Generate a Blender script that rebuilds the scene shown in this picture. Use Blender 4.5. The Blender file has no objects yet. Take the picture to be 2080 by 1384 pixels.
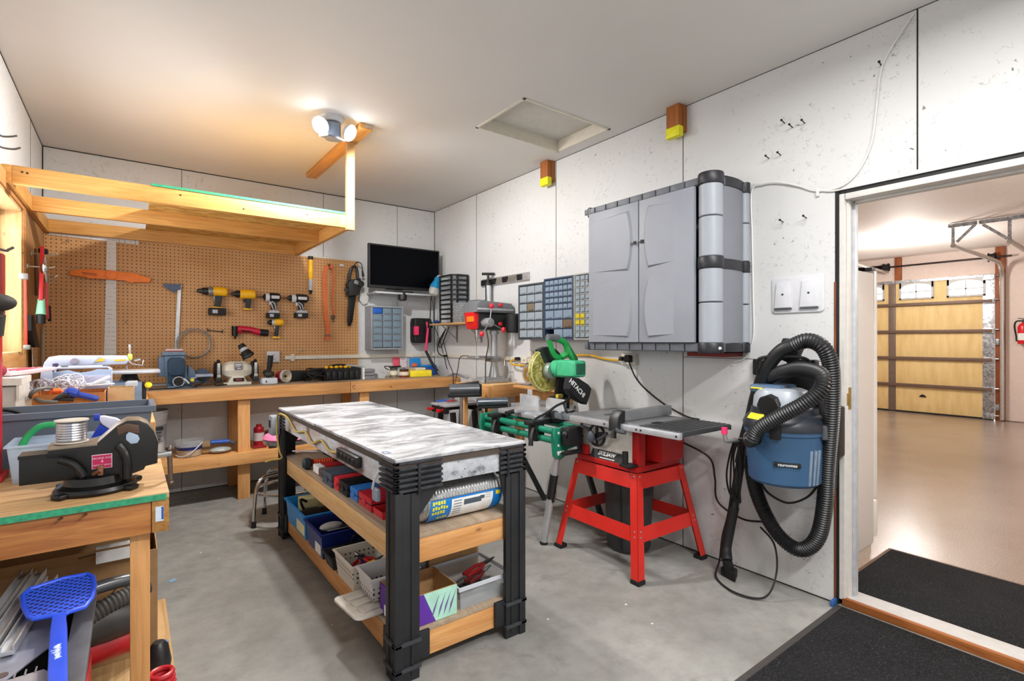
import bpy, bmesh, math, random
from mathutils import Vector, Matrix, Euler
random.seed(7)
C = bpy.context.scene.collection
ORG = {}
PI = math.pi
V = Vector

# ---------------------------------------------------------------- mesh builder
class MB:
    """Collects shapes into one bmesh; build() links it as ONE mesh object."""
    def __init__(self):
        self.bm = bmesh.new(); self.mi = 0
    def _fin(self, geom, smooth=None):
        for f in geom:
            if isinstance(f, bmesh.types.BMFace): f.material_index = self.mi
    def box(self, c, s, bev=0.0, rot=None, seg=2):
        r = bmesh.ops.create_cube(self.bm, size=1.0)
        vs = r['verts']
        m = Matrix.Translation(V(c))
        if rot is not None: m = m @ Euler(rot).to_matrix().to_4x4()
        m = m @ Matrix.Diagonal((s[0], s[1], s[2], 1))
        bmesh.ops.transform(self.bm, matrix=m, verts=vs)
        fs = {f for v in vs for f in v.link_faces}
        for f in fs: f.material_index = self.mi
        if bev > 0:
            es = list({e for v in vs for e in v.link_edges})
            b = min(bev, 0.45 * min(s))
            rr = bmesh.ops.bevel(self.bm, geom=es, offset=b, segments=seg, profile=0.6, affect='EDGES', clamp_overlap=True)
            for f in rr['faces']: f.material_index = self.mi
        return self
    def bb(self, lo, hi, bev=0.0, seg=2):
        lo2 = [min(lo[i], hi[i]) for i in range(3)]; hi2 = [max(lo[i], hi[i]) for i in range(3)]
        return self.box([(lo2[i] + hi2[i]) / 2 for i in range(3)], [hi2[i] - lo2[i] for i in range(3)], bev, None, seg)
    def bar(self, p0, p1, w, h, bev=0.0, up=(0, 0, 1)):
        """rectangular bar from p0 to p1, w sideways, h along up"""
        p0, p1 = V(p0), V(p1); d = p1 - p0; L = d.length
        x = d.normalized(); u = V(up)
        y = u.cross(x)
        if y.length < 1e-5: y = V((0, 1, 0)).cross(x)
        y.normalize(); z = x.cross(y)
        R = Matrix((x, y, z)).transposed()
        return self.box((p0 + p1) / 2, (L, w, h), bev, R.to_euler())
    def prism(self, pts, ax, a, b, bev=0.0):
        """polygon pts (2D, in the other two axes in xyz order) extruded along axis ax from a to b"""
        i = 'xyz'.index(ax); o = [k for k in range(3) if k != i]
        def P(p, d):
            q = [0, 0, 0]; q[i] = d; q[o[0]] = p[0]; q[o[1]] = p[1]; return q
        A = [self.bm.verts.new(P(p, a)) for p in pts]; B = [self.bm.verts.new(P(p, b)) for p in pts]
        n = len(pts); fs = []
        fs.append(self.bm.faces.new(A)); fs.append(self.bm.faces.new(list(reversed(B))))
        for k in range(n):
            fs.append(self.bm.faces.new((A[k], B[k], B[(k + 1) % n], A[(k + 1) % n])))
        for f in fs: f.material_index = self.mi
        bmesh.ops.recalc_face_normals(self.bm, faces=fs)
        if bev > 0:
            es = list({e for f in fs[:2] for e in f.edges})
            rr = bmesh.ops.bevel(self.bm, geom=es, offset=bev, segments=2, profile=0.6, affect='EDGES', clamp_overlap=True)
            for f in rr['faces']: f.material_index = self.mi
        return self
    def _frame(self, d, prev=None):
        d = d.normalized()
        if prev is None:
            a = V((0, 0, 1)) if abs(d.z) < 0.9 else V((1, 0, 0))
            u = a.cross(d).normalized()
        else:
            u = prev - d * prev.dot(d)
            u = u.normalized() if u.length > 1e-6 else d.orthogonal().normalized()
        return u, d.cross(u)
    def tube(self, pts, r, seg=8, closed=False, caps=True, flat=1.0):
        pts = [V(p) for p in pts]; n = len(pts); rings = []; u = None
        for k in range(n):
            if closed: d = pts[(k + 1) % n] - pts[k - 1]
            elif k == 0: d = pts[1] - pts[0]
            elif k == n - 1: d = pts[-1] - pts[-2]
            else: d = pts[k + 1] - pts[k - 1]
            if d.length < 1e-9: d = V((0, 0, 1))
            u, v = self._frame(d, u)
            rr = r[k] if isinstance(r, (list, tuple)) else r
            rings.append([self.bm.verts.new(pts[k] + u * (rr * math.cos(2 * PI * j / seg)) + v * (rr * flat * math.sin(2 * PI * j / seg))) for j in range(seg)])
        fs = []
        for k in range(n if closed else n - 1):
            a, b = rings[k], rings[(k + 1) % n]
            for j in range(seg):
                fs.append(self.bm.faces.new((a[j], a[(j + 1) % seg], b[(j + 1) % seg], b[j])))
        if caps and not closed:
            fs.append(self.bm.faces.new(list(reversed(rings[0])))); fs.append(self.bm.faces.new(rings[-1]))
        for f in fs: f.material_index = self.mi
        return self
    def cyl(self, p0, p1, r, r2=None, seg=20, caps=True):
        return self.tube([p0, p1], [r, r if r2 is None else r2], seg, False, caps)
    def lathe(self, prof, c=(0, 0, 0), axis=(0, 0, 1), seg=24, closed=False):
        """prof: list of (radius, height along axis)"""
        ax = V(axis).normalized(); u, v = self._frame(ax); c = V(c); rings = []
        for r, h in prof:
            if r < 1e-6: rings.append([self.bm.verts.new(c + ax * h)])
            else: rings.append([self.bm.verts.new(c + ax * h + u * (r * math.cos(2 * PI * j / seg)) + v * (r * math.sin(2 * PI * j / seg))) for j in range(seg)])
        fs = []
        for k in range(len(rings) - 1 + (1 if closed else 0)):
            a, b = rings[k], rings[(k + 1) % len(rings)]
            for j in range(seg):
                j2 = (j + 1) % seg
                if len(a) == 1 and len(b) == 1: continue
                if len(a) == 1: fs.append(self.bm.faces.new((a[0], b[j2], b[j])))
                elif len(b) == 1: fs.append(self.bm.faces.new((a[j], a[j2], b[0])))
                else: fs.append(self.bm.faces.new((a[j], a[j2], b[j2], b[j])))
        for f in fs: f.material_index = self.mi
        bmesh.ops.recalc_face_normals(self.bm, faces=fs)
        return self
    def sph(self, c, r, sc=(1, 1, 1), u=16, v=10, rot=None):
        g = bmesh.ops.create_uvsphere(self.bm, u_segments=u, v_segments=v, radius=r)
        m = Matrix.Translation(V(c))
        if rot is not None: m = m @ Euler(rot).to_matrix().to_4x4()
        m = m @ Matrix.Diagonal((sc[0], sc[1], sc[2], 1))
        bmesh.ops.transform(self.bm, matrix=m, verts=g['verts'])
        for f in {f for q in g['verts'] for f in q.link_faces}: f.material_index = self.mi
        return self
    def quad(self, a, b, c, d):
        f = self.bm.faces.new([self.bm.verts.new(V(p)) for p in (a, b, c, d)]); f.material_index = self.mi
        return self
    def tray(self, lo, hi, t=0.004, taper=0.0, lip=0.0, liph=0.006, bot=None):
        """open-top bin: outer box lo..hi, wall t, bottom shrunk by taper, outward lip"""
        x0, y0, z0 = lo; x1, y1, z1 = hi
        def ring(i, z, g):
            return [(x0 + g, y0 + g, z), (x1 - g, y0 + g, z), (x1 - g, y1 - g, z), (x0 + g, y1 - g, z)]
        R = [ring(0, z0, taper), ring(0, z1 - liph, 0)]
        if lip: R += [ring(0, z1 - liph, -lip), ring(0, z1, -lip)]
        else: R += [ring(0, z1, 0)]
        R += [ring(0, z1, t), ring(0, z0 + t, taper + t)]
        vs = [[self.bm.verts.new(p) for p in q] for q in R]; fs = []
        fs.append(self.bm.faces.new(list(reversed(vs[0]))))
        for a, b in zip(vs, vs[1:]):
            for j in range(4): fs.append(self.bm.faces.new((a[j], a[(j + 1) % 4], b[(j + 1) % 4], b[j])))
        fs.append(self.bm.faces.new(vs[-1]))
        for f in fs: f.material_index = self.mi
        return self
    def text(self, s, size, origin, right, up, depth=0.0006, align='CENTER', bold=0.0, shear=0.0):
        cu = bpy.data.curves.new('t', 'FONT'); cu.body = s; cu.size = size; cu.align_x = align; cu.align_y = 'CENTER'
        cu.extrude = depth; cu.resolution_u = 3; cu.shear = shear; cu.offset = bold
        o = bpy.data.objects.new('t', cu); C.objects.link(o)
        dg = bpy.context.evaluated_depsgraph_get(); dg.update()
        me = bpy.data.meshes.new_from_object(o.evaluated_get(dg))
        x = V(right).normalized(); y = V(up).normalized(); z = x.cross(y)
        M4 = Matrix((x, y, z)).transposed().to_4x4(); M4.translation = V(origin)
        me.transform(M4)
        n0 = len(self.bm.faces)
        self.bm.from_mesh(me); self.bm.faces.ensure_lookup_table()
        for f in self.bm.faces[n0:]: f.material_index = self.mi
        bpy.data.objects.remove(o); bpy.data.curves.remove(cu); bpy.data.meshes.remove(me)
        return self
    def xf(self, m):
        bmesh.ops.transform(self.bm, matrix=m, verts=self.bm.verts); return self
    def place(self, loc=(0, 0, 0), rot=(0, 0, 0), sc=1.0):
        return self.xf(Matrix.Translation(V(loc)) @ Euler(rot).to_matrix().to_4x4() @ Matrix.Scale(sc, 4))
    def m(self, i): self.mi = i; return self
    def build(self, name, mat, parent=None, angle=35, label=None):
        me = bpy.data.meshes.new(name)
        co = [v.co.copy() for v in self.bm.verts]
        if parent is not None: off = ORG[parent.name]
        else:
            lo = V((min(c[i] for c in co) for i in range(3))); hi = V((max(c[i] for c in co) for i in range(3)))
            off = V(((lo.x + hi.x) / 2, (lo.y + hi.y) / 2, lo.z))
        self.bm.to_mesh(me); self.bm.free()
        me.transform(Matrix.Translation(-off))
        for mm in (mat if isinstance(mat, (list, tuple)) else [mat]): me.materials.append(mm)
        me.polygons.foreach_set('use_smooth', [True] * len(me.polygons))
        me.set_sharp_from_angle(angle=math.radians(angle))
        o = bpy.data.objects.new(name, me); C.objects.link(o)
        if parent is not None: o.parent = parent
        else: o.location = off
        ORG[o.name] = off
        if label: o['label'] = label
        return o

def tag(o, label, cat, group=None, kind=None):
    o['label'] = label; o['category'] = cat
    if group: o['group'] = group
    if kind: o['kind'] = kind
    return o
def thing(name, label, cat, loc=(0, 0, 0), group=None):
    o = bpy.data.objects.new(name, None); C.objects.link(o); o.empty_display_size = 0.05
    o.location = loc; ORG[o.name] = V(loc)
    return tag(o, label, cat, group)
def struct(name, mb, mat, parent=None, angle=35):
    o = mb.build(name, mat, parent, angle)
    if parent is None: o['kind'] = 'structure'
    return o
def dup(root, loc=None, rot=None, label=None, group=None):
    r = root.copy(); C.objects.link(r)
    if loc is not None: r.location = loc
    if rot is not None: r.rotation_euler = rot
    if label: r['label'] = label
    if group: r['group'] = group
    for ch in list(root.children):
        c = ch.copy(); C.objects.link(c); c.parent = r
        for g in list(ch.children):
            d = g.copy(); C.objects.link(d); d.parent = c
    return r
def spline(pts, n=8, closed=False):
    """Catmull-Rom through pts"""
    P = [V(p) for p in pts]; out = []; N = len(P)
    for i in range(N if closed else N - 1):
        if closed: p0, p1, p2, p3 = P[i - 1], P[i], P[(i + 1) % N], P[(i + 2) % N]
        else: p0, p1, p2, p3 = P[max(i - 1, 0)], P[i], P[i + 1], P[min(i + 2, N - 1)]
        for k in range(n):
            t = k / n
            out.append(0.5 * ((2 * p1) + (p2 - p0) * t + (2 * p0 - 5 * p1 + 4 * p2 - p3) * t * t + (3 * p1 - p0 - 3 * p2 + p3) * t ** 3))
    if not closed: out.append(P[-1])
    return out
def circ(c, r, n=24, ax='y', a0=0.0, a1=2 * PI):
    out = []
    full = abs(a1 - a0 - 2 * PI) < 1e-6
    for k in range(n if full else n + 1):
        a = a0 + (a1 - a0) * k / n; x, y = r * math.cos(a), r * math.sin(a)
        out.append({'x': (c[0], c[1] + x, c[2] + y), 'y': (c[0] + x, c[1], c[2] + y), 'z': (c[0] + x, c[1] + y, c[2])}[ax])
    return out
def rrect(x0, y0, x1, y1, r, n=5):
    out = []
    for cx, cy, a in ((x1 - r, y1 - r, 0), (x0 + r, y1 - r, PI / 2), (x0 + r, y0 + r, PI), (x1 - r, y0 + r, 1.5 * PI)):
        for k in range(n + 1):
            t = a + PI / 2 * k / n; out.append((cx + r * math.cos(t), cy + r * math.sin(t)))
    return out
# ---------------------------------------------------------------- materials
def lin(c):
    if isinstance(c, str):
        c = [int(c[i:i + 2], 16) / 255 for i in (1, 3, 5)]
    return tuple((x / 12.92 if x <= 0.04045 else ((x + 0.055) / 1.055) ** 2.4) for x in c) + (1.0,)
class NT:
    def __init__(self, name):
        self.m = bpy.data.materials.new(name); self.m.use_nodes = True
        self.t = self.m.node_tree; self.b = self.t.nodes['Principled BSDF']
    def n(self, typ, **kw):
        o = self.t.nodes.new(typ)
        for k, v in kw.items():
            if hasattr(o, k) and k not in ('Scale',): setattr(o, k, v)
        return o
    def link(self, a, b): self.t.links.new(a, b)
    def set(self, **kw):
        for k, v in kw.items(): self.b.inputs[k.replace('_', ' ')].default_value = v
        return self
    def coord(self, scale=(1, 1, 1), src='Object', loc=(0, 0, 0)):
        tc = self.n('ShaderNodeTexCoord'); mp = self.n('ShaderNodeMapping')
        mp.inputs['Scale'].default_value = scale; mp.inputs['Location'].default_value = loc
        self.link(tc.outputs[src], mp.inputs['Vector']); return mp.outputs['Vector']
    def geo(self, scale=(1, 1, 1)):
        g = self.n('ShaderNodeNewGeometry'); mp = self.n('ShaderNodeMapping')
        mp.inputs['Scale'].default_value = scale
        self.link(g.outputs['Position'], mp.inputs['Vector']); return mp.outputs['Vector']
    def noise(self, vec, scale, detail=4, rough=0.55, dist=0.0):
        o = self.n('ShaderNodeTexNoise'); o.inputs['Scale'].default_value = scale; o.inputs['Detail'].default_value = detail
        o.inputs['Roughness'].default_value = rough; o.inputs['Distortion'].default_value = dist
        self.link(vec, o.inputs['Vector']); return o.outputs['Fac']
    def ramp(self, fac, stops, interp='LINEAR'):
        o = self.n('ShaderNodeValToRGB'); cr = o.color_ramp; cr.interpolation = interp
        while len(cr.elements) < len(stops): cr.elements.new(0.5)
        for e, (p, c) in zip(cr.elements, stops): e.position = p; e.color = c if len(c) == 4 else tuple(c) + (1,)
        self.link(fac, o.inputs['Fac']); return o.outputs['Color']
    def mix(self, fac, a, b, mode='MIX'):
        o = self.n('ShaderNodeMix', data_type='RGBA', blend_type=mode)
        for s, v in ((o.inputs[0], fac), (o.inputs[6], a), (o.inputs[7], b)):
            if isinstance(v, (int, float)): s.default_value = v
            elif isinstance(v, tuple): s.default_value = v
            else: self.link(v, s)
        return o.outputs[2]
    def math(self, op, a, b=None):
        o = self.n('ShaderNodeMath', operation=op)
        for s, v in ((o.inputs[0], a), (o.inputs[1], b)):
            if v is None: continue
            if isinstance(v, (int, float)): s.default_value = v
            else: self.link(v, s)
        return o.outputs[0]
    def col(self, c): self.link(c, self.b.inputs['Base Color']); return self
    def bump(self, h, strength=0.2, dist=0.01):
        o = self.n('ShaderNodeBump'); o.inputs['Strength'].default_value = strength; o.inputs['Distance'].default_value = dist
        self.link(h, o.inputs['Height']); self.link(o.outputs['Normal'], self.b.inputs['Normal']); return self
_P = {}
def P(name, c, rough=0.5, metal=0.0, var=0.10, sc=25.0, coat=0.0):
    """plain coloured material with a little uneven wear"""
    if name in _P: return _P[name]
    k = NT(name); k.set(Roughness=rough, Metallic=metal)
    v = k.geo(); f = k.noise(v, sc, 5)
    L = lin(c)
    lo = tuple(x * (1 - var) for x in L[:3]) + (1,); hi = tuple(min(1, x * (1 + var) + 0.004 * var) for x in L[:3]) + (1,)
    k.col(k.ramp(f, [(0.3, lo), (0.7, hi)]))
    if coat: k.set(Coat_Weight=coat)
    _P[name] = k.m; return k.m
def WOOD(name, c1, c2, ax='x', knots=True, rough=0.6, grain=1.0):
    if name + ax in _P: return _P[name + ax]
    k = NT(name + '_' + ax); k.set(Roughness=rough)
    s = [9.0, 9.0, 9.0]; s['xyz'.index(ax)] = 0.7
    v = k.geo(tuple(s))
    f = k.noise(v, 3.0 * grain, 6, 0.6, 1.2)
    s2 = [60.0, 60.0, 60.0]; s2['xyz'.index(ax)] = 2.5
    f2 = k.noise(k.geo(tuple(s2)), 2.0, 3)
    a, b = lin(c1), lin(c2)
    base = k.ramp(f, [(0.30, a), (0.5, tuple((a[i] + b[i]) / 2 for i in range(4))), (0.68, b)])
    dk = tuple(x * 0.62 for x in b[:3]) + (1,)
    base = k.mix(k.math('MULTIPLY', k.ramp(f2, [(0.45, (0, 0, 0, 1)), (0.75, (1, 1, 1, 1))]), 0.35), base, dk)
    if knots:
        s3 = [3.2, 3.2, 3.2]; s3['xyz'.index(ax)] = 1.5
        w = k.n('ShaderNodeTexVoronoi'); w.inputs['Scale'].default_value = 2.2; k.link(k.geo(tuple(s3)), w.inputs['Vector'])
        kn = k.ramp(w.outputs['Distance'], [(0.02, (1, 1, 1, 1)), (0.075, (0, 0, 0, 1))])
        base = k.mix(k.math('MULTIPLY', kn, 0.7), base, lin('#5a2c10'))
    k.col(base).bump(f2, 0.15, 0.004)
    _P[name + ax] = k.m; return k.m
def mat_osb(name, base='#dcdcda'):
    """white painted strand board wall: chip lines, nail specks, faint low patches"""
    k = NT(name); k.set(Roughness=0.62)
    v = k.geo()
    big = k.noise(v, 0.9, 3)
    c = k.ramp(big, [(0.3, lin('#cbcbca')), (0.7, lin('#d4d5d6'))])
    fib = k.n('ShaderNodeTexVoronoi'); fib.inputs['Scale'].default_value = 34
    wob = k.n('ShaderNodeVectorMath', operation='ADD'); nz = k.n('ShaderNodeTexNoise'); nz.inputs['Scale'].default_value = 6; k.link(v, nz.inputs['Vector'])
    sc_ = k.n('ShaderNodeVectorMath', operation='SCALE'); sc_.inputs['Scale'].default_value = 0.25; k.link(nz.outputs['Color'], sc_.inputs[0])
    k.link(v, wob.inputs[0]); k.link(sc_.outputs[0], wob.inputs[1])
    fib.feature = 'DISTANCE_TO_EDGE'; k.link(wob.outputs[0], fib.inputs['Vector'])
    patch = k.ramp(k.noise(v, 3.2, 5, 0.7), [(0.44, (0, 0, 0, 1)), (0.60, (1, 1, 1, 1))])
    edge = k.ramp(fib.outputs['Distance'], [(0.0, (1, 1, 1, 1)), (0.03, (0, 0, 0, 1))])
    gate = k.ramp(k.noise(v, 26, 2), [(0.53, (0, 0, 0, 1)), (0.58, (1, 1, 1, 1))])
    mk = k.math('MULTIPLY', k.math('MULTIPLY', edge, patch), k.math('MULTIPLY', gate, 0.85))
    c = k.mix(mk, c, lin('#4a453f'))
    vo = k.n('ShaderNodeTexVoronoi'); vo.inputs['Scale'].default_value = 12.0; k.link(wob.outputs[0], vo.inputs['Vector'])
    sp = k.ramp(vo.outputs['Distance'], [(0.05, (1, 1, 1, 1)), (0.09, (0, 0, 0, 1))])
    sel = k.ramp(vo.outputs['Color'], [(0.56, (0, 0, 0, 1)), (0.60, (1, 1, 1, 1))])
    c = k.mix(k.math('MULTIPLY', sp, k.math('MULTIPLY', sel, 0.8)), c, lin('#3a3734'))
    # patchy grey-brown tone, stronger towards the floor
    xyz = k.n('ShaderNodeSeparateXYZ'); k.link(v, xyz.inputs[0])
    low = k.ramp(xyz.outputs['Z'], [(0.0, (1, 1, 1, 1)), (0.25, (0, 0, 0, 1))])
    st = k.ramp(k.noise(k.geo((5, 5, 1.0)), 3.0, 5), [(0.5, (0, 0, 0, 1)), (0.75, (1, 1, 1, 1))])
    c = k.mix(k.math('MULTIPLY', low, k.math('MULTIPLY', st, 0.45)), c, lin('#9a9389'))
    k.col(c).bump(k.noise(v, 45, 4), 0.12, 0.004)
    return k.m
def mat_concrete():
    k = NT('shop_concrete'); k.set(Roughness=0.5)
    v = k.geo()
    a = k.noise(v, 1.3, 8, 0.62); b = k.noise(v, 9.0, 6, 0.65)
    c = k.ramp(a, [(0.28, lin('#74736f')), (0.5, lin('#8c8b87')), (0.72, lin('#9c9b97'))])
    c = k.mix(k.ramp(b, [(0.42, (0, 0, 0, 1)), (0.72, (0.55, 0.55, 0.55, 1))]), c, lin('#696864'))
    d = k.noise(v, 2.6, 6, 0.7, 0.6)
    c = k.mix(k.ramp(d, [(0.60, (0, 0, 0, 1)), (0.72, (0.6, 0.6, 0.6, 1))]), c, lin('#514f4b'))
    vo = k.n('ShaderNodeTexVoronoi'); vo.inputs['Scale'].default_value = 7; k.link(v, vo.inputs['Vector'])
    sp = k.ramp(vo.outputs['Distance'], [(0.035, (1, 1, 1, 1)), (0.06, (0, 0, 0, 1))])
    c = k.mix(k.math('MULTIPLY', sp, k.ramp(vo.outputs['Color'], [(0.6, (0, 0, 0, 1)), (0.65, (1, 1, 1, 1))])), c, lin('#dcdad4'))
    rs = k.ramp(k.noise(v, 1.9, 5, 0.6), [(0.68, (0, 0, 0, 1)), (0.8, (0.4, 0.4, 0.4, 1))])
    c = k.mix(rs, c, lin('#a68a62'))
    k.col(c)
    k.link(k.ramp(b, [(0.3, (0.38,) * 3), (0.7, (0.62,) * 3)]), k.b.inputs['Roughness'])
    k.bump(b, 0.12, 0.006)
    return k.m
def mat_peg():
    k = NT('pegboard_hardboard'); k.set(Roughness=0.5)
    g = k.n('ShaderNodeNewGeometry'); xyz = k.n('ShaderNodeSeparateXYZ'); k.link(g.outputs['Position'], xyz.inputs[0])
    def cell(ch):
        return k.math('SUBTRACT', k.math('FRACT', k.math('DIVIDE', xyz.outputs[ch], 0.0295)), 0.5)
    a, b = cell('X'), cell('Z')
    d = k.math('SQRT', k.math('ADD', k.math('MULTIPLY', a, a), k.math('MULTIPLY', b, b)))
    hole = k.ramp(d, [(0.13, (1, 1, 1, 1)), (0.17, (0, 0, 0, 1))])
    f = k.noise(k.geo(), 4, 5)
    c = k.ramp(f, [(0.3, lin('#be8b54')), (0.7, lin('#cb9a64'))])
    c = k.mix(hole, c, lin('#24140a'))
    k.col(c).bump(k.math('SUBTRACT', 1.0, hole), 0.4, 0.003)
    return k.m
def mat_carpet(name, a='#141415', b='#4e4e51'):
    k = NT(name); k.set(Roughness=0.95, Specular_IOR_Level=0.15)
    v = k.geo((1, 1, 1)); f = k.noise(k.geo((40, 75, 60)), 2.2, 5, 0.8, .6)
    g = k.noise(v, 2.5, 4)
    c = k.ramp(f, [(0.40, lin(a)), (0.58, lin('#2b2b2d')), (0.65, lin(b)), (0.71, lin('#8c8c90'))])
    c = k.mix(k.ramp(g, [(0.4, (0, 0, 0, 1)), (0.75, (0.35, 0.35, 0.35, 1))]), c, lin('#39393b'))
    k.col(c).bump(f, 0.8, 0.01)
    return k.m
def mat_epoxy():
    k = NT('garage_epoxy_floor'); k.set(Roughness=0.2)
    v = k.geo(); f = k.noise(v, 1.0, 5); s = k.noise(v, 160, 2)
    c = k.ramp(f, [(0.3, lin('#8d7a6a')), (0.7, lin('#a08f82'))])
    c = k.mix(k.ramp(s, [(0.55, (0, 0, 0, 1)), (0.7, (0.5, 0.5, 0.5, 1))]), c, lin('#ddd2c8'))
    k.col(c).bump(s, 0.25, 0.003)
    return k.m
def mat_benchtop():
    """metal sheet bench top, smeared with white and black spray paint"""
    k = NT('paint_smeared_sheet'); k.set(Roughness=0.5, Metallic=0.0)
    a = k.noise(k.geo((1.6, 2.6, 3.0)), 2.0, 8, 0.68, 1.0)
    b = k.noise(k.geo((1.2, 8.0, 4.0)), 1.5, 6, 0.62, .4)
    c = k.ramp(a, [(0.34, lin('#58585a')), (0.45, lin('#8e8f92')), (0.56, lin('#b4b5b9')), (0.75, lin('#d2d3d7'))])
    c = k.mix(k.ramp(b, [(0.56, (0, 0, 0, 1)), (0.72, (0.7, 0.7, 0.7, 1))]), c, lin('#4a4a4d'))
    k.col(c).bump(a, 0.1, 0.003)
    return k.m
def mat_clear(name, c='#eef2f4', alpha=0.35, rough=0.15):
    k = NT(name); k.set(Roughness=rough, Base_Color=lin(c))
    k.set(Alpha=alpha); return k.m
def mat_emit(name, c, s):
    k = NT(name); k.set(Base_Color=lin(c), Emission_Color=lin(c), Emission_Strength=s); return k.m
def mat_glitter():
    k = NT('grit_sheet'); k.set(Roughness=0.35)
    f = k.noise(k.geo(), 140, 3, 0.8)
    k.col(k.ramp(f, [(0.38, lin('#3b3e41')), (0.52, lin('#84888b')), (0.66, lin('#d5d8da'))])); return k.m
def mat_garagedoor():
    k = NT('cream_foam_panel'); k.set(Roughness=0.6)
    f = k.noise(k.geo((1, 6, 1.2)), 2.2, 6)
    k.col(k.ramp(f, [(0.3, lin('#d9b878')), (0.7, lin('#e8cc90'))])); return k.m
def mat_galv(name='galvanised_steel'):
    k = NT(name); k.set(Roughness=0.38, Metallic=0.85)
    v = k.n('ShaderNodeTexVoronoi'); v.inputs['Scale'].default_value = 45; k.link(k.geo(), v.inputs['Vector'])
    k.col(k.ramp(v.outputs['Color'], [(0.2, lin('#8d8f92')), (0.8, lin('#c9cbce'))])); return k.m

OSB = mat_osb('white_painted_strand_board'); CONC = mat_concrete(); PEG = mat_peg()
def CEILM():
    k = NT('ceiling_paint'); k.set(Roughness=0.7)
    k.col(k.ramp(k.noise(k.geo(), 0.8, 4), [(0.3, lin('#d3d1cd')), (0.7, lin('#dbd9d5'))])).bump(k.noise(k.geo(), 60, 3), 0.05, 0.003)
    return k.m
CEIL = CEILM()
PX = WOOD('pine', '#dca66a', '#c2864a', 'x'); PY = WOOD('pine', '#dca66a', '#c2864a', 'y'); PZ = WOOD('pine', '#dca66a', '#c2864a', 'z')
LX = WOOD('light_pine', '#e3c08c', '#cfa066', 'x'); LY = WOOD('light_pine', '#e3c08c', '#cfa066', 'y'); LZ = WOOD('light_pine', '#e3c08c', '#cfa066', 'z')
BWY = WOOD('worn_bench_board', '#b4a08a', '#96816a', 'y'); BWX = WOOD('worn_bench_board', '#b4a08a', '#96816a', 'x')
PLYX = WOOD('plywood', '#cfa873', '#b98d55', 'x', False); PLYY = WOOD('plywood', '#cfa873', '#b98d55', 'y', False)
BLACK = P('black_plastic', '#17181a', 0.45); DBLACK = P('matt_black', '#0d0d0e', 0.6); BLKMET = P('black_enamel', '#141416', 0.3, 0.3)
RUB = P('black_rubber', '#1b1b1c', 0.7); DKGREY = P('dark_grey_plastic', '#3c3f44', 0.5); GREY = P('grey_plastic', '#8b8e94', 0.45)
LGREY = P('light_grey_plastic', '#b4b7bc', 0.45); WHITE = P('white_plastic', '#cfd0d4', 0.4, var=0.04); OFFW = P('off_white_paint', '#d6d0c2', 0.5, var=0.05)
STEEL = P('bare_steel', '#a9abae', 0.32, 0.9); CHROME = P('chrome', '#d5d6d8', 0.12, 1.0, 0.02); ALU = P('brushed_aluminium', '#c3c5c8', 0.38, 0.7)
GALV = mat_galv(); RED = P('red_plastic', '#c0181c', 0.4); REDM = P('red_enamel', '#cf2a22', 0.35, 0.0, 0.05); DRED = P('dark_red_paint', '#8c1218', 0.4)
YEL = P('yellow_plastic', '#f0b515', 0.4); LEMON = P('lemon_yellow', '#f2dd2c', 0.5); BLUE = P('blue_plastic', '#1656b0', 0.4)
NAVY = P('navy_plastic', '#12256e', 0.4); SKY = P('bright_blue', '#1f86d0', 0.4); ORG_ = P('orange_plastic', '#ef7a18', 0.45)
GREEN = P('green_enamel', '#19795f', 0.35); LGREEN = P('saw_green', '#1fa04d', 0.4); TEAL = P('mint_green_motor', '#3fae7e', 0.4)
CARD = P('cardboard', '#b08a5e', 0.8); CARD2 = P('pale_cardboard', '#c4a277', 0.8); CREAM = P('cream_enamel', '#dcd8c8', 0.35, var=0.05)
SLATE = P('blue_grey_enamel', '#5d7690', 0.4); SLATED = P('deep_blue_belt', '#1d3a52', 0.6); PINK = P('hot_pink', '#e8306a', 0.5); PAPER = P('white_paper', '#e6e6e4', 0.7)
CLEAR = mat_clear('clear_plastic', '#c8d0d6', 0.24); CLEAR2 = mat_clear('frosted_plastic', '#cfd4d8', 0.5, 0.3); FILM = mat_clear('plastic_film', '#d0d2d4', 0.07, 0.06)
GLASSW = mat_clear('window_glass', '#ffffff', 0.08, 0.02)
# ---------------------------------------------------------------- the room
XL, XR, YB, YN, ZC = -0.54, 2.845, 5.3, -2.2, 2.825
XG0, XG1, YG0, YG1, ZG = 2.965, 11.54, -3.2, 5.6, 2.88
DY0, DY1, DZ = 0.02, 1.078, 2.078           # rough door opening in the wall to the garage
HX0, HX1, HY0, HY1 = 1.945, 2.724, 2.468, 3.02   # hatch hole
struct('floor', MB().bb((XL - .1, YN - .1, -0.1), (XR + .06, YB + .1, 0)), CONC)
m = MB()
m.bb((XL - .1, YN - .1, ZC), (HX0, YB + .1, ZC + .1)); m.bb((HX1, YN - .1, ZC), (XR + .02, YB + .1, ZC + .1))
m.bb((HX0, YN - .1, ZC), (HX1, HY0, ZC + .1)); m.bb((HX0, HY1, ZC), (HX1, YB + .1, ZC + .1))
struct('ceiling', m, CEIL)
struct('wall_back', MB().bb((XL - .1, YB, 0), (XR + .12, YB + .1, ZC + .1)), OSB)
struct('wall_near', MB().bb((XL - .1, YN - .1, 0), (XR + .12, YN, ZC + .1)), OSB)
WY0, WY1, WZ0, WZ1 = 2.75, 4.31, 1.24, 2.13   # window hole
m = MB()
m.bb((XL - .14, YN, 0), (XL, WY0, ZC + .1)); m.bb((XL - .14, WY1, 0), (XL, YB, ZC + .1))
m.bb((XL - .14, WY0, 0), (XL, WY1, WZ0)); m.bb((XL - .14, WY0, WZ1), (XL, WY1, ZC + .1))
struct('wall_left', m, OSB)
m = MB()
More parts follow.
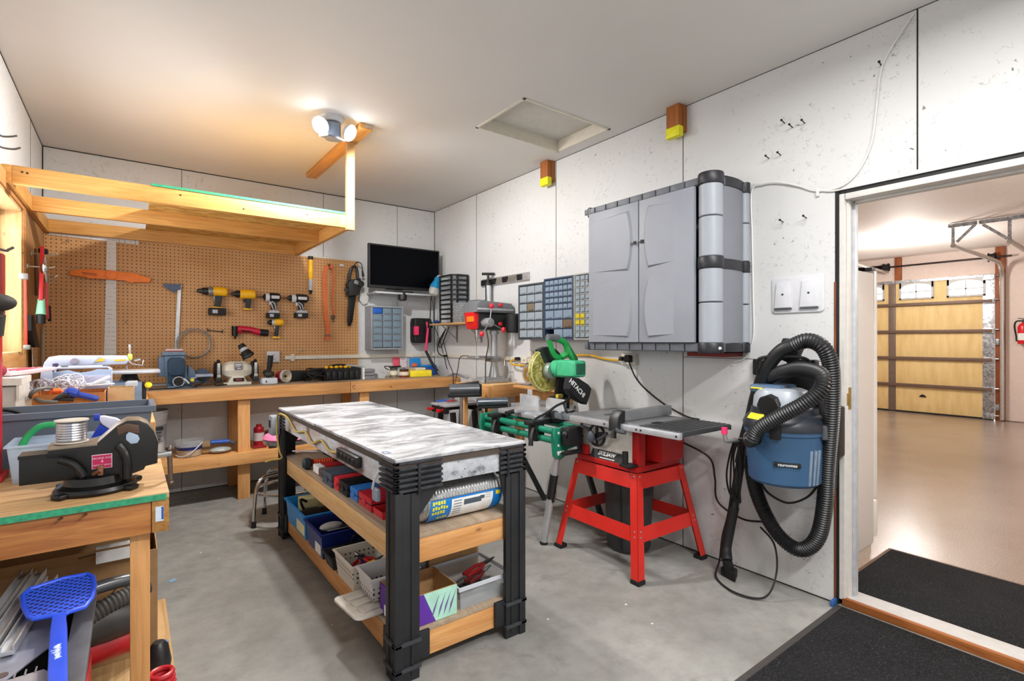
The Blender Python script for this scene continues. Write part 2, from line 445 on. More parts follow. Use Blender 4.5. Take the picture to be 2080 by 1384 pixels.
m.bb((XR, DY1, 0), (XG0, YB, ZC + .1)); m.bb((XR, YN, 0), (XG0, DY0, ZC + .1)); m.bb((XR, DY0, DZ), (XG0, DY1, ZC + .1))
struct('wall_right', m, OSB)
# panel joints: thin dark strips let into the boards
DK = P('joint_gap', '#2a2522', 0.9)
m = MB()
for y in (4.40, 3.18, 1.96):
    m.bb((XR - .0012, y - .0022, 0.0), (XR + .004, y + .0022, ZC))
m.bb((XR - .0015, .739, DZ + .02), (XR + .004, .745, ZC))
m.bb((XR - .001, 1.1, 1.219 - .0015), (XR + .004, 1.96, 1.219 + .0015)); struct('trim_1', m, DK)
m = MB()
for x in (.363, 1.576, 2.38): m.bb((x - .002, YB - .0012, 0.0), (x + .002, YB + .004, ZC))
m.bb((XL, YB - .004, ZC - .007), (XR, YB + .002, ZC - .0005)); m.bb((XL, YB - .007, 0), (XL + .007, YB, ZC)); m.bb((XR - .004, YB - .005, 0), (XR, YB, ZC))
struct('trim_2', m, DK)
m = MB(); m.bb((XL - .002, 4.72, WZ1 + .1), (XL + .0012, 4.724, ZC)); m.bb((XL, YN, ZC - .004), (XL + .003, YB, ZC - .0003)); m.bb((XR - .002, YN, ZC - .003), (XR, YB, ZC - .0003))
m.bb((XR - .004, 1.1, 0), (XR, YB, .006)); m.bb((.1, YB - .004, 0), (XR, YB, .006)); struct('trim_3', m, DK)
# window in the left wall, timber lined
w = thing('window_1', 'daylight window in a pine frame above the cluttered bench', 'window', (XL, WY0, WZ0)); w['kind'] = 'structure'; del w['label']; del w['category']
m = MB()
for a, b in (((WY0 - .09, WZ1), (WY1 + .09, WZ1 + .09)), ((WY0 - .09, WZ0 - .09), (WY1 + .09, WZ0)), ((WY0 - .09, WZ0), (WY0, WZ1)), ((WY1, WZ0), (WY1 + .09, WZ1))):
    m.bb((XL, a[0], a[1]), (XL + .018, b[0], b[1]), .003)
m.build('casing', PY, w)
m = MB()
m.bb((XL - .14, WY0, WZ1 - .018), (XL + .01, WY1, WZ1), .002); m.bb((XL - .14, WY0, WZ0), (XL + .01, WY1, WZ0 + .018), .002)
m.bb((XL - .14, WY0, WZ0), (XL + .01, WY0 + .018, WZ1), .002); m.bb((XL - .14, WY1 - .018, WZ0), (XL + .01, WY1, WZ1), .002)
m.build('window_liner', LZ, w)
m = MB()
for y in (WY0 + .02, (WY0 + WY1) / 2 - .02, WY1 - .06): m.bb((XL - .13, y, WZ0 + .02), (XL - .09, y + .04, WZ1 - .02), .003)
for z in (WZ0 + .018, WZ1 - .058): m.bb((XL - .13, WY0 + .02, z), (XL - .09, WY1 - .02, z + .04), .003)
m.build('window_sash', WHITE, w)
MB().bb((XL - .115, WY0 + .03, WZ0 + .03), (XL - .111, WY1 - .03, WZ1 - .03)).build('window_pane', GLASSW, w)
# plywood beside the window in the corner
struct('trim_4', MB().bb((XL, WY1 + .09, 1.0), (XL + .014, YB - .01, 2.17), .002), WOOD('old_plywood', '#b58a56', '#96683a', 'z', True))
# doorway to the garage
d = bpy.data.objects.new('door_1', None); C.objects.link(d); d.location = (XR, DY1, 0); ORG[d.name] = V((XR, DY1, 0)); d['kind'] = 'structure'
JW = P('door_frame_paint', '#cdcac5', 0.5, var=.05); RUST = WOOD('raw_edge_timber', '#8a4e26', '#5e2d12', 'z', True)
MB().bb((XR - .001, DY1 - .016, 0), (XG0, DY1, DZ)).bb((XR + .01, DY0, DZ - .018), (XG0, DY1, DZ)).build('frame_gap', DBLACK, d)
m = MB(); m.bb((XR - .003, DY1 - .006, 0.02), (XR + .03, DY1 + .004, 1.62)); m.build('raw_edge', RUST, d)
jx0 = XR + .004; JI = 1.023
m = MB()
m.prism([(jx0, DY1 - .018), (jx0, DY1 - .040), (XR + .03, DY1 - .043), (XR + .03, JI + .005), (XG0 + .03, JI + .005), (XG0 + .03, DY1 - .002), (jx0 + .02, DY1 - .002)], 'z', 0.03, DZ - .02, 0)
m.build('jamb', JW, d)
MB().bb((XR + .075, JI - .008, .03), (XR + .115, JI + .005, DZ - .04), .002).build('door_stop', LGREY, d)
m = MB(); m.bb((jx0, DY0 + .02, DZ - .05), (XG0 + .03, DY1 - .0435, DZ - .02), .003); m.bb((XR + .075, DY0, DZ - .062), (XR + .115, JI, DZ - .05), .002)
m.build('head', JW, d)
MB().bb((jx0, DY0, 0.03), (XG0 + .03, DY0 + .04, DZ - .02), .003).build('jamb', JW, d)
MB().bb((XR + .001, DY0, 0.0), (XR + .028, DY1 - .03, .038), .004).build('sill_board', WOOD('sill_timber', '#a8662c', '#7e4318', 'y', True), d)
MB().bb((XR + .028, DY0, 0.0), (XG0 + .03, DY1 - .04, .034), .003).build('sill', P('sill_paint', '#b9b6b2', .5, 0, .05), d)
m = MB(); m.bb((XR + .029, JI + .002, 0.98), (XR + .058, JI + .0062, 1.09), .001); m.bb((XR + .028, JI + .0, 1.0), (XR + .031, JI + .03, 1.06), .001)
m.build('strike_plate', P('tarnished_brass', '#a98a4a', .4, .7), d)
# attic hatch let into the ceiling
h = thing('attic_hatch', 'recessed white attic hatch in the ceiling near the wall with the grey cabinet', 'hatch', ((HX0 + HX1) / 2, (HY0 + HY1) / 2, ZC))
HW = P('hatch_board', '#c9c7bf', .6, var=.05)
m = MB(); t = .018
for a, b in (((HX0, HY0), (HX1, HY0 + t)), ((HX0, HY1 - t), (HX1, HY1)), ((HX0, HY0), (HX0 + t, HY1)), ((HX1 - t, HY0), (HX1, HY1))):
    m.bb((a[0], a[1], ZC - .006), (b[0], b[1], ZC + .098), .001)
m.build('hatch_frame', OFFW, h)
MB().bb((HX0 + t, HY0 + t, ZC + .078), (HX1 - t, HY1 - t, ZC + .094), .001).build('hatch_panel', HW, h)
# ---------------------------------------------------------------- garage beyond the doorway
GW = P('garage_wall_paint', '#dccabf', .7, var=.04); GC = P('garage_ceiling_paint', '#efe8e2', .7, var=.03)
struct('floor_garage', MB().bb((XR + .06, YG0 - .1, -.1), (XG1 + .15, YG1 + .1, 0)), mat_epoxy())
struct('ceiling_garage', MB().bb((XG0, YG0 - .1, ZG), (XG1 + .15, YG1 + .1, ZG + .1)), GC)
GDY0, GDY1, GDZ = 1.965, 5.3, 2.43
m = MB(); m.bb((XG1, YG0, 0), (XG1 + .15, GDY0, ZG)); m.bb((XG1, GDY1, 0), (XG1 + .15, YG1, ZG)); m.bb((XG1, GDY0, GDZ), (XG1 + .15, GDY1, ZG))
struct('wall_garage_far', m, GW)
struct('wall_garage_side', MB().bb((XG0, YG1, 0), (XG1, YG1 + .1, ZG)), GW)
struct('wall_garage_near', MB().bb((XG0, YG0 - .1, 0), (XG1, YG0, ZG)), GW)
# ---------------------------------------------------------------- back wall and what hangs on it
def pp(mb, pts, ax, a, b, bev=0.0):
    i = 'xyz'.index(ax); return mb.prism([[p[k] for k in range(3) if k != i] for p in pts], ax, a, b, bev)
pg = thing('pegboard', 'brown pegboard sheet covering the wall over the long bench', 'pegboard', (.7, 5.29, 1.0))
MB().bb((-.53, 5.282, .96), (1.93, 5.288, 2.165)).build('panel', PEG, pg)
m = MB()
for z in (.98, 1.56, 2.15): m.bb((-.52, 5.288, z - .018), (1.92, 5.2995, z + .018))
m.build('batten', PX, pg)
MB().bb((.27, 5.274, 2.158), (1.93, 5.282, 2.172), .001).build('top_strip', OFFW, pg)
FB = 5.281     # board face
# pegboard hooks
def hook(x, z, L=.05, label=None):
    mb = MB(); mb.tube([(x, FB, z), (x, FB - .004, z), (x, FB - L, z - .003), (x, FB - L - .006, z + .012)], .0022, 6)
    mb.tube([(x, FB - .001, z - .012), (x, FB - .003, z), (x, FB - .001, z + .012)], .002, 6)
    o = mb.build('peg_hook', STEEL); tag(o, label, 'hook', 'bare pegboard hooks'); return o
for lab, p in (('bare wire hook on the pegboard under the T-square head', (-0.3821, 5.28, 2.105)), ('bare wire hook on the pegboard below the orange guide end', (0.1886, 5.28, 1.836)),
               ('bare wire hook above the white raceway, next to its clip', (1.351, 5.28, 1.223)), ('bare wire hook above the white raceway, between two others', (1.474, 5.28, 1.221)),
               ('bare double hook near the pegboard corner below the chainsaw', (1.796, 5.28, 1.233)), ('bare wire hook on pegboard between the drills and strap', (1.455, 5.28, 1.483)),
               ('bare wire hook just under the orange guide near its middle', (-0.1836, 5.28, 1.81)), ('bare wire hook low on pegboard beside the white T-square blade', (-0.02521, 5.28, 1.475))):
    hook(p[0], p[2], label=lab)
# T-square
def stripes(name, ax):
    k = NT(name); k.set(Roughness=.5); g = k.n('ShaderNodeNewGeometry'); s = k.n('ShaderNodeSeparateXYZ'); k.link(g.outputs['Position'], s.inputs[0])
    f = k.math('FRACT', k.math('MULTIPLY', s.outputs[ax], 28.0))
    e = k.ramp(f, [(.10, (1, 1, 1, 1)), (.14, (0, 0, 0, 1))], 'LINEAR')
    n = k.ramp(k.noise(k.geo((30, 30, 4)), 3, 4), [(.45, (0, 0, 0, 1)), (.6, (1, 1, 1, 1))])
    k.col(k.mix(k.math('MULTIPLY', e, k.math('MULTIPLY', n, .7)), lin('#d9d7d2'), lin('#504c48'))); return k.m
RZ, RX = stripes('ruled_blade', 'Z'), stripes('ruled_head', 'X')
t = thing('drywall_square', 'long white ruled drywall T-square hanging against the pegboard corner', 'square', (.0, 5.27, 1.2))
pp(MB(), [(-0.5006, 5.26, 2.178), (0.05987, 5.26, 2.174), (0.05987, 5.26, 2.125), (-0.5006, 5.26, 2.141)], 'y', 5.2745, 5.2805, .001).build('head', RX, t)
pp(MB(), [(-0.1491, 5.27, 2.158), (-0.08928, 5.27, 2.153), (-0.08928, 5.27, 1.196), (-0.1678, 5.27, 1.198)], 'y', 5.2705, 5.274).build('blade', RZ, t)
t = thing('saw_guide', 'bright orange plastic guide bar across the drywall T-square', 'guide', (.1, 5.25, 1.6))
O = [(405,445)]
pts = [(-0.3741, 5.25, 1.87), (-0.2451, 5.25, 1.893), (-0.08894, 5.25, 1.886), (0.02852, 5.25, 1.881), (0.1399, 5.25, 1.847), (0.1332, 5.25, 1.813), (0.0318, 5.25, 1.808), (0.02852, 5.25, 1.802), (-0.01539, 5.25, 1.805), (-0.01862, 5.25, 1.815), (-0.23, 5.25, 1.819), (-0.2695, 5.25, 1.816), (-0.2707, 5.25, 1.826), (-0.3741, 5.25, 1.836)]
pp(MB(), pts, 'y', 5.238, 5.260, .002).build('bar', ORG_, t)
c = (-0.1201, 5.236, 1.854)
MB().lathe([(0, 0), (.036, 0), (.04, .003), (.04, .008)], (c[0], 5.230, c[2]), (0, 1, 0), 28).build('disc', ORG_, t)
m = MB()
for k, (a, b) in enumerate((((-0.3057, 5.236, 1.861), (-0.2127, 5.236, 1.857)), ((-0.2968, 5.236, 1.85), (-0.2066, 5.236, 1.845)))): m.bar((a[0], 5.2375, a[2]), (b[0], 5.2375, b[2]), .001, .004)
m.build('printed_line', P('dark_brown_print', '#5a2c0c', .6), t)
# rule with slate blue head
t = thing('sliding_rule', 'aluminium rule with slate blue head hanging on pegboard above belt sander', 'ruler', (.45, 5.27, 1.3))
pp(MB(), [(0.229, 5.255, 1.812), (0.3274, 5.255, 1.81), (0.3524, 5.255, 1.824), (0.3542, 5.255, 1.769), (0.3203, 5.255, 1.758), (0.3061, 5.255, 1.736), (0.2325, 5.255, 1.782)], 'y', 5.245, 5.262, .002).build('head', P('slate_blue_head', '#4a5872', .45), t)
pp(MB(), [(0.3316, 5.265, 1.819), (0.3584, 5.265, 1.817), (0.3351, 5.265, 1.223), (0.3067, 5.265, 1.223)], 'y', 5.262, 5.268, .001).build('blade', ALU, t)
# wire coil
m = MB(); c = (0.45, 5.25, 1.299)
for k in range(4): m.tube(circ((c[0] + .004 * math.cos(k * 2), 5.2505 - .005 * k, c[2] + .004 * math.sin(k * 2)), .128 - .003 * k, 40, 'y'), .003, 6, True)
m.tube([(c[0] + .07, 5.25, c[2] - .105), (c[0] + .095, 5.25, c[2] - .075), (c[0] + .1, 5.255, c[2] - .05)], .004, 6)
tag(m.build('wire_coil', P('grey_cable', '#9b9a96', .45, .3)), 'coil of grey wire hung on pegboard above the grinder', 'wire')
m = MB(); a, b = (0.5544, 5.25, 1.417), (0.6696, 5.25, 1.405)
m.bar((a[0], 5.262, a[2]), (b[0], 5.262, b[2]), .008, .008, .001)
for q in (a, b): m.tube([(q[0], FB, q[2]), (q[0], 5.25, q[2]), (q[0], 5.24, q[2] + .02)], .003, 6); m.tube([(q[0], 5.262, q[2] - .014), (q[0], 5.262, q[2] + .012)], .004, 6)
tag(m.build('tool_rail', BLACK), 'small empty black tool rail on pegboard beside the wire coil', 'rack')
# cordless drills, side-on, noses towards the corner.  local: x 0 nose .. 1 rear, z up, y depth
def drill(name, label, tip, rear, hz, bod, acc, mat_grip, tube_r, batt=None, base=None, chuck=.30, group='cordless drills on the pegboard', nose=BLACK, bit=0.0):
    x0, x1, z = tip[0], rear[0], tip[2]; L = x1 - x0; y = FB - tube_r * 1.05 - .004; r = tube_r
    t = thing(name, label, 'drill', (x0 + L * .6, y, hz), group)
    xc = x0 + L * chuck
    m = MB(); 
    if bit: m.cyl((x0, y, z), (x0 + bit, y, z), .0035, seg=8)
    m.lathe([(0, 0), (r * .28, 0), (r * .55, (L * chuck - bit) * .45), (r * .72, (L * chuck - bit) * .5), (r * .8, (L * chuck - bit) * .98), (0, L * chuck - bit)], (x0 + bit, y, z), (1, 0, 0), 20)
    m.build('chuck', nose, t)
    m = MB(); m.lathe([(0, 0), (r * .85, 0), (r * .95, L * .04), (r * .95, L * .16), (0, L * .16)], (xc, y, z), (1, 0, 0), 20); m.build('collar', acc, t)
    m = MB(); xb = xc + L * .15
    m.lathe([(0, 0), (r * .92, 0), (r, L * .05), (r * 1.02, (x1 - xb) * .6), (r * .92, (x1 - xb) * .9), (r * .6, x1 - xb), (0, x1 - xb)], (xb, y, z + r * .05), (1, 0, 0), 24)
    m.build('motor_housing', bod, t)
    hx = xc + L * .33; bx = base[0] if base else hx
    m = MB(); w = L * .11
    m.prism([(hx - w, z - r * .7), (hx + w * 1.3, z - r * .7), (hx + w * 1.25 + (bx - hx) * .5, (z + hz) / 2), (bx + w * .9, hz), (bx - w * .9, hz), (hx - w * .7 + (bx - hx) * .5, (z + hz) / 2)], 'y', y - r * .42, y + r * .42, r * .16)
    m.build('grip', mat_grip, t)
    MB().box((hx - w * 1.25, y, z - r * 1.35), (w * .6, r * .4, r * .8), .003).build('trigger', acc if acc is not bod else BLACK, t)
    if base: MB().prism([(base[0] - base[1], hz - base[2]), (base[0] + base[1] * .8, hz - base[2]), (base[0] + base[1] * .8, hz + .002), (base[0] - base[1] * .7, hz + .008)], 'y', y - r * .7, y + r * .7, .004).build('base', bod if batt is None else acc if batt[4] else bod, t)
    if batt:
        m = MB(); m.bb((batt[0], y - r * .85, batt[2]), (batt[1], y + r * .8, batt[3]), .007); m.build('battery', DBLACK, t)
        a = (batt[0] * .8 + batt[1] * .2, batt[0] * .5 + batt[1] * .5)
        MB().bb((a[0], y - r * .85 - .0012, batt[2] * .75 + batt[3] * .25), (a[1], y - r * .85 + .001, batt[2] * .25 + batt[3] * .75)).build('battery_label', LGREY, t)
    return t
a, b, q = (0.4692, 5.23, 1.762), (0.7088, 5.23, 1.784), (0.6246, 5.23, 1.62)
B0, B1 = (0.558, 5.23, 1.552), (0.6924, 5.23, 1.614)
drill('cordless_drill', 'yellow drill with long grey nose and big black battery, beside the rule', a, b, q[2], YEL, P('worn_grey', '#8a8a88', .4, .5), BLACK, .042, (B0[0], B1[0], B0[2], B1[2], 0), (q[0], .05, .004), .36, nose=P('gunmetal', '#3a3a3c', .35, .6))
a, b, q = (0.7376, 5.23, 1.75), (0.9363, 5.23, 1.765), (0.8826, 5.23, 1.616)
drill('cordless_drill', 'stubby yellow drill with black nose and no battery', a, b, q[2], YEL, YEL, BLACK, .044, None, (q[0] - .012, .045, .008), .34)
for lab, dx, bx in (('white and black drill hanging over the yellow impact driver', (520, 571, 542, 568), 0), ('white and black drill next to the orange strap', (571, 626, 599, 626), 1)):
    if bx == 0: a, b, q, B0, B1 = (0.9446, 5.23, 1.734), (1.154, 5.23, 1.74), (1.089, 5.23, 1.596), (1.031, 5.23, 1.536), (1.143, 5.23, 1.588)
    else: a, b, q, B0, B1 = (1.163, 5.23, 1.735), (1.408, 5.23, 1.75), (1.339, 5.23, 1.604), (1.282, 5.23, 1.543), (1.401, 5.23, 1.597)
    t = drill('cordless_drill', lab, a, b, q[2], BLACK, WHITE, BLACK, .041, (B0[0], B1[0], B0[2], B1[2], 1), (q[0], .05, .004), .36, bit=.055)
    y = FB - .041 * 1.05 - .004; z = a[2]; L = b[0] - a[0]
    MB().bb((a[0] + L * .58, y - .046, z - .014), (b[0] - L * .08, y - .036, z + .016), .004).build('side_panel', WHITE, t)
    MB().tube([(a[0] + L * .62, y - .02, z - .038), (a[0] + L * .74, y - .022, z - .06), (q[0] + .02, y - .022, q[2] + .03), (q[0], y - .022, q[2] + .012), (q[0] - .012, y - .022, q[2] + .05), (a[0] + L * .58, y - .02, z - .05)], .004, 6, True).build('grip_trim', WHITE, t)
    MB().prism([(B0[0] + .006, q[2] - .012), (B1[0] - .004, q[2] - .012), (B1[0] - .012, q[2] + .014), (B0[0] + .03, q[2] + .016)], 'y', y - .034, y + .03, .004).build('battery_mount', LGREY, t)
a, b, q = (1.04, 5.23, 1.497), (1.183, 5.23, 1.5), (1.128, 5.23, 1.358)
drill('impact_driver', 'short yellow impact driver hanging below a white drill', a, b, q[2], YEL, P('light_collar', '#c9cacc', .4, .3), BLACK, .034, None, (q[0] - .01, .042, .012), .25)
# red oscillating tool
t = thing('multi_tool', 'red and black oscillating multi-tool hung on the pegboard', 'power tool', (1.0, 5.24, 1.42))
a, b = (0.7853, 5.23, 1.428), (1.046, 5.23, 1.399)
m = MB(); m.tube([(a[0], 5.235, a[2]), (a[0] * .6 + b[0] * .4, 5.235, a[2] - .004), (b[0] * .8 + a[0] * .2, 5.235, b[2] - .003)], [.034, .03, .03], 14); m.build('body', P('crimson_plastic', '#c01838', .4), t)
m = MB(); m.tube([(b[0] * .72 + a[0] * .28, 5.235, b[2] + .002), (b[0], 5.235, b[2] - .004)], [.0325, .031], 14); m.build('battery', DBLACK, t); MB().tube([(a[0] + .03, 5.2, a[2] - .012), (a[0] + .11, 5.2, a[2] - .026)], .006, 6).build('grip_strip', DBLACK, t)
c = (0.7693, 5.23, 1.424); m = MB(); m.cyl((c[0], 5.235, c[2] + .03), (c[0] - .004, 5.235, c[2] - .06), .03, .024, 16); m.cyl((c[0], 5.235, c[2] - .06), (c[0] - .002, 5.235, c[2] - .085), .01, .008, 10); m.build('head', BLKMET, t)
# yellow screwdriver
t = thing('cordless_screwdriver', 'yellow and grey stick screwdriver hanging nose down on pegboard', 'screwdriver', (1.4, 5.25, 1.7))
x = (1.437, 5.25, 2.068)[0]; zt, zm, zb, ze = (1.437, 5.25, 2.137)[2], (1.442, 5.25, 1.932)[2], (1.442, 5.25, 1.824)[2], (1.442, 5.25, 1.785)[2]
MB().lathe([(0, 0), (.02, 0), (.024, .01), (.024, .035), (0, .035)], (x, 5.25, zt - .01), (0, 0, 1), 16).build('end_cap', BLACK, t)
m = MB(); m.lathe([(.016, 0), (.024, .02), (.026, .09), (.022, .13), (.024, zt - zm - .01), (0, zt - zm - .01)], (x, 5.25, zm), (0, 0, 1), 16); m.build('body', YEL, t)
MB().lathe([(.018, 0), (.02, .03), (.02, zm - zb), (0, zm - zb)], (x, 5.25, zb), (0, 0, 1), 16).build('gear_case', LGREY, t)
MB().lathe([(0, 0), (.008, 0), (.019, zb - ze), (0, zb - ze)], (x, 5.25, ze), (0, 0, 1), 16).build('nose', DBLACK, t)
# orange strap
t = thing('ratchet_strap', 'faded orange webbing strap looped over a pegboard hook', 'strap', (1.58, 5.25, 1.5))
STR = P('faded_orange_webbing', '#c8683a', .8)
def ribbon(mb, pts, w, th=.004, n=6):
    """flat webbing, wide in x"""
    S_ = spline(pts, n)
    L_ = [mb.bm.verts.new((p.x - w / 2, p.y, p.z)) for p in S_]; R_ = [mb.bm.verts.new((p.x + w / 2, p.y, p.z)) for p in S_]
    L2 = [mb.bm.verts.new((p.x - w / 2, p.y - th, p.z)) for p in S_]; R2 = [mb.bm.verts.new((p.x + w / 2, p.y - th, p.z)) for p in S_]
    for k in range(len(S_) - 1):
        mb.bm.faces.new((L_[k], L_[k + 1], R_[k + 1], R_[k])); mb.bm.faces.new((L2[k], R2[k], R2[k + 1], L2[k + 1]))
        mb.bm.faces.new((L_[k], L2[k], L2[k + 1], L_[k + 1])); mb.bm.faces.new((R_[k], R_[k + 1], R2[k + 1], R2[k]))
    for k in (0, -1): mb.bm.faces.new((L_[k], R_[k], R2[k], L2[k]) if k == 0 else (L_[k], L2[k], R2[k], R_[k]))
    return mb
m = ribbon(MB(), [(1.647, 5.24, 2.061), (1.607, 5.24, 2.092), (1.573, 5.24, 2.005), (1.573, 5.24, 1.782), (1.583, 5.24, 1.583), (1.607, 5.24, 1.425), (1.597, 5.24, 1.325)], .045)
ribbon(m, [(1.619, 5.262, 2.091), (1.658, 5.262, 2.049), (1.668, 5.262, 1.914), (1.658, 5.262, 1.737), (1.678, 5.262, 1.562)], .02); m.build('webbing', STR, t)
c = (1.602, 5.24, 1.385); MB().tube([(c[0] - .03, 5.232, c[2]), (c[0] + .03, 5.232, c[2]), (c[0] + .03, 5.226, c[2] - .012), (c[0] - .03, 5.226, c[2] - .012)], .003, 6, True).build('buckle', STEEL, t)
c = (1.66, 5.25, 1.546); m = MB(); m.box((c[0], 5.258, c[2] + .02), (.03, .018, .04), .004); m.tube(circ((c[0] - .004, 5.25, c[2] - .018), .014, 12, 'y', -2.2, 2.4), .004, 6); m.build('strap_hook', P('dark_hook', '#4b4540', .4, .6), t)
c = (1.607, 5.24, 2.097); MB().tube([(c[0], FB, c[2]), (c[0], 5.236, c[2] - .002), (c[0], 5.228, c[2] + .014)], .003, 6).build('hanging_hook', STEEL, t)
# chainsaw
t = thing('chainsaw', 'black electric chainsaw hanging bar down at the pegboard edge', 'chainsaw', (1.86, 5.2, 1.6))
c1, c2 = (1.825, 5.2, 1.777), (1.825, 5.2, 1.487)
pp(MB(), [(1.806, 5.22, 1.793), (1.884, 5.22, 1.797), (1.847, 5.22, 1.529), (1.827, 5.22, 1.473), (1.801, 5.22, 1.472), (1.791, 5.22, 1.528)], 'y', 5.214, 5.226, .003).build('guide_bar', P('chain_black', '#19191a', .4, .5), t)
m = MB()
pp(m, [(1.784, 5.2, 1.916), (1.82, 5.2, 1.954), (1.913, 5.2, 1.971), (1.929, 5.2, 1.9), (1.897, 5.2, 1.796), (1.789, 5.2, 1.78)], 'y', 5.16, 5.262, .008)
a = (1.914, 5.16, 1.911); m.lathe([(0, 0), (.03, .002), (.034, .012), (.03, .03), (0, .034)], (a[0], 5.14, a[2]), (0, 1, 0), 18)
a = (1.764, 5.2, 1.839); m.cyl((a[0], 5.17, a[2]), (a[0] + .05, 5.25, a[2] + .02), .022, .026, 14)
m.build('motor_body', BLACK, t)
m = MB(); m.tube(spline([(1.809, 5.2, 1.943), (1.82, 5.2, 2.035), (1.845, 5.2, 2.088), (1.882, 5.2, 2.076), (1.897, 5.2, 1.97)], 6), .014, 10); m.tube(spline([(1.789, 5.2, 1.871), (1.794, 5.2, 1.968), (1.82, 5.2, 2.071)], 6), .012, 8); m.build('handle', BLACK, t)
m = MB(); m.tube(spline([(1.84, 5.2, 2.073), (1.887, 5.2, 2.138), (1.934, 5.2, 2.122), (1.95, 5.2, 2.046)], 8), .005, 8); m.cyl((1.944, 5.2, 2.056), (1.955, 5.2, 1.995), .008, .014, 10); m.build('power_cord', DBLACK, t)
a = (1.867, 5.16, 1.923); MB().box((a[0], 5.155, a[2]), (.05, .012, .04), .004, (0, .3, 0)).build('side_plate', P('chain_cover', '#8d8f92', .4, .4), t)
m = MB(); pp(m, [(1.96, 5.285, 1.983), (2.025, 5.285, 1.993), (2.035, 5.285, 1.862), (2.046, 5.285, 1.778), (2.025, 5.285, 1.719), (1.981, 5.285, 1.702), (1.939, 5.285, 1.752), (1.949, 5.285, 1.883)], 'y', 5.268, 5.294, .008)
tag(m.build('plastic_bag', P('translucent_bag', '#cfd0cc', .3)), 'limp clear plastic bag hanging behind the chainsaw', 'bag')
c = (1.752, 5.27, 2.104); tag(MB().box((c[0], 5.276, c[2]), (.045, .01, .02), .003).box((c[0] + .02, 5.27, c[2] - .004), (.012, .02, .012), .002).build('price_tag', WHITE), 'small white plastic clip at the top corner of the pegboard', 'clip')
# surface raceway with outlet boxes
zr = (1.301, 5.28, 1.158)[2]
t = thing('cable_raceway', 'white surface cable raceway running under the pegboard tools to the corner', 'raceway', (2.0, 5.28, zr))
MB().bb((1.20, 5.262, zr - .018), (1.93, 5.2815, zr + .018), .003).bb((1.93, 5.274, zr - .018), (2.832, 5.2985, zr + .018), .003).bb((2.826, 3.66, zr - .018), (2.8435, 5.29, zr + .018), .003).build('channel', OFFW, t)
for x, w in (((1.271, 5.26, 1.167)[0], .018), (2.1, .018), (2.55, .018)): MB().bb((x - w, 5.255 if x < 1.9 else 5.27, zr - .034 if x < 1.9 else zr - .021), (x + w, 5.2815 if x < 1.9 else 5.2985, zr + .034 if x < 1.9 else zr + .021), .003).build('coupling', OFFW, t)
a, b = (1.037, 5.25, 1.222), (1.15, 5.25, 1.117)
t = thing('outlet_box', 'white surface outlet box at the start of the raceway behind the mitre tool', 'outlet', ((a[0] + b[0]) / 2, 5.27, b[2]))
MB().bb((a[0], 5.248, b[2]), (b[0], 5.2815, a[2]), .004).build('housing', WHITE, t)
m = MB()
for z in (.32, .68):
    zc = b[2] + (a[2] - b[2]) * z; m.bb(((a[0] + b[0]) / 2 - .006, 5.2465, zc - .009), ((a[0] + b[0]) / 2 - .003, 5.2485, zc + .006)); m.bb(((a[0] + b[0]) / 2 + .006, 5.2465, zc - .009), ((a[0] + b[0]) / 2 + .009, 5.2485, zc + .006))
m.build('socket', DBLACK, t)
# ---- television on an arm
t = thing('television', 'black flat television on a wall bracket beside the pegboard', 'television', (2.4, 5.0, 1.6))
a, b, c, d = (1.935, 5, 2.302), (2.746, 5, 2.333), (2.723, 5, 1.869), (1.936, 5, 1.866)
x0, x1 = a[0], b[0]; z1 = (a[2] + b[2]) / 2; z0 = d[2]
MB().bb((x0, 5.0, z0), (x1, 5.04, z1), .006).build('casing', BLACK, t)
SCR = P('switched_off_screen', '#020306', .28); SCR.node_tree.nodes['Principled BSDF'].inputs['Specular IOR Level'].default_value = .06
MB().bb((x0 + .016, 4.9985, z0 + .028), (x1 - .016, 5.001, z1 - .016)).build('screen', P('switched_off_screen', '#020306', .28), t)
m = MB(); m.bb((x0 + .12, 5.04, z0 + .06), (x1 - .12, 5.07, z1 - .08), .01); m.bb(((x0 + x1) / 2 - .05, 5.07, z0 + .12), ((x0 + x1) / 2 + .05, 5.3, z0 + .2), .006); m.bb(((x0 + x1) / 2 - .1, 5.28, z0 + .02), ((x0 + x1) / 2 + .1, 5.2995, z1 - .1), .004); m.build('wall_bracket', BLACK, t)
t = thing('media_shelf', 'slim white shelf with a black swivel knob under the television', 'shelf', ((x0 + x1) / 2, 5.15, z0 - .03))
zs = z0 - .028
MB().bb((x0 + .08, 5.02, zs - .025), (x1 - .06, 5.2985, zs - .004), .006).build('shelf_board', LGREY, t)
xm = (2.332, 5.03, 1.807)[0]
MB().lathe([(0, -.09), (.03, -.09), (.045, -.08), (.047, -.03), (.04, -.005), (0, -.005)], (xm, 5.06, zs + .002), (0, 0, 1), 24).box((xm, 5.04, zs + .004), (.22, .03, .012), .004).build('swivel_knob', BLACK, t)
m = MB()
for x in (x0 + .16, x1 - .14): m.lathe([(0, -.002), (.02, 0), (.02, .004)], (x, 5.0195 + .04, zs - .0275), (0, 0, 1), 14)
m.build('rubber_foot', DBLACK, t)
m = MB(); m.tube(spline([(x1 - .05, 5.15, z0), (2.812, 5.27, 1.736), (2.83, 5.28, 1.508), (2.836, 5.162, 1.336), (2.83, 5.037, 1.115), (2.8, 4.929, 1.01)], 6), .004, 6)
tag(m.build('hanging_cable', DBLACK), 'thin black cord dangling from the television down the corner', 'cord')
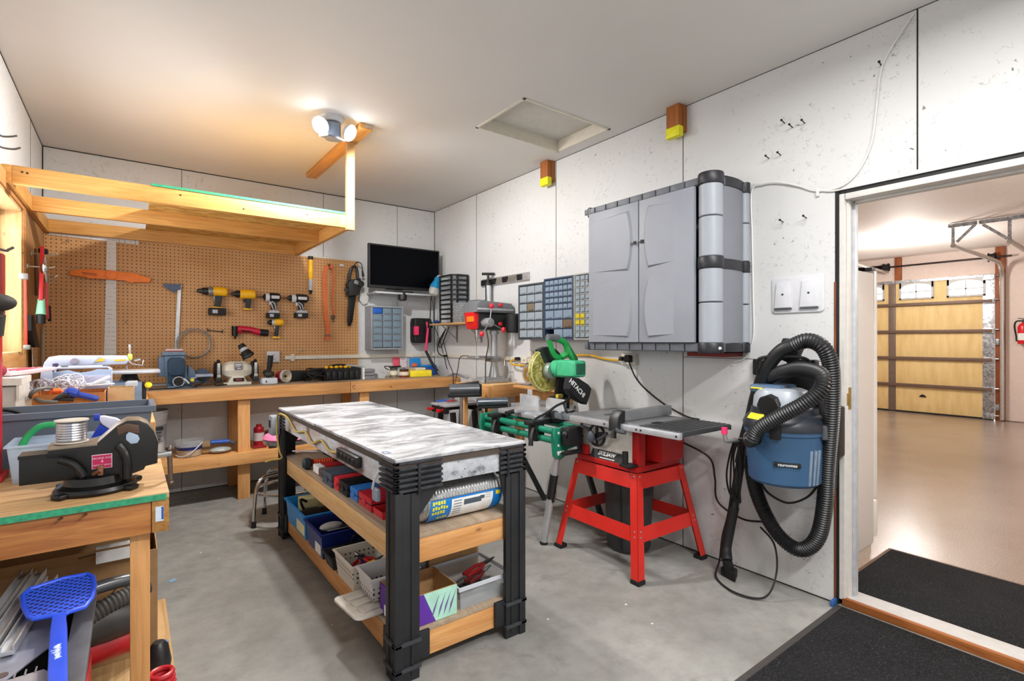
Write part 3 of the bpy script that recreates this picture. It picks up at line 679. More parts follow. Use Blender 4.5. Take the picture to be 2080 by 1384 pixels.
# ---- drawer cabinets
def parts_cabinet(name, label, origin, wdir, W_, H_, D_, rows, frame_m, drawer_m, group=None, special=None, thick=.018):
    """origin: lower corner at the front; wdir 'x' (front faces -y) or 'y' (front faces -x, width runs towards -y)"""
    ox, oy, oz = origin
    def pt(u, v, d):   # u along width, v up, d into the cabinet
        return (ox + u, oy + d, oz + v) if wdir == 'x' else (ox + d, oy - u, oz + v)
    def blk(mb, u0, u1, v0, v1, d0, d1, bev=0.0): return mb.bb(pt(u0, v0, d0), pt(u1, v1, d1), bev)
    t = thing(name, label, 'storage cabinet', pt(W_ / 2, 0, D_ / 2), group)
    m = MB(); T = thick
    blk(m, 0, T, 0, H_, 0, D_, .002); blk(m, W_ - T, W_, 0, H_, 0, D_, .002); blk(m, T, W_ - T, 0, T, 0, D_, .002); blk(m, T, W_ - T, H_ - T, H_, 0, D_, .002); blk(m, T, W_ - T, T, H_ - T, D_ - .006, D_)
    tot = sum(r[1] for r in rows); v = H_ - T; cells = []
    for n, hh in rows:
        h = (H_ - 2 * T) * hh / tot; v -= h; cells.append((n, v, h))
    for n, v0, h in cells[:-1]: blk(m, T, W_ - T, v0 - .003, v0 + .003, .004, D_ - .006)
    m.build('body', frame_m, t)
    di = 0
    for ri, (n, v0, h) in enumerate(cells):
        w = (W_ - 2 * T) / n
        for k in range(n):
            sp = special.get((ri, k)) if special else None
            if sp == 'gone': di += 1; continue
            g = .0035; u0 = T + k * w + g; u1 = T + (k + 1) * w - g; a0 = v0 + .004 + g * .5; a1 = v0 + h - .004 - g * .5
            m = MB(); blk(m, u0, u1, a0, a1, .003, .007, .0012); blk(m, u0 + .2 * w, u1 - .2 * w, a0 + (a1 - a0) * .10, a0 + (a1 - a0) * .24, -.005, .004, .002)
            blk(m, u0, u1, a0, a0 + .003, .007, D_ * .8)
            dr = m.build('drawer', sp or drawer_m, t)
            m = MB(); rr = random.Random(di * 7 + int(ox * 100)); 
            for _ in range(3):
                uu = u0 + (u1 - u0) * rr.uniform(.2, .8); vv = a0 + (a1 - a0) * rr.uniform(.16, .4); s = (u1 - u0) * rr.uniform(.08, .16)
                blk(m, uu - s, uu + s, a0 + .004, vv, .012, .05)
            m.build('contents', rr.choice([STEEL, LGREY, P('brass_bits', '#8c7a4a', .4, .6), DKGREY, WHITE]), dr)
            di += 1
    return t
DRW = mat_clear('cloudy_drawer', '#aab6c0', .62, .22); DRWB = mat_clear('smoky_blue_drawer', '#8fa2b5', .7, .25); DRWY = mat_clear('yellow_drawer', '#d8c840', .75, .3)
a, b = (2.008, 5.119, 1.228), (2.367, 5.119, 1.69)
parts_cabinet('parts_cabinet', 'grey eighteen drawer parts cabinet on the wall under the television', (a[0], 5.119, a[2]), 'x', b[0] - a[0], b[2] - a[2], .18, [(3, 1)] * 6, GREY, mat_clear('grey_blue_drawer', '#7f93a2', .72, .25), 'small parts cabinets', {(0, 0): BLUE})
# ---- hose reel
t = thing('hose_reel', 'black hose reel with pink handle on the wall near the corner', 'hose reel', (2.68, 5.2, 1.33))
a, b = (2.526, 5.17, 1.576), (2.733, 5.17, 1.297)
MB().bb((a[0], 5.16, b[2]), (b[0], 5.285, a[2]), .025, 3).bb((a[0] + .01, 5.28, b[2] + .04), (b[0] - .01, 5.2995, a[2] - .04)).build('case', DBLACK, t)
MB().bb((b[0] - .085, 5.152, b[2] + .01), (b[0] - .005, 5.165, a[2] - .01), .008).build('side_cover', BLACK, t)
c = (2.535, 5.14, 1.434); MB().box((c[0], 5.145, c[2]), (.05, .05, .10), .012).build('carry_handle', PINK, t)
m = MB(); m.tube(spline([(2.662, 5.14, 1.529), (2.664, 5.12, 1.457), (2.647, 5.11, 1.336), (2.634, 5.11, 1.205)], 6), .013, 10); m.build('outlet_hose', PINK, t)
m = MB(); m.tube(spline([(2.634, 5.11, 1.21), (2.675, 5.06, 1.09), (2.718, 4.98, 0.9778)], 6), .015, 10); m.build('hose_sleeve', DBLACK, t)
m = MB(); m.tube(spline([(2.712, 4.98, 0.9835), (2.707, 4.85, 0.9421), (2.772, 4.7, 0.9687), (2.52, 4.119, 0.9813), (2.5, 4.016, 0.9789)], 6), .011, 8); m.build('air_line', P('grey_hose', '#85868a', .45), t)
# loop of black cord on the wall under the shelf
m = MB(); m.tube(spline([(2.8, 4.885, 1.476), (2.8, 4.972, 1.363), (2.81, 5.057, 1.27), (2.81, 5.114, 1.247), (2.8, 5.108, 1.292), (2.79, 4.933, 1.455), (2.81, 5.114, 1.336), (2.82, 5.179, 1.246), (2.82, 5.167, 1.19), (2.815, 5.089, 1.158), (2.815, 5.021, 1.154)], 8), .0055, 6)
m.box((2.805, 4.981, 1.155), (.03, .05, .022), .005)
tag(m.build('cord_loop', DBLACK), 'looped black power cord hanging under the corner shelf', 'cord')
m = MB(); m.tube(spline([(2.822, 5.056, 1.325), (2.815, 4.977, 1.194), (2.8, 4.885, 1.077), (2.788, 4.8, 1.005), (2.739, 4.695, 0.9598), (2.742, 4.69, 0.814), (2.736, 4.69, 0.6059)], 6), .0045, 6)
tag(m.build('power_lead', DBLACK), 'thin black lead crossing the raceway down past the bench end', 'cord')
# ---------------------------------------------------------------- the wall to the garage, corner end
# little shelf with organisers
zsh = 1.505
t = thing('wall_shelf', 'small bare wood shelf on steel brackets above the drill press corner', 'shelf', (2.7, 4.55, zsh))
MB().bb((2.585, 4.04, zsh - .018), (2.843, 4.93, zsh), .003).build('shelf_board', PLYY, t)
for y in (4.3, 4.78):
    m = MB(); m.bb((2.836, y - .012, zsh - .20), (2.8435, y + .012, zsh - .018), .001); m.tube([(2.84, y, zsh - .17), (2.78, y, zsh - .12), (2.66, y, zsh - .024)], .005, 6); m.bb((2.62, y - .012, zsh - .0225), (2.843, y + .012, zsh - .0185)); m.build('bracket', STEEL, t)
t = thing('stacking_organiser', 'tall black rack of clear stacking trays on the corner shelf', 'organiser', (2.72, 4.7, zsh))
a, b = (2.719, 4.62, 1.541), (2.988, 4.62, 2.025)
x0, x1, zz0, zz1 = 2.64, 2.825, zsh + .001, zsh + .5
n = 10; h = (zz1 - zz0) / n
m = MB()
for k in range(n + 1): m.prism([(x0, 4.56), (x0 + .05, 4.52), (x1, 4.52), (x1, 4.81), (x0, 4.81)], 'z', zz0 + k * h - (0 if k == 0 else .009), zz0 + k * h + .005, 0)
for x, y in ((x0 + .006, 4.80), (x0 + .006, 4.565), (x1 - .01, 4.53), (x0 + .055, 4.53)): m.bb((x - .008, y - .008, zz0), (x + .008, y + .008, zz1))
m.build('rack', DBLACK, t)
for k in range(n):
    m = MB(); m.prism([(x0 + .006, 4.57), (x0 + .055, 4.534), (x1 - .01, 4.534), (x1 - .01, 4.796), (x0 + .006, 4.796)], 'z', zz0 + k * h + .006, zz0 + (k + 1) * h - .012, 0); m.build('tray', CLEAR, t)
for lab, y0, y1, xa, hh in (('upright stack of glittery grit sheets beside the black organiser', 4.34, 4.51, 2.63, .20),):
    tag(MB().bb((xa, y0, zsh + .001), (2.80, y1, zsh + .001 + hh), .003).build('abrasive_block', mat_glitter()), lab, 'abrasive')
tag(MB().bb((2.70, 4.18, zsh + .001), (2.825, 4.335, zsh + .22), .006).build('grey_box', P('mid_grey_card', '#6e7278', .6)), 'plain grey box at the near end of the corner shelf', 'box')
m = MB(); m.sph((2.64, 4.885, zsh + .02), .035, (1, .9, .55), 14, 8); m.box((2.66, 4.885, zsh + .012), (.05, .05, .02), .008); tag(m.build('rag', P('blue_rag', '#233a78', .8)), 'crumpled dark blue rag at the shelf end', 'rag')
# clamp lamp with blue glass shade
t = thing('clamp_lamp', 'swing arm lamp with a translucent blue shade beside the television', 'lamp', (2.66, 4.9, 1.6))
m = MB(); a = (2.60, 4.865, 1.92); hd = (2.687, 4.89, 1.992)
m.tube([(2.60, 4.945, zsh - .03), (2.60, 4.945, zsh + .05), (2.615, 4.955, 1.78)], .006, 8); m.tube([(2.62, 4.95, 1.80), (hd[0] + .01, 4.89, hd[2] + .01)], .004, 6); m.tube([(2.62, 4.955, 1.785), (hd[0] + .01, 4.90, hd[2] - .004)], .004, 6)
m.box((2.60, 4.945, zsh - .012), (.05, .028, .07), .006); m.build('arm', DBLACK, t)
SH = mat_clear('blue_glass', '#1f86b8', .8, .15)
MB().lathe([(.018, 0), (.03, -.01), (.036, -.05), (.058, -.10), (.062, -.125), (.058, -.124), (.032, -.05), (.026, -.012), (.014, -.004)], (hd[0] - .02, 4.89, hd[2] + .02), (.25, -.1, 1), 20).build('shade', SH, t)
MB().lathe([(.056, 0), (.06, -.03), (.05, -.07), (.02, -.09), (0, -.092)], (hd[0] - .05, 4.902, hd[2] - .10), (.25, -.1, 1), 20).build('bulb', mat_clear('clear_globe', '#e8e8e0', .45, .1), t)
MB().sph((hd[0] - .012, 4.888, hd[2] + .028), .02, (1.4, 1, .8)).build('knuckle', CHROME, t)
# magnetic tool strip
a, b = (2.83, 4.285, 1.919), (2.83, 3.526, 1.888)
t = thing('tool_strip', 'long black and silver magnetic strip on the white wall above the drill press', 'magnetic strip', (2.835, (a[1] + b[1]) / 2, a[2] - .02))
zc = (a[2] + b[2]) / 2 - .004
MB().bb((2.828, b[1], zc - .036), (2.8435, a[1], zc + .036), .002).build('rail', ALU, t)
L = a[1] - b[1]
for u0, u1 in ((0, .13), (.2, .35), (.48, .6), (.78, .88)): MB().bb((2.822, a[1] - u1 * L, zc - .026), (2.8285, a[1] - u0 * L, zc + .026), .002).build('magnet', DBLACK, t)
for u0, u1 in ((.36, .47), (.61, .77)):
    m = MB()
    for k in range(6):
        y = a[1] - (u0 + (u1 - u0) * (k + .5) / 6) * L; m.box((2.822, y, zc), (.012, .007, .07 if u0 > .5 else .05), .001, (0.6, 0, 0))
    m.build('drill_bit_holder', P('silver_clip', '#bdb9ae', .4, .6), t)
# three drawer cabinets on the wall
c1 = parts_cabinet('parts_cabinet', 'dark framed drawer cabinet with big clear drawers beside the drill press', (2.70, 3.51, 1.33), 'y', .335, .475, .142, [(3, 1)] * 6, P('charcoal_frame', '#43484f', .5), DRW, 'small parts cabinets', {(2, 1): mat_clear('brown_tinted_drawer', '#857a68', .75, .2)}, .014)
rows = [(6, 1)] * 5 + [(3, 1.55)] * 3
c2 = parts_cabinet('parts_cabinet', 'blue framed drawer cabinet between two other drawer cabinets', (2.70, 3.17, 1.33), 'y', .345, .495, .142, rows, P('dark_blue_frame', '#34435c', .5), DRWB, 'small parts cabinets', {(6, 2): mat_clear('rusty_drawer', '#7d6a58', .8, .2), (7, 0): 'gone'}, .014)
c3 = parts_cabinet('parts_cabinet', 'drawer cabinet with yellow drawers beside the big grey cupboard', (2.70, 2.82, 1.33), 'y', .34, .50, .142, [(6, 1)] * 10, P('pale_grey_frame', '#a2a39f', .5), DRW, 'small parts cabinets', {(6, 0): DRWY, (6, 1): DRWY, (7, 0): DRWY, (7, 1): DRWY}, .012)
# ---- big grey resin cupboard
CX0, CX1, CY0, CY1, CZ0, CZ1 = 2.45, 2.8435, 1.50, 2.44, 1.262, 2.215
RG = P('resin_grey', '#888c95', .5, 0, .04, 6); RG2 = P('resin_grey_column', '#959aa3', .45, 0, .04, 6); RB = P('resin_black', '#202127', .45)
t = thing('wall_cupboard', 'large two door grey resin cupboard with black bands on the white wall', 'cupboard', (2.65, 1.97, CZ0))
m = MB()
for z0, z1 in ((CZ1 - .045, CZ1), (CZ0, CZ0 + .05)):
    m = MB(); m.bb((CX0 + .03, CY0 + .02, z0), (CX1, CY1 - .004, z1), .004)
    for k in range(9): y = CY0 + .1 + k * .098; m.bb((CX0 + .022, y, z0 + .004), (CX0 + .035, y + .09, z1 - .004), .003)
    m.build('rail', P('resin_slate', '#565a62', .5), t)
m = MB(); m.bb((CX0 + .05, CY1 - .03, CZ0 + .05), (CX1, CY1, CZ1 - .045), .004); m.bb((CX1 - .02, CY0 + .02, CZ0 + .05), (CX1, CY1, CZ1 - .045)); m.build('carcass', RG, t)
# near side: bowed wall panel between two round columns, black bands
m = MB(); arc = [(CX0 + .10 + (CX1 - .03 - CX0 - .10) * k / 10, CY0 + .035 - .02 * math.sin(PI * k / 10)) for k in range(11)]
m.prism(arc + [(CX1 - .03, CY0 + .08), (CX0 + .10, CY0 + .08)], 'z', CZ0 + .05, CZ1 - .045, 0); m.build('side_panel', P('resin_side', '#787b82', .5, 0, .04, 6), t)
zm = (CZ0 + CZ1) / 2 + .005
col = [(CZ0 + .05, CZ0 + .265), (CZ0 + .27, zm - .032), (zm + .032, zm + .245), (zm + .25, CZ1 - .05)]
for nm, cx, cy, r in (('hinge_column', CX0 + .062, CY0 + .058, .062), ('rear_column', CX1 - .03, CY0 + .035, .028)):
    for z0, z1 in col: MB().lathe([(0, z0), (r - .004, z0), (r, z0 + .004), (r, z1 - .004), (r - .004, z1), (0, z1)], (cx, cy, 0), (0, 0, 1), 32).build(nm, RG2, t)
m = MB()
for z0, z1 in ((CZ0 - .006, CZ0 + .05), (zm - .032, zm + .032), (CZ1 - .05, CZ1 + .012)):
    m = MB(); m.lathe([(0, z0), (.064, z0), (.067, z0 + .005), (.067, z1 - .005), (.064, z1), (0, z1)], (CX0 + .062, CY0 + .058, 0), (0, 0, 1), 32)
    m.lathe([(0, z0), (.029, z0), (.031, z0 + .004), (.031, z1 - .004), (0, z1)], (CX1 - .03, CY0 + .035, 0), (0, 0, 1), 24)
    m.prism([(x, y - .006) for x, y in arc] + [(CX1 - .03, CY0 + .085), (CX0 + .10, CY0 + .085)], 'z', z0 + .006, z1 - .004, 0)
    m.build('corner_band', RB, t)
m = MB()
for z0, z1 in ((CZ0, CZ0 + .06), (zm - .03, zm + .03), (CZ1 - .06, CZ1 + .004)): MB().bb((CX0 + .02, CY1 - .02, z0), (CX0 + .06, CY1 + .004, z1), .004).build('edge_band', RB, t)
def cup_door(y0, y1, hinge_hi):
    """door slab facing -x with two shallow raised panels (bulged edge towards the meeting stile)"""
    m = MB(); m.bb((CX0 + .004, y0, CZ0 + .052), (CX0 + .03, y1, CZ1 - .047), .004); dr = m.build('door', RG, t)
    for z0, z1 in ((CZ0 + .08, zm - .05), (zm + .012, CZ1 - .09)):
        w = y1 - y0; s = 1 if hinge_hi else -1
        ym = y0 + .05 if hinge_hi else y1 - .05     # stile side edge of raised panel
        ye = y1 - .03 if hinge_hi else y0 + .12
        n = 8; zs = [z0 + (z1 - z0) * k / n for k in range(n + 1)]
        edge = [(ym + s * (.03 * (2 * k / n - 1) ** 2 - .012), zs[k]) for k in range(n + 1)]
        mb = MB(); x = CX0 + .004
        # raised lip: deep at the stile, fading into the door away from it
        A = []; 
        for yv, zv in edge: A.append([mb.bm.verts.new((x + .0005, yv, zv)), mb.bm.verts.new((x - .012, yv + s * .014, zv + (.012 if zv == zs[0] else -.012 if zv == zs[-1] else 0))), mb.bm.verts.new((x + .0005, ye, zv + (.02 if zv == zs[0] else -.02 if zv == zs[-1] else 0)))])
        for k in range(n):
            for j in range(2): mb.bm.faces.new((A[k][j], A[k][j + 1], A[k + 1][j + 1], A[k + 1][j]))
        for k in (0, n): mb.bm.faces.new((A[k][0], A[k][1], A[k][2]))
        bmesh.ops.recalc_face_normals(mb.bm, faces=mb.bm.faces[:])
        mb.build('door_panel', RG, dr, 25)
    return dr
d1 = cup_door(2.005, CY1 - .022, True); d2 = cup_door(CY0 + .125, 1.998, False)
for z in (CZ0 + .27, zm + .26): MB().bb((CX0 - .004, 1.915, z - .05), (CX0 + .006, 1.93, z + .05), .003).build('finger_slot', DBLACK, d2)
m = MB(); zl = (2.45, 2.005, 1.919)[2]
for y, dr in ((2.03, d1), (1.975, d2)): MB().box((CX0 - .002, y, zl), (.014, .025, .018), .003).lathe([(0, 0), (.008, .002), (.008, .014), (0, .016)], (CX0 - .018, y, zl), (1, 0, 0), 12).build('latch', P('lock_metal', '#5d5a55', .4, .6), dr)
MB().bb((CX0 + .2, CY0 + .06, CZ0 - .03), (CX1, CY0 + .30, CZ0 - .006), .003).build('support_ledger', P('dark_red_timber', '#7a2016', .6), t)
m = MB(); m.lathe([(0, -.002), (.011, 0), (.011, .004)], (CX0 + .045, CY0 - .006, CZ0 + .022), (.25, 1, 0), 14); m.build('rivet', WHITE, t)
# yellow extension cord looped along the wall, outlet under the cupboard
yc = thing('extension_lead', 'yellow extension cord strung along the wall under the drawer cabinets', 'cord', (2.83, 2.6, 1.16))
m = MB(); m.tube(spline([(2.8, 3.689, 1.155), (2.8, 3.748, 1.135), (2.79, 3.698, 1.106), (2.79, 3.504, 1.109), (2.825, 3.312, 1.153), (2.83, 3.042, 1.197), (2.83, 2.787, 1.211), (2.832, 2.64, 1.189), (2.82, 2.509, 1.182), (2.79, 2.432, 1.192)], 8), .0085, 8); m.build('cable', P('yellow_cable', '#d8a62a', .5), yc)
m = MB(); m.box((2.785, 3.632, 1.161), (.03, .05, .03), .006); m.box((2.79, 2.427, 1.196), (.03, .03, .03), .006); m.build('plug', DBLACK, yc)
m = MB(); m.tube(circ((2.83, 2.781, 1.211), .012, 10, 'y'), .002, 6, True); m.build('cable_tie', WHITE, yc)
def outlet(label, p, w, h):
    o = thing('outlet_box', label, 'outlet', (2.83, p[1], p[2] - h / 2))
    MB().bb((2.806, p[1] - w / 2, p[2] - h / 2), (2.8435, p[1] + w / 2, p[2] + h / 2), .004).build('housing', OFFW, o)
    m = MB(); m.bb((2.8045, p[1] - w * .3, p[2] - .008), (2.8065, p[1] - w * .3 + .004, p[2] + .008)); m.bb((2.8045, p[1] - w * .3 + .014, p[2] - .008), (2.8065, p[1] - w * .3 + .018, p[2] + .008)); m.build('socket', DBLACK, o)
outlet('white outlet box with the yellow cord plugged in behind the mitre saw', (2.815, 3.592, 1.149), .13, .055)
outlet('beige outlet box under the grey cupboard with a black plug', (2.815, 2.382, 1.193), .12, .075)
outlet('tall blank white outlet box above the yellow cord by the mitre saw', (2.815, 3.493, 1.173), .05, .12)
m = MB(); m.box((2.78, 2.356, 1.198), (.04, .045, .05), .008); m.tube(spline([(2.78, 2.352, 1.181), (2.83, 2.337, 1.073), (2.835, 2.256, 0.9931), (2.835, 2.094, 0.9009), (2.835, 1.927, 0.8426), (2.83, 1.836, 0.8355)], 8), .005, 6)
tag(m.build('outlet_cable', DBLACK), 'black power cord drooping from the outlet under the grey cupboard', 'cord')
# wood cleats under the ceiling
for lab, ya, yb, zb, tri in (('brown wood block with yellow paint, nearer the doorway', (2.7, 1.995, 2.776), (2.7, 1.894, 2.761), (2.7, 1.995, 2.602), 0), ('brown wood block with yellow paint, beside the attic hatch', (2.72, 3.226, 2.819), (2.72, 3.127, 2.803), (2.72, 3.226, 2.607), 1)):
    y1, y0 = ya[1], yb[1]; x0 = 2.74
    y1 = (2.03, 3.29)[tri]; y0 = y1 - .095
    t = thing('wood_block', lab, 'wood block', (2.79, (y0 + y1) / 2, 2.63), 'painted blocks under the ceiling')
    AM = WOOD('amber_block', '#b06a2a', '#8a4a1a', 'z')
    MB().bb((2.765, y0, 2.625), (2.803, y1, 2.8235), .002).build('front_board', AM, t); MB().bb((2.805, y0 - .004, 2.655), (2.8435, y1 - .004, 2.8235), .002).build('rear_board', AM, t)
    MB().bb((2.762, y0 - .003, 2.621), (2.806, y1 + .002, 2.685), .003).build('yellow_end', P('fluorescent_yellow', '#e4e010', .5), t)
# nails in the wall
NL = P('nail_black', '#1c1a19', .4, .5)
for lab, p in (('nail high on the wall, end one of three nearer the doorway', (2.84, 1.222, 2.47)), ('nail high on the wall, lowest of the three together', (2.84, 1.284, 2.468)), ('nail high on the wall at the end of the faint scratch', (2.84, 1.325, 2.505)),
               ('bent nail above the cupboard corner, lower of a pair', (2.84, 1.41, 2.338)), ('bent nail above the cupboard corner, upper of a pair', (2.84, 1.346, 2.338)),
               ('nail between cupboard and doorway, nearer the cupboard', (2.84, 1.333, 1.97)), ('nail between cupboard and doorway, nearer the door frame', (2.84, 1.214, 1.969)), ('nail holding the white cable beside the tall wall joint', (2.84, 0.8792, 2.623))):
    m = MB(); q = V(p); m.cyl((2.8445, q.y, q.z), (2.80, q.y - .004, q.z + .004), .003, seg=6); m.cyl((2.80, q.y - .004, q.z + .004), (2.7965, q.y - .0045, q.z + .0045), .006, seg=8)
    tag(m.build('nail', NL), lab, 'nail', 'nails in the white wall')
# white cable from the ceiling to the cupboard
m = MB(); m.tube(spline([(2.84, 0.7563, 2.806), (2.83, 0.7995, 2.741), (2.835, 0.8581, 2.656), (2.838, 0.8825, 2.586), (2.838, 0.8984, 2.429), (2.838, 0.9185, 2.272), (2.838, 0.9699, 2.156), (2.838, 1.045, 2.095), (2.838, 1.159, 2.097), (2.838, 1.256, 2.146), (2.83, 1.355, 2.19), (2.83, 1.436, 2.2), (2.835, 1.503, 2.172), (2.838, 1.502, 1.92), (2.838, 1.496, 1.583), (2.838, 1.493, 1.359), (2.838, 1.519, 1.274), (2.838, 1.554, 1.217), (2.838, 1.608, 1.201)], 8), .0045, 6)
m.tube(spline([(2.838, 1.056, 2.078), (2.838, 1.112, 2.086), (2.838, 1.206, 2.124), (2.832, 1.303, 2.17)], 6), .0045, 6)
m.box((2.838, 1.156, 2.089), (.012, .014, .04), .002)
tag(m.build('data_cable', P('white_cable', '#d9d8d4', .5, 0, .03)), 'white cable drooping down the wall past the doorway corner', 'cable')
# white plastic twin holder
t = thing('twin_holder', 'white plastic twin holder plate screwed to the wall over the vacuum', 'holder', (2.83, 1.2, 1.43))
a, b = (2.835, 1.389, 1.493), (2.835, 1.125, 1.657)
yy1, yy0, z0, z1 = a[1], b[1], (2.835, 1.389, 1.474)[2], (2.835, 1.254, 1.67)[2]
MB().prism(rrect(yy0, z0, yy1, z1, .02), 'x', 2.836, 2.8435, .002).build('back_plate', WHITE, t)
for c in (yy0 + (yy1 - yy0) * .27, yy0 + (yy1 - yy0) * .77):
    m = MB(); w = (yy1 - yy0) * .17; m.prism([(c - w, z0 + .028), (c + w, z0 + .028), (c + w * .72, z1 - .03), (c - w * .72, z1 - .03)], 'x', 2.826, 2.837, .003); m.build('pocket', WHITE, t)
    MB().bb((2.8245, c - w, z0 + .018), (2.837, c + w, z0 + .024)).lathe([(0, 0), (.006, .001), (.006, .004)], (2.824, c, z0 + .1), (1, 0, 0), 10).build('slot', DKGREY, t)
# ---------------------------------------------------------------- long bench under the pegboard
ZB = .94
wb = thing('workbench', 'long pine workbench built along the back wall under the pegboard', 'workbench', (1.2, 5.0, 0))
MB().bb((-.53, 4.752, ZB - .022), (2.835, 5.275, ZB), .003).build('top_board', BWX, wb)
MB().bb((.08, 4.715, ZB - .105), (1.648, 4.752, ZB - .002), .004).build('fascia_board', PX, wb)
MB().bb((1.652, 4.715, ZB - .105), (2.835, 4.752, ZB - .002), .004).build('fascia_board', PX, wb)
for x in (.765, 1.80): MB().bb((x - .046, 4.755, 0), (x + .046, 4.795, ZB - .024), .003).build('leg', PZ, wb)
for x in (.765, 1.80): MB().bb((x - .046, 5.25, 0), (x + .046, 5.288, ZB - .024), .003).build('leg', PZ, wb)
MB().bb((-.3, 4.70, .30), (2.0, 4.738, .395), .004).bb((-.3, 4.738, .375), (2.0, 5.27, .393), .002).build('lower_shelf', PX, wb)
m = MB(); q = (1.685, 4.7135, .89)
m.tube(circ(q, .016, 14, 'y', .7, 5.4), .002, 6); m.build('branded_letter', P('burnt_wood', '#6a2c08', .7), wb)
# bench along the window wall (short return of the L)
lb = thing('window_bench', 'cluttered pine bench under the window joining the long bench', 'workbench', (-.22, 3.6, 0))
MB().bb((-.535, 2.96, ZB - .022), (.06, 4.74, ZB), .003).build('top_board', BWY, lb)
MB().bb((.062, 2.96, ZB - .105), (.098, 4.70, ZB - .002), .004).build('fascia_board', PY, lb)
for y in (3.02, 4.0): MB().bb((.02, y, 0), (.06, y + .09, ZB - .024), .003).build('leg', PZ, lb)
# ---- scroll saw
t = thing('scroll_saw', 'white scroll saw with yellow arm stripe on the bench in the window corner', 'saw', (-.2, 3.8, ZB))
SW = P('scroll_white', '#b4bacd', .4, 0, .03)
pts = [(-0.3937, 3.76, 1.073), (-0.3897, 3.76, 1.151), (-0.3758, 3.76, 1.204), (-0.3579, 3.76, 1.233), (-0.3174, 3.76, 1.241), (-0.01333, 3.76, 1.235), (-0.004065, 3.76, 1.206), (-0.02026, 3.76, 1.186), (-0.1658, 3.76, 1.182), (-0.3092, 3.76, 1.18), (-0.3215, 3.76, 1.162), (-0.3256, 3.76, 1.07)]
pp(MB(), pts, 'y', 3.765, 3.86, .014).build('arm', SW, t)
m = MB(); pp(m, [(-0.1589, 3.752, 1.204), (-0.1371, 3.752, 1.222), (-0.1173, 3.752, 1.222), (-0.1217, 3.752, 1.206)], 'y', 3.755, 3.762); pp(m, [(-0.07259, 3.752, 1.214), (-0.01561, 3.752, 1.215), (-0.01792, 3.752, 1.207), (-0.07485, 3.752, 1.205)], 'y', 3.755, 3.762); m.build('yellow_stripe', YEL, t)
pp(MB(), [(-0.1784, 3.752, 1.191), (-0.1415, 3.752, 1.233), (-0.1371, 3.752, 1.233), (-0.1719, 3.752, 1.191)], 'y', 3.755, 3.762).build('seam', LGREY, t)
c = (-0.2488, 3.755, 1.209); MB().lathe([(0, 0), (.016, 0), (.018, .003), (.018, .01)], (c[0], 3.753, c[2]), (0, 1, 0), 18).build('badge', P('mauve_badge', '#8d8390', .4), t)
c = (0.0005844, 3.78, 1.226); MB().lathe([(0, 0), (.018, 0), (.021, .006), (.018, .02), (0, .022)], (c[0] - .01, 3.81, c[2]), (1, 0, 0), 14).build('tension_knob', P('lime_knob', '#dbe24a', .4), t)
m = MB(); m.cyl((c[0], 3.81, c[2] + .01), (c[0], 3.81, c[2] + .075), .007, seg=10); m.tube([(c[0] - .005, 3.8, c[2] - .02), (c[0] + .01, 3.8, c[2] - .04), (c[0] + .06, 3.8, c[2] - .05), (c[0] + .066, 3.8, c[2] - .02)], .004, 8)
m.cyl((c[0] + .02, 3.82, c[2] - .02), (c[0] + .05, 3.82, c[2] - .012), .008, seg=10); m.tube([(c[0] - .01, 3.81, c[2] - .02), (c[0] - .02, 3.81, c[2] - .1)], .003, 6); m.build('blade_clamp', CHROME, t)
a, b = (-0.1309, 3.7, 1.144), (0.1467, 3.7, 1.128)
zt = a[2]
MB().prism(rrect(a[0], 3.66, b[0] + .0, 3.92, .05), 'z', zt - .012, zt + .004, .004).build('table', P('ground_iron', '#c3c6cc', .35, .5), t)
a, b = (-0.05822, 3.7, 1.119), (0.05845, 3.7, 1.012)
MB().bb((-.33, 3.70, ZB + .001), (b[0], 3.92, zt - .06), .012).build('base', P('pale_blue_base', '#8ba2c0', .45), t)
m = MB(); m.cyl((b[0] - .06, 3.8, zt - .06), (b[0] - .06, 3.8, zt - .012), .05, .035, 14); m.bb((b[0] - .005, 3.72, ZB + .02), (b[0] + .02, 3.90, ZB + .13), .008); m.build('motor', BLACK, t)
c = (0.08344, 3.66, 1.063); MB().lathe([(0, 0), (.014, 0), (.019, .006), (.014, .022), (0, .024)], (c[0], 3.7, c[2]), (.5, -1, 0), 14).build('speed_knob', LEMON, t)
c = (0.0491, 3.7, 1.016); tag(MB().box((.03, 3.42, ZB + .019), (.06, .04, .034), .012).build('green_case', P('neon_green', '#7fe07a', .4)), 'small neon green plastic case on the bench by the blue tote rim', 'case')
# ---- clear carry case standing in front of the saw
t = thing('carry_case', 'upright clear plastic carry case with arched handle before the scroll saw', 'case', (-.19, 3.68, ZB))
CC = mat_clear('milky_case', '#9fb0cc', .85, .25)
o = [(-0.3248, 3.66, 1.066), (-0.3248, 3.66, 1.167), (-0.3189, 3.66, 1.18), (-0.09051, 3.66, 1.181), (-0.08178, 3.66, 1.169), (-0.08178, 3.66, 1.052)]
inn = [(-0.1401, 3.66, 1.17), (-0.1719, 3.66, 1.156), (-0.2116, 3.66, 1.15), (-0.2445, 3.66, 1.158), (-0.2649, 3.66, 1.17)]
z0 = ZB + .001
x0, x1 = o[0][0], o[5][0]; zt1, zt2 = o[2][2], o[3][2]
m = MB(); m.prism([(x0, z0), (x0, o[1][2]), (x0 + .01, zt1 - .022), (inn[4][0], inn[4][2] - .004), (inn[3][0], inn[3][2]), (inn[2][0], inn[2][2]), (inn[1][0], inn[1][2]), (inn[0][0], inn[0][2] - .002), (x1 - .01, zt2 - .018), (x1, o[4][2]), (x1, z0)], 'y', 3.59, 3.635, .004); m.build('shell', CC, t)
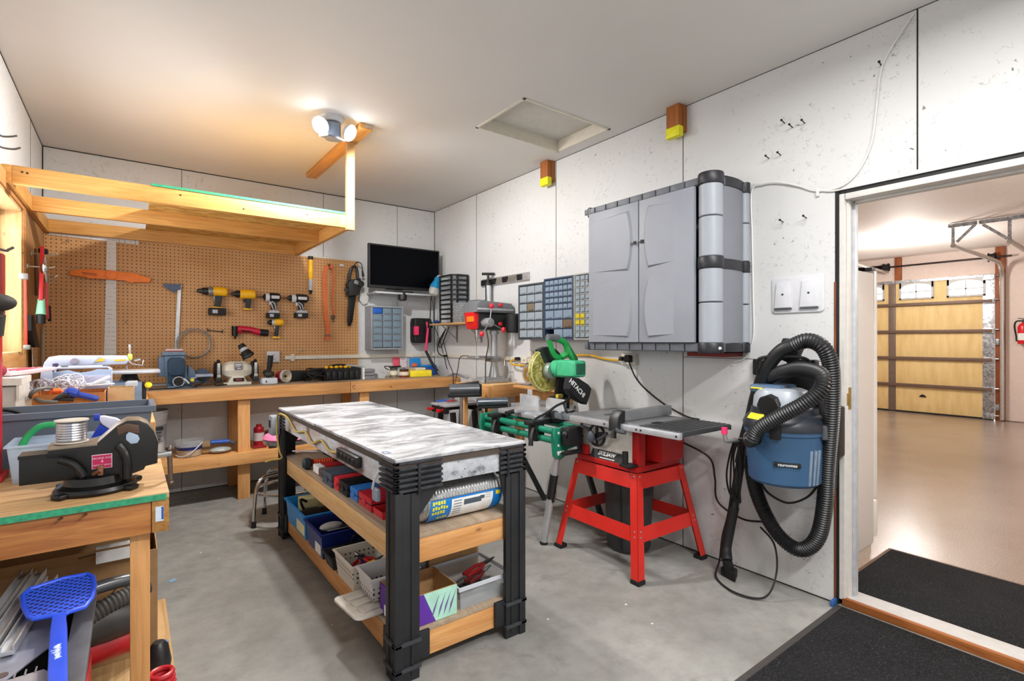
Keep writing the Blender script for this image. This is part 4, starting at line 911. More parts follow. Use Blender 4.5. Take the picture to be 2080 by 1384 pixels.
m = MB(); m.tube([(x0 + .006, 3.612, z0 + .01), (x0 + .006, 3.612, zt1 - .01), (x0 + .02, 3.612, zt1), (x1 - .02, 3.612, zt2), (x1 - .004, 3.612, zt2 - .012), (x1 - .004, 3.612, z0 + .01)], .008, 8); m.build('handle_rim', mat_clear('white_rim', '#c9cedd', .95, .3), t)
a, b = (-0.3067, 3.587, 1.136), (-0.08657, 3.587, 1.08)
MB().bb((a[0], 3.5865, b[2] - .02), (b[0], 3.5895, a[2]), .001).build('label', P('lilac_label', '#a9a9c2', .5), t)
m = MB(); m.text('SET', .026, (-0.2909, 3.585, 1.122), (1, 0, 0), (0, 0, 1), .0008); m.text('KIT STRAP', .018, (-0.2032, 3.585, 1.126), (1, 0, 0), (0, 0, 1), .0008); m.build('lettering', WHITE, t)
for x in (.13, .84): MB().bb((x0 + (x1 - x0) * x, 3.605, zt1 - .0), (x0 + (x1 - x0) * (x + .12), 3.620, zt1 + .010), .002).build('latch', P('grey_latch', '#5d5a60', .4), t)
# ---- cardboard cartons
def carton(name, label, lo, hi, mat, t_=.004, flaps=(), group=None):
    o = thing(name, label, 'box', ((lo[0] + hi[0]) / 2, (lo[1] + hi[1]) / 2, lo[2]), group)
    MB().tray(lo, hi, t_).build('carton', mat, o)
    for f in flaps:
        p, d, n = f  # corner pair + fold-out vector
        MB().quad(p, d, V(d) + V(n), V(p) + V(n)).build('flap', mat, o)
    return o
OC = P('orange_brown_card', '#b8743c', .8)
carton('cardboard_box', 'open orange brown cardboard box with pliers and cable behind the grey tote', (-.37, 3.28, ZB + .001), (-.10, 3.55, ZB + .125), OC)
carton('cardboard_box', 'pale square cardboard box beside the brown open box near the tote rim', (-.092, 3.40, ZB + .001), (.02, 3.57, ZB + .135), CARD2)
t = thing('pliers', 'large blue handled pliers lying on the open brown box', 'pliers', (-.2, 3.3, 1.07))
m = MB(); m.tube(spline([(-0.2628, 3.26, 1.05), (-0.2359, 3.26, 1.075), (-0.1995, 3.26, 1.061), (-0.1248, 3.26, 1.034)], 6), [.014] * 6 + [.022] * 6 + [.014] * 6 + [.010], 8); m.build('handle', P('cobalt_grip', '#1c3a9a', .4), t)
m = MB(); m.tube([(-0.2849, 3.25, 1.043), (-0.2531, 3.25, 1.062), (-0.2388, 3.25, 1.062)], [.008, .014, .012], 8); m.tube([(-0.2954, 3.25, 1.042), (-0.262, 3.25, 1.044), (-0.2171, 3.25, 1.039)], [.004, .009, .01], 8); m.build('jaw', BLACK, t)
m = MB(); m.tube(spline([(-0.1167, 3.3, 1.027), (-0.1464, 3.32, 1.042), (-0.1939, 3.32, 1.053), (-0.2388, 3.3, 1.062), (-0.2714, 3.3, 1.076), (-0.2964, 3.3, 1.08), (-0.307, 3.3, 1.066), (-0.2982, 3.3, 1.052)], 6), .009, 8); m.tube([(-0.2964, 3.3, 1.08), (-0.266, 3.3, 1.081)], .013, 8)
tag(m.build('orange_cable', P('orange_cable', '#e8641e', .5)), 'short orange cable curled around the blue pliers', 'cable')
m = MB(); m.tube(spline([(-0.2735, 3.24, 1.032), (-0.3327, 3.26, 1.039), (-0.3765, 3.3, 1.059), (-0.364, 3.25, 1.079), (-0.3505, 3.25, 1.094), (-0.3174, 3.28, 1.099), (-0.2919, 3.33, 1.089)], 6), .008, 8); m.build('hose_loop', P('grey_rubber_hose', '#6b6864', .5)); o = bpy.data.objects['hose_loop']; tag(o, 'grey rubber hose looped over the open brown box', 'hose')
m = MB(); rr = random.Random(3)
for k in range(22):
    c = V((-0.3247, 3.45, 1.095)); c.x += rr.uniform(-.10, .14); c.z += rr.uniform(-.02, .03); c.y += rr.uniform(-.06, .08); c.z = max(c.z, 1.10)
    u = circ((0, 0, 0), rr.uniform(.018, .035), 12, 'z'); R = Euler((rr.uniform(0, 3), rr.uniform(0, 3), 0)).to_matrix()
    m.tube([c + R @ V(p) for p in u], .0038, 5, True)
tag(m.build('cable_tangle', P('white_cord', '#c4c4cc', .5)), 'tangle of white cord heaped on the brown box', 'cord')
m = MB(); a, b = (-0.2518, 3.48, 1.083), (-0.06733, 3.48, 1.081)
m.bar((a[0], 3.50, 1.085), (b[0] + .0, 3.52, 1.09), .05, .008, .003); m.bar((b[0] - .09, 3.5, 1.094), (b[0] - .02, 3.53, 1.13), .03, .012, .003); m.bar((a[0] + .06, 3.49, 1.093), (a[0] + .16, 3.55, 1.10), .03, .01, .003)
tag(m.build('bracket_part', WHITE), 'white plastic bracket pieces lying across the cartons', 'bracket')
tag(MB().prism([(-.02, 3.45), (.035, 3.45), (.035, 3.56), (-.01, 3.57)], 'z', ZB + .137, ZB + .16, .003).build('parts_bag', CLEAR2), 'clear bag of small parts on the pale cardboard box', 'bag')
# ---- stack in the window corner
t = thing('storage_box', 'white box with a pleated cloth cover under the window', 'box', (-.44, 3.2, ZB))
MB().bb((-.53, 3.0, ZB + .001), (-.388, 3.26, ZB + .19), .004).build('box_body', P('pale_grey_box', '#b9b4ac', .6), t)
m = MB(); n = 15; 
fr = [(-.376 + .008 * math.cos(k * PI), 2.98 + .29 * k / n) for k in range(n + 1)]
m.prism([(-.535, 2.98)] + fr + [(-.535, 3.27)], 'z', ZB + .195, ZB + .225, 0); m.build('cover', P('cream_cloth', '#d8d2ca', .8), t)
m = MB()
for k in range(n): m.bb((-.386, 2.985 + .28 * k / n, ZB + .13 + .01 * (k % 3)), (-.374, 2.985 + .28 * (k + .55) / n, ZB + .2), .004)
m.build('pleat', P('cream_cloth', '#d8d2ca', .8), t)
CYY = P('maroon_shipping_bag', '#b04a58', .6)
t = thing('tool_pouch', 'folded white and red pouch with black band on the pleated box', 'pouch', (-.40, 3.35, 1.17))
MB().prism([(-.52, 3.14), (-.42, 3.12), (-.37, 3.25), (-.31, 3.60), (-.34, 3.66), (-.50, 3.55)], 'z', 1.168, 1.186, .006).build('pouch_body', P('pinkish_white_cloth', '#d8c4c6', .7), t)
m = MB()
for k in range(4): m.bar((-.50 + k * .03, 3.2, 1.1875), (-.42 + k * .02, 3.55, 1.1875), .006, .003)
m.build('red_band', CYY, t); MB().box((-.318, 3.64, 1.178), (.022, .045, .05), .006).build('strap_end', P('indigo_strap', '#2c2344', .6), t)
t = thing('glove_roll', 'rolled red blue and white work gloves under the window sill', 'gloves', (-.44, 3.1, 1.19))
m = MB(); m.sph((-.45, 3.05, 1.192), .028, (1.2, 1.9, .8)); m.build('palm', P('glove_white', '#d5cdd2', .8), t)
m = MB(); m.sph((-.49, 3.02, 1.195), .026, (1, 1.4, .9)); m.sph((-.47, 3.09, 1.20), .022, (1, 1.0, 1)); m.build('cuff', P('glove_navy', '#34345e', .8), t)
m = MB(); m.sph((-.44, 3.0, 1.198), .026, (1, 1.3, 1)); m.build('lining', P('glove_red', '#a83048', .8), t)
# ---- belt and disc sander
t = thing('belt_sander', 'blue grey belt and disc sander standing on the pegboard bench', 'sander', (.33, 4.98, ZB))
Z0 = ZB + .001
MB().bb((.24, 4.86, Z0), (.42, 5.12, Z0 + .02), .006).build('base_plate', SLATE, t)
m = MB(); m.prism([(.245, Z0 + .02), (.40, Z0 + .02), (.385, Z0 + .10), (.36, Z0 + .26), (.22, Z0 + .26), (.232, Z0 + .10)], 'y', 4.98, 5.10, .008); m.bb((.185, 5.0, Z0 + .09), (.24, 5.11, Z0 + .255), .01); m.prism([(.385, Z0 + .03), (.47, Z0 + .035), (.42, Z0 + .15), (.385, Z0 + .18)], 'y', 4.97, 5.05, .006); m.build('frame', SLATE, t)
MB().prism(rrect(.243, Z0 + .10, .362, Z0 + .245, .035), 'y', 4.905, 4.985, .012).prism([(.246, Z0 + .04), (.36, Z0 + .04), (.362, Z0 + .13), (.243, Z0 + .13)], 'y', 4.94, 4.985, .004).build('sanding_belt', SLATED, t)
MB().bb((.205, 4.96, Z0 + .262), (.365, 5.09, Z0 + .292), .006).build('belt_cover', P('dusty_slate', '#6f8399', .5), t)
MB().bb((.232, 4.99, Z0 + .293), (.352, 5.06, Z0 + .315), .004).build('label_box', P('dusty_white_card', '#d4c6c4', .6), t); MB().bb((.232, 4.9885, Z0 + .2945), (.352, 4.9905, Z0 + .302)).build('red_line', P('brick_red', '#a8483c', .6), t)
m = MB(); m.tube(circ((.315, 4.90, Z0 + .052), .038, 20, 'y'), .0045, 6, True); m.build('dust_port_rim', LGREY, t); MB().cyl((.315, 4.9, Z0 + .052), (.315, 4.965, Z0 + .052), .037, seg=20).build('dust_port', DBLACK, t)
MB().tube(spline([(.35, 4.885, Z0 + .075), (.365, 4.88, Z0 + .06), (.385, 4.88, Z0 + .035)], 4), .007, 8).build('lever', WHITE, t)
MB().lathe([(0, 0), (.013, 0), (.016, .006), (.012, .02), (0, .022)], (.411, 4.93, Z0 + .058), (0, -1, .1), 14).build('lock_knob', LEMON, t)
MB().prism([(.43, Z0 + .085), (.555, Z0 + .085), (.555, Z0 + .105), (.43, Z0 + .105)], 'y', 4.88, 5.0, .003).prism([(.40, Z0 + .06), (.46, Z0 + .082), (.46, Z0 + .088), (.40, Z0 + .078)], 'y', 4.92, 4.98, .002).build('work_table', P('pale_slate_table', '#9aa8bd', .4), t)
MB().lathe([(0, 0), (.06, 0), (.06, .05), (0, .052)], (.49, 5.01, Z0 + .085), (.0, 1, 0), 28).build('disc_guard', P('dark_slate_guard', '#3d4c63', .45), t)
m = MB(); m.tube(spline([(.12, 4.85, Z0 + .005), (.2, 4.83, Z0 + .006), (.28, 4.83, Z0 + .007), (.37, 4.84, Z0 + .022), (.43, 4.83, Z0 + .006)], 6), .005, 6); m.tube(spline([(.45, 4.96, Z0 + .06), (.5, 4.95, Z0 + .045), (.47, 4.95, Z0 + .02), (.43, 4.95, Z0 + .008)], 6), .004, 6); m.build('power_cord', DBLACK, t)
# ---- bench grinder with lamp
t = thing('bench_grinder', 'cream bench grinder with black guards and a little work lamp', 'grinder', (.74, 5.0, ZB))
gz = Z0 + .125
MB().lathe([(0, -.125), (.04, -.122), (.062, -.09), (.076, -.06), (.078, .06), (.062, .09), (.04, .122), (0, .125)], (.748, 5.03, gz), (1, 0, 0), 8, False).build('motor_housing', CREAM, t)
m = MB(); m.prism([(.672, Z0 + .022), (.825, Z0 + .022), (.795, gz - .05), (.705, gz - .05)], 'y', 4.96, 5.09, .006); m.bb((.64, 4.945, Z0), (.855, 5.10, Z0 + .022), .006); m.build('base', CREAM, t)
MB().box((.755, 4.953, Z0 + .045), (.085, .01, .03), .004).build('switch_plate', DBLACK, t)
MB().box((.755, 4.947, Z0 + .045), (.045, .004, .012), .002).build('switch', P('dull_red', '#9c3a3a', .5), t)
a, b = (.722, gz + .005), (.782, gz + .062)
MB().prism([(a[0], a[1]), (b[0], a[1]), (b[0], b[1]), (a[0], b[1])], 'y', 4.947, 4.952).build('rating_label', P('label_grey', '#6f7078', .5), t)
m = MB(); m.bb((.728, 4.9462, gz + .043), (.776, 4.9475, gz + .055)); m.bb((.728, 4.9462, gz + .030), (.765, 4.9475, gz + .036)); m.bb((.742, 4.9462, gz + .012), (.770, 4.9475, gz + .02)); m.build('label_print', WHITE, t)
for s, cx in ((-1, .603), (1, .888)):
    m = MB(); m.lathe([(0, -.028), (.07, -.026), (.082, -.018), (.082, .018), (.07, .026), (0, .028)], (cx, 5.03, gz - .005), (1, 0, 0), 28); m.box((cx, 4.955, gz - .075), (.05, .04, .05), .008); m.build('wheel_guard', BLACK, t)
    m = MB(); m.box((cx, 4.943, gz + .012), (.024, .008, .11), .003); m.box((cx, 4.94, gz - .05), (.03, .008, .03), .002); m.build('spark_shield', P('brushed_shield', '#a8a8a4', .35, .6), t)
    MB().sph((cx, 4.975, gz + .083), .014).build('shield_knob', DBLACK, t)
    MB().cyl((cx - s * .03, 5.03, gz), (cx - s * .055, 5.03, gz), .05, .036, 20).build('neck', CREAM, t)
m = MB(); m.tube(spline([(.80, 5.05, gz + .07), (.812, 5.05, gz + .09), (.80, 5.04, gz + .12), (.775, 5.03, gz + .135)], 5), .006, 8); m.build('lamp_arm', BLACK, t)
ls = V((0.7746, 4.98, 1.291)); le = V((0.8287, 4.98, 1.186)); le.y = 4.94; ls.y = 4.99; ax = (le - ls)
MB().lathe([(0, 0), (.026, .004), (.032, .03), (.033, .065), (.046, .10), (.053, .125), (.051, .125), (.042, .09), (.02, .07), (0, .07)], ls, ax, 22).build('lamp_shade', DBLACK, t)
MB().lathe([(.0335, .045), (.0345, .05), (.0365, .078), (.0335, .078)], ls, ax, 22).build('shade_band', LGREY, t); MB().lathe([(0, .105), (.044, .118)], ls, ax, 22).build('lamp_lens', P('lamp_lens', '#a8b2bc', .15, .5), t)
MB().tube(spline([(.66, 4.94, Z0 + .01), (.60, 4.90, Z0 + .008), (.575, 4.9, Z0 + .01), (.575, 4.93, Z0 + .02)], 6), .005, 6).build('power_cord', DBLACK, t)
# ---- small sander with upright black handle
t = thing('polisher', 'small white based machine with upright black handle on the bench', 'power tool', (.99, 4.97, ZB))
MB().bb((.925, 4.86, Z0), (1.05, 4.97, Z0 + .055), .012).build('base', P('pale_blue_white', '#d3dbe4', .4), t)
m = MB(); m.sph((.99, 4.92, Z0 + .085), .045, (1.0, 1, .75)); m.cyl((.97, 4.92, Z0 + .09), (.95, 4.91, Z0 + .11), .026, .02, 14); m.build('gear_head', P('dark_olive', '#3a3a30', .45, .3), t)
MB().tube([(.985, 4.92, Z0 + .10), (.995, 4.915, Z0 + .16), (1.0, 4.91, Z0 + .25)], [.017, .022, .024], 14).build('handle', DBLACK, t)
m = MB(); m.box((.955, 4.858, Z0 + .025), (.008, .004, .018), .001); m.build('vent', BLACK, t)
# ---- red and white work light
t = thing('work_light', 'round red and white work light lying on its side on the bench', 'light', (1.13, 4.95, ZB))
c = V((1.125, 4.97, Z0 + .058)); ax = V((.55, -1, .05))
MB().lathe([(0, -.07), (.035, -.068), (.05, -.055), (.05, -.02), (.055, 0), (0, 0)], c, ax, 24).build('body', P('torch_red', '#b8242e', .35), t)
MB().lathe([(.05, 0), (.057, .01), (.0575, .035), (.052, .036), (.048, .01)], c, ax, 24).build('rim', WHITE, t)
MB().lathe([(0, .012), (.02, .012), (.05, .03)], c, ax, 24).build('reflector', P('cream_reflector', '#cdbfa0', .3, .3), t); MB().lathe([(0, .013), (.01, .014), (.008, .028), (0, .03)], c, ax, 12).build('lamp', BLACK, t)
tag(MB().bb((1.19, 5.08, Z0), (1.40, 5.20, Z0 + .095), .006).build('black_case', DBLACK), 'flat black case standing behind the red and white work light', 'case')
# ---- cable ball, tool bag
m = MB(); rr = random.Random(5); cc = V((1.385, 4.93, Z0 + .072))
for k in range(9):
    R = Euler((rr.uniform(-.5, .5), rr.uniform(0, 3.1), rr.uniform(0, 3))).to_matrix(); m.tube([cc + V(((R @ V(p)).x * 1.15, (R @ V(p)).y, max(-.066, (R @ V(p)).z * .85))) for p in circ((0, 0, 0), .068 + rr.uniform(-.008, .012), 20, 'z')], .006, 6, True)
m.sph(cc, .06, (1.15, 1, .9)); m.tube([cc + V((-.08, -.03, -.05)), cc + V((-.10, -.05, -.062))], .006, 6)
tag(m.build('cable_bundle', DBLACK), 'wound ball of black cable in front of the tool bag', 'cable')
t = thing('tool_bag', 'open black tool bag packed with yellow handled tools on the bench', 'bag', (1.66, 5.02, ZB))
m = MB(); m.tray((1.47, 4.93, Z0), (1.83, 5.13, Z0 + .115), .012, .008); m.build('bag_body', DBLACK, t)
for k in range(6): MB().bb((1.49 + k * .056, 4.915, Z0 + .012), (1.53 + k * .056, 4.932, Z0 + .085), .006).build('pocket', BLACK, t)
m = MB(); m.tube(spline([(1.50, 5.03, Z0 + .1), (1.58, 5.05, Z0 + .135), (1.7, 5.05, Z0 + .14), (1.80, 5.03, Z0 + .1)], 6), .011, 8); m.build('carry_strap', DBLACK, t)
for k, x in enumerate((1.505, 1.555, 1.60, 1.645, 1.69, 1.735)):
    g = MB(); y = 4.965 + .02 * (k % 2); g.cyl((x, y, Z0 + .02), (x, y, Z0 + .115), .006, seg=8); h_ = thing('hand_tool', ('yellow handled tool at the cable end of the bag', 'yellow handled tool second from the cable end of the bag', 'yellow handled tool third from the cable end of the bag', 'yellow handled tool third from the grey pack end of the bag', 'yellow handled tool second from the grey pack end of the bag', 'yellow handled tool at the grey pack end of the bag')[k], 'tool', (x, y, Z0 + .02), 'yellow tools in the black bag')
    g.build('shank', STEEL, h_); MB().sph((x, y, Z0 + .126), .02, (1, 1, .75), 12, 8).build('grip', YEL, h_)
m = MB(); m.tube([(1.70, 4.98, Z0 + .14), (1.86, 4.95, Z0 + .125)], [.012, .009], 8); tag(m.build('caulk_tube', P('grey_tube', '#9aa3a6', .4)), 'grey tube lying across the top of the tool bag', 'tube')
t = thing('battery_pack', 'stack of grey battery packs strapped together at the bag end', 'battery', (1.89, 4.95, ZB))
for k in range(3): MB().bb((1.855, 4.90, Z0 + k * .034), (1.965, 5.0, Z0 + k * .034 + .031), .008).build('cell', P('battery_grey', '#77797e', .5), t)
MB().bb((1.842, 4.895, Z0), (1.854, 5.0, Z0 + .11), .003).build('end_card', PAPER, t)
t = thing('plastic_cup', 'tiny clear plastic tub beside the grey battery packs', 'tub', (2.03, 4.98, ZB))
MB().tray((2.0, 4.92, Z0), (2.085, 5.01, Z0 + .05), .002, .008, .004).build('tub', CLEAR2, t)
tag(MB().lathe([(0, 0), (.028, 0), (.028, .022), (.02, .03), (0, .03)], (1.995, 5.06, Z0), (0, 0, 1), 14).build('tape_roll', P('olive_tape', '#76705a', .6)), 'short olive roll between the battery packs and clear tub', 'tape')
t = thing('safety_glasses', 'pair of dark safety glasses resting on the glass jar', 'glasses', (2.19, 5.0, 1.04))
m = MB(); m.box((2.215, 4.99, Z0 + .111), (.13, .03, .016), .006); m.tube(spline([(2.155, 4.99, Z0 + .115), (2.10, 4.985, Z0 + .118), (2.105, 4.96, Z0 + .095), (2.13, 4.95, Z0 + .085)], 5), .005, 6); m.build('frame', DBLACK, t)
def jar(name, label, c, r, h, body, lid, lab):
    o = thing(name, label, 'jar', c)
    MB().lathe([(0, 0), (r, 0), (r, h * .8), (r * .85, h * .86), (r * .85, h * .88), (0, h * .88)], c, (0, 0, 1), 22).build('jar_body', body, o)
    MB().lathe([(0, 0), (r * .92, 0), (r * .92, h * .14), (0, h * .14)], (c[0], c[1], c[2] + h * .86), (0, 0, 1), 22).build('lid', lid, o)
    MB().lathe([(r * 1.01, h * .25), (r * 1.02, h * .26), (r * 1.02, h * .68), (r * 1.01, h * .69)], c, (0, 0, 1), 22).build('label', lab, o)
jar('glass_jar', 'glass jar with cream label and dark lid behind the glasses', (2.20, 4.99, Z0), .042, .100, P('olive_jar', '#77755f', .2), DKGREY, P('cream_label', '#d9d2bc', .6))
jar('glass_jar', 'squat brown jar with cream label beside the yellow box', (2.29, 4.93, Z0), .05, .085, P('brown_jar', '#7a3420', .25), BLACK, P('cream_label', '#d9d2bc', .6))
tag(MB().box((2.35, 5.262, 1.09), (.075, .004, .105), .001, (-.06, 0, 0)).build('pink_card', P('pink_card', '#e0566a', .6)), 'bright pink card propped against the wall behind the jars', 'card')
tag(MB().box((2.435, 5.262, 1.08), (.082, .004, .11), .001, (-.06, 0, 0)).build('white_card', P('pale_print_card', '#cfc3c6', .6)), 'pale printed card propped beside the pink card', 'card')
t = thing('blue_packet', 'blue printed packet leaning on the wall above the yellow box', 'packet', (2.56, 5.24, 1.03))
MB().box((2.565, 5.235, 1.078), (.125, .03, .10), .006, (-.06, 0, 0)).build('packet', SKY, t); MB().prism([(2.51, 1.035), (2.57, 1.035), (2.585, 1.06), (2.55, 1.075), (2.51, 1.062)], 'y', 5.2115, 5.2155).build('orange_print', P('print_orange', '#d8653c', .6), t)
tag(MB().bb((2.46, 5.13, Z0), (2.60, 5.27, Z0 + .085), .005).build('tan_carton', P('beige_carton', '#b9a58e', .7)), 'beige carton on which the blue packet leans', 'carton')
t = thing('sponge_pack', 'long yellow sponge box at the bench end by the corner', 'box', (2.46, 4.9, ZB))
MB().box((2.47, 4.93, Z0 + .0345), (.24, .085, .067), .006, (0, 0, -.12)).build('yellow_box', LEMON, t); MB().box((2.475, 4.94, Z0 + .082), (.11, .06, .026), .004, (0, 0, -.12)).build('card_top', P('card_label', '#cfc9b4', .6), t)
t = thing('parts_bin', 'blue and red plastic parts bins in the bench corner', 'bin', (2.68, 5.02, ZB))
MB().box((2.68, 5.13, Z0 + .045), (.13, .14, .088), .008, (0, 0, .2)).build('bin_body', BLUE, t); MB().box((2.64, 5.05, Z0 + .038), (.035, .03, .06), .006, (0, 0, .2)).build('red_front', P('bin_red', '#b8283a', .5), t); MB().box((2.68, 5.14, Z0 + .10), (.15, .12, .02), .006, (0, 0, .2)).build('lid', SKY, t)
# ---- below: on the lower shelf
ZL = .394
t = thing('plastic_pail', 'tall ribbed white pail on the lower shelf beside the vise bench', 'bucket', (.10, 5.0, ZL))
MB().lathe([(0, 0), (.125, 0), (.148, .30), (.152, .305), (.152, .315), (.147, .317), (.155, .33), (.155, .342), (.149, .344), (.158, .36), (.158, .372), (.145, .372), (.122, .006), (0, .006)], (.095, 5.0, ZL + .001), (0, 0, 1), 36).build('pail', P('bucket_white', '#d8d9da', .4, 0, .04), t)
m = MB(); 
m.lathe([(.1375, .12), (.1455, .26)], (.095, 5.0, ZL), (0, 0, 1), 36); m.build('printed_label', P('label_print_grey', '#a9adb4', .5), t)
m = MB(); a0 = -1.05
for k, (w_, h_, t_) in enumerate(((.10, .235, .03), (.075, .205, .012), (.09, .185, .006), (.085, .170, .006), (.06, .15, .012), (.08, .135, .005))):
    m.box((.095 + .1465 * math.cos(a0), 5.0 + .1465 * math.sin(a0), ZL + h_), (.004, w_, t_), 0, (0, .06, a0))
m.build('printed_line', P('ink_grey', '#3c3f48', .6), t)
t = thing('food_tub', 'clear tub of brass screws with white wire handle on lower shelf', 'tub', (.385, 4.86, ZL))
MB().lathe([(0, 0), (.085, 0), (.10, .12), (.104, .122), (.104, .128), (.097, .127), (.083, .006), (0, .006)], (.385, 4.86, ZL + .001), (0, 0, 1), 30).build('tub', CLEAR, t)
MB().lathe([(0, .008), (.083, .008), (.088, .05), (0, .056)], (.385, 4.86, ZL), (0, 0, 1), 24).build('screws', P('brass_screws', '#c89a38', .5, .3, .5, 160), t)
MB().lathe([(.0935, .055), (.0995, .08)], (.385, 4.86, ZL + .002), (0, 0, 1), 30).build('dark_band', NAVY, t)
MB().tube(spline([(.29, 4.83, ZL + .02), (.33, 4.76, ZL + .015), (.40, 4.755, ZL + .05), (.47, 4.80, ZL + .11)], 6), .004, 6).build('wire_handle', WHITE, t)
t = thing('scrub_brush', 'blue handled brush lying on a clear bag on the lower shelf', 'brush', (.62, 4.85, .45))
MB().tube([(0.5299, 4.82, 0.4902), (0.6616, 4.82, 0.4867)], [.018, .016], 10).build('handle', P('brush_blue', '#2050a8', .4), t); MB().box((0.4952, 4.82, 0.4823), (.06, .05, .045), .006).build('bristle_block', P('tan_bristle', '#8a7458', .8), t); MB().cyl((0.6579, 4.82, 0.4872), (0.709, 4.82, 0.4604), .014, .016, 10).build('end_cap', DKGREY, t)
m = MB(); m.sph((.60, 4.83, ZL + .026), .025, (3.3, 2.4, 1), 18, 8); tag(m.build('plastic_bag', P('crumpled_clear_bag', '#9aa09c', .3, 0, .3, 40)), 'crumpled clear bag under the blue handled brush', 'bag')
t = thing('bottle_jack', 'dark red bottle jack standing on the lower shelf by the bench leg', 'jack', (.90, 4.9, ZL))
c = (.90, 4.88, ZL + .001)
MB().bb((c[0] - .055, c[1] - .05, c[2]), (c[0] + .055, c[1] + .05, c[2] + .02), .006).lathe([(0, .02), (.042, .02), (.042, .165), (.03, .18), (.022, .18), (.022, .2), (0, .2)], c, (0, 0, 1), 22).build('body', P('jack_red', '#8e1420', .3), t)
MB().lathe([(.043, .06), (.0435, .06), (.0435, .13), (.043, .13)], c, (0, 0, 1), 22).build('label', P('jack_label', '#b9b0b0', .5), t); MB().tube([(c[0] + .045, c[1], c[2] + .04), (c[0] + .065, c[1], c[2] + .07), (c[0] + .06, c[1], c[2] + .13)], .012, 8).build('pump_socket', P('jack_dark', '#4a1016', .4), t)
tag(MB().lathe([(0, 0), (.05, 0), (.035, .04), (.06, .06), (.08, .075), (.03, .095), (0, .10)], (1.04, 5.16, ZL + .001), (0, 0, 1), 20).build('felt_bob', P('tan_felt', '#8f7c5c', .8)), 'tan mushroom shaped felt bob behind the bottle jack', 'buffing wheel')
tag(MB().box((.99, 4.78, ZL + .012), (.06, .04, .022), .006).build('small_clamp', DBLACK), 'small black clamp on the shelf edge before the jack', 'clamp')
# ---- chrome stool with pink seat behind the centre bench
t = thing('stool', 'round pink seated stool with bent chrome legs behind the centre bench', 'stool', (.95, 4.03, 0))
sc = V((.95, 4.03, 0))
for k in range(5):
    a = 3.35 + k * 2 * PI / 5; u = V((math.cos(a), math.sin(a), 0))
    MB().tube(spline([sc + u * .255 + V((0, 0, .012)), sc + u * .25 + V((0, 0, .14)), sc + u * .235 + V((0, 0, .27)), sc + u * .20 + V((0, 0, .335)), sc + u * .13 + V((0, 0, .35)), sc + u * .03 + V((0, 0, .35))], 6), .0125, 10).build('leg', CHROME, t)
    MB().cyl(sc + u * .255 + V((0, 0, .0005)), sc + u * .254 + V((0, 0, .045)), .017, .0155, 12).build('rubber_foot', DBLACK, t)
MB().tube(circ((sc.x, sc.y, .235), .225, 36, 'z'), .0105, 10, True).build('foot_ring', CHROME, t)
MB().cyl(sc + V((0, 0, .30)), sc + V((0, 0, .57)), .022, seg=18).cyl(sc + V((0, 0, .32)), sc + V((0, 0, .40)), .035, seg=18).build('post', CHROME, t)
MB().lathe([(0, .57), (.17, .57), (.178, .575), (.178, .60), (.17, .605), (0, .605)], sc, (0, 0, 1), 40).build('seat_band', P('seat_chrome', '#b5b6b8', .25, .8), t)
MB().lathe([(0, .604), (.176, .605), (.18, .612), (.165, .632), (.11, .648), (0, .655)], sc, (0, 0, 1), 40).build('seat', P('pink_vinyl', '#dd7ba4', .45, 0, .05), t)
# ---------------------------------------------------------------- centre bench with resin legs
ZT = .87
X0, X1, Y0, Y1 = .812, 1.432, 1.82, 3.72
RL = P('resin_leg', '#1a1c20', .5, 0, .2, 14)
cb = thing('centre_workbench', 'bench with paint smeared top and black resin legs in the middle of the floor', 'workbench', ((X0 + X1) / 2, (Y0 + Y1) / 2, 0))
BT = mat_benchtop()
m = MB(); m.bb((X0 - .004, Y0 - .006, ZT - .013), (X1 + .004, 2.137, ZT), .003); m.bb((X0 - .004, 2.143, ZT - .012), (X1 + .004, 2.88, ZT + .0005), .003); m.bb((X0 - .004, 2.885, ZT - .014), (X1 + .004, Y1 + .006, ZT - .001), .003); m.build('top_sheet', BT, cb)
MB().bb((X0, Y0, ZT - .04), (X1, Y1, ZT - .015)).build('sub_top', P('dark_ply', '#4a4038', .8), cb)
def dirty_rail():
    k = NT('sprayed_side_rail'); k.set(Roughness=.5)
    a = k.noise(k.geo((3, 3, 5)), 1.5, 6, .6)
    k.col(k.ramp(a, [(.38, lin('#6b5f5c')), (.48, lin('#b4a6a2')), (.60, lin('#c2ccd4')), (.74, lin('#dcdde0'))])); return k.m
DR = dirty_rail()
MB().bb((X0 + .004, Y0 + .12, ZT - .135), (X0 + .022, Y1 - .06, ZT - .013), .003).build('side_rail', DR, cb); MB().bb((X1 - .022, Y0 + .12, ZT - .135), (X1 - .004, Y1 - .06, ZT - .013), .003).build('side_rail', DR, cb)
def end_plate():
    k = NT('spotted_end_plate'); k.set(Roughness=.5)
    a = k.noise(k.geo((6, 6, 6)), 2.2, 5, .6); v = k.n('ShaderNodeTexVoronoi'); v.inputs['Scale'].default_value = 22; k.link(k.geo(), v.inputs['Vector'])
    c = k.ramp(a, [(.36, lin('#4d5056')), (.46, lin('#a9adb4')), (.65, lin('#c9ccd0'))])
    k.col(k.mix(k.ramp(v.outputs['Distance'], [(.06, (1, 1, 1, 1)), (.09, (0, 0, 0, 1))]), c, lin('#2b2b2e'))); return k.m
MB().bb((X0 + .2, Y0 + .006, ZT - .12), (X1 - .13, Y0 + .02, ZT - .012), .002).build('end_plate', end_plate(), cb)
MB().bb((X0 + .1, Y1 - .02, ZT - .12), (X1 - .1, Y1 - .006, ZT - .012), .002).build('end_plate', DR, cb)
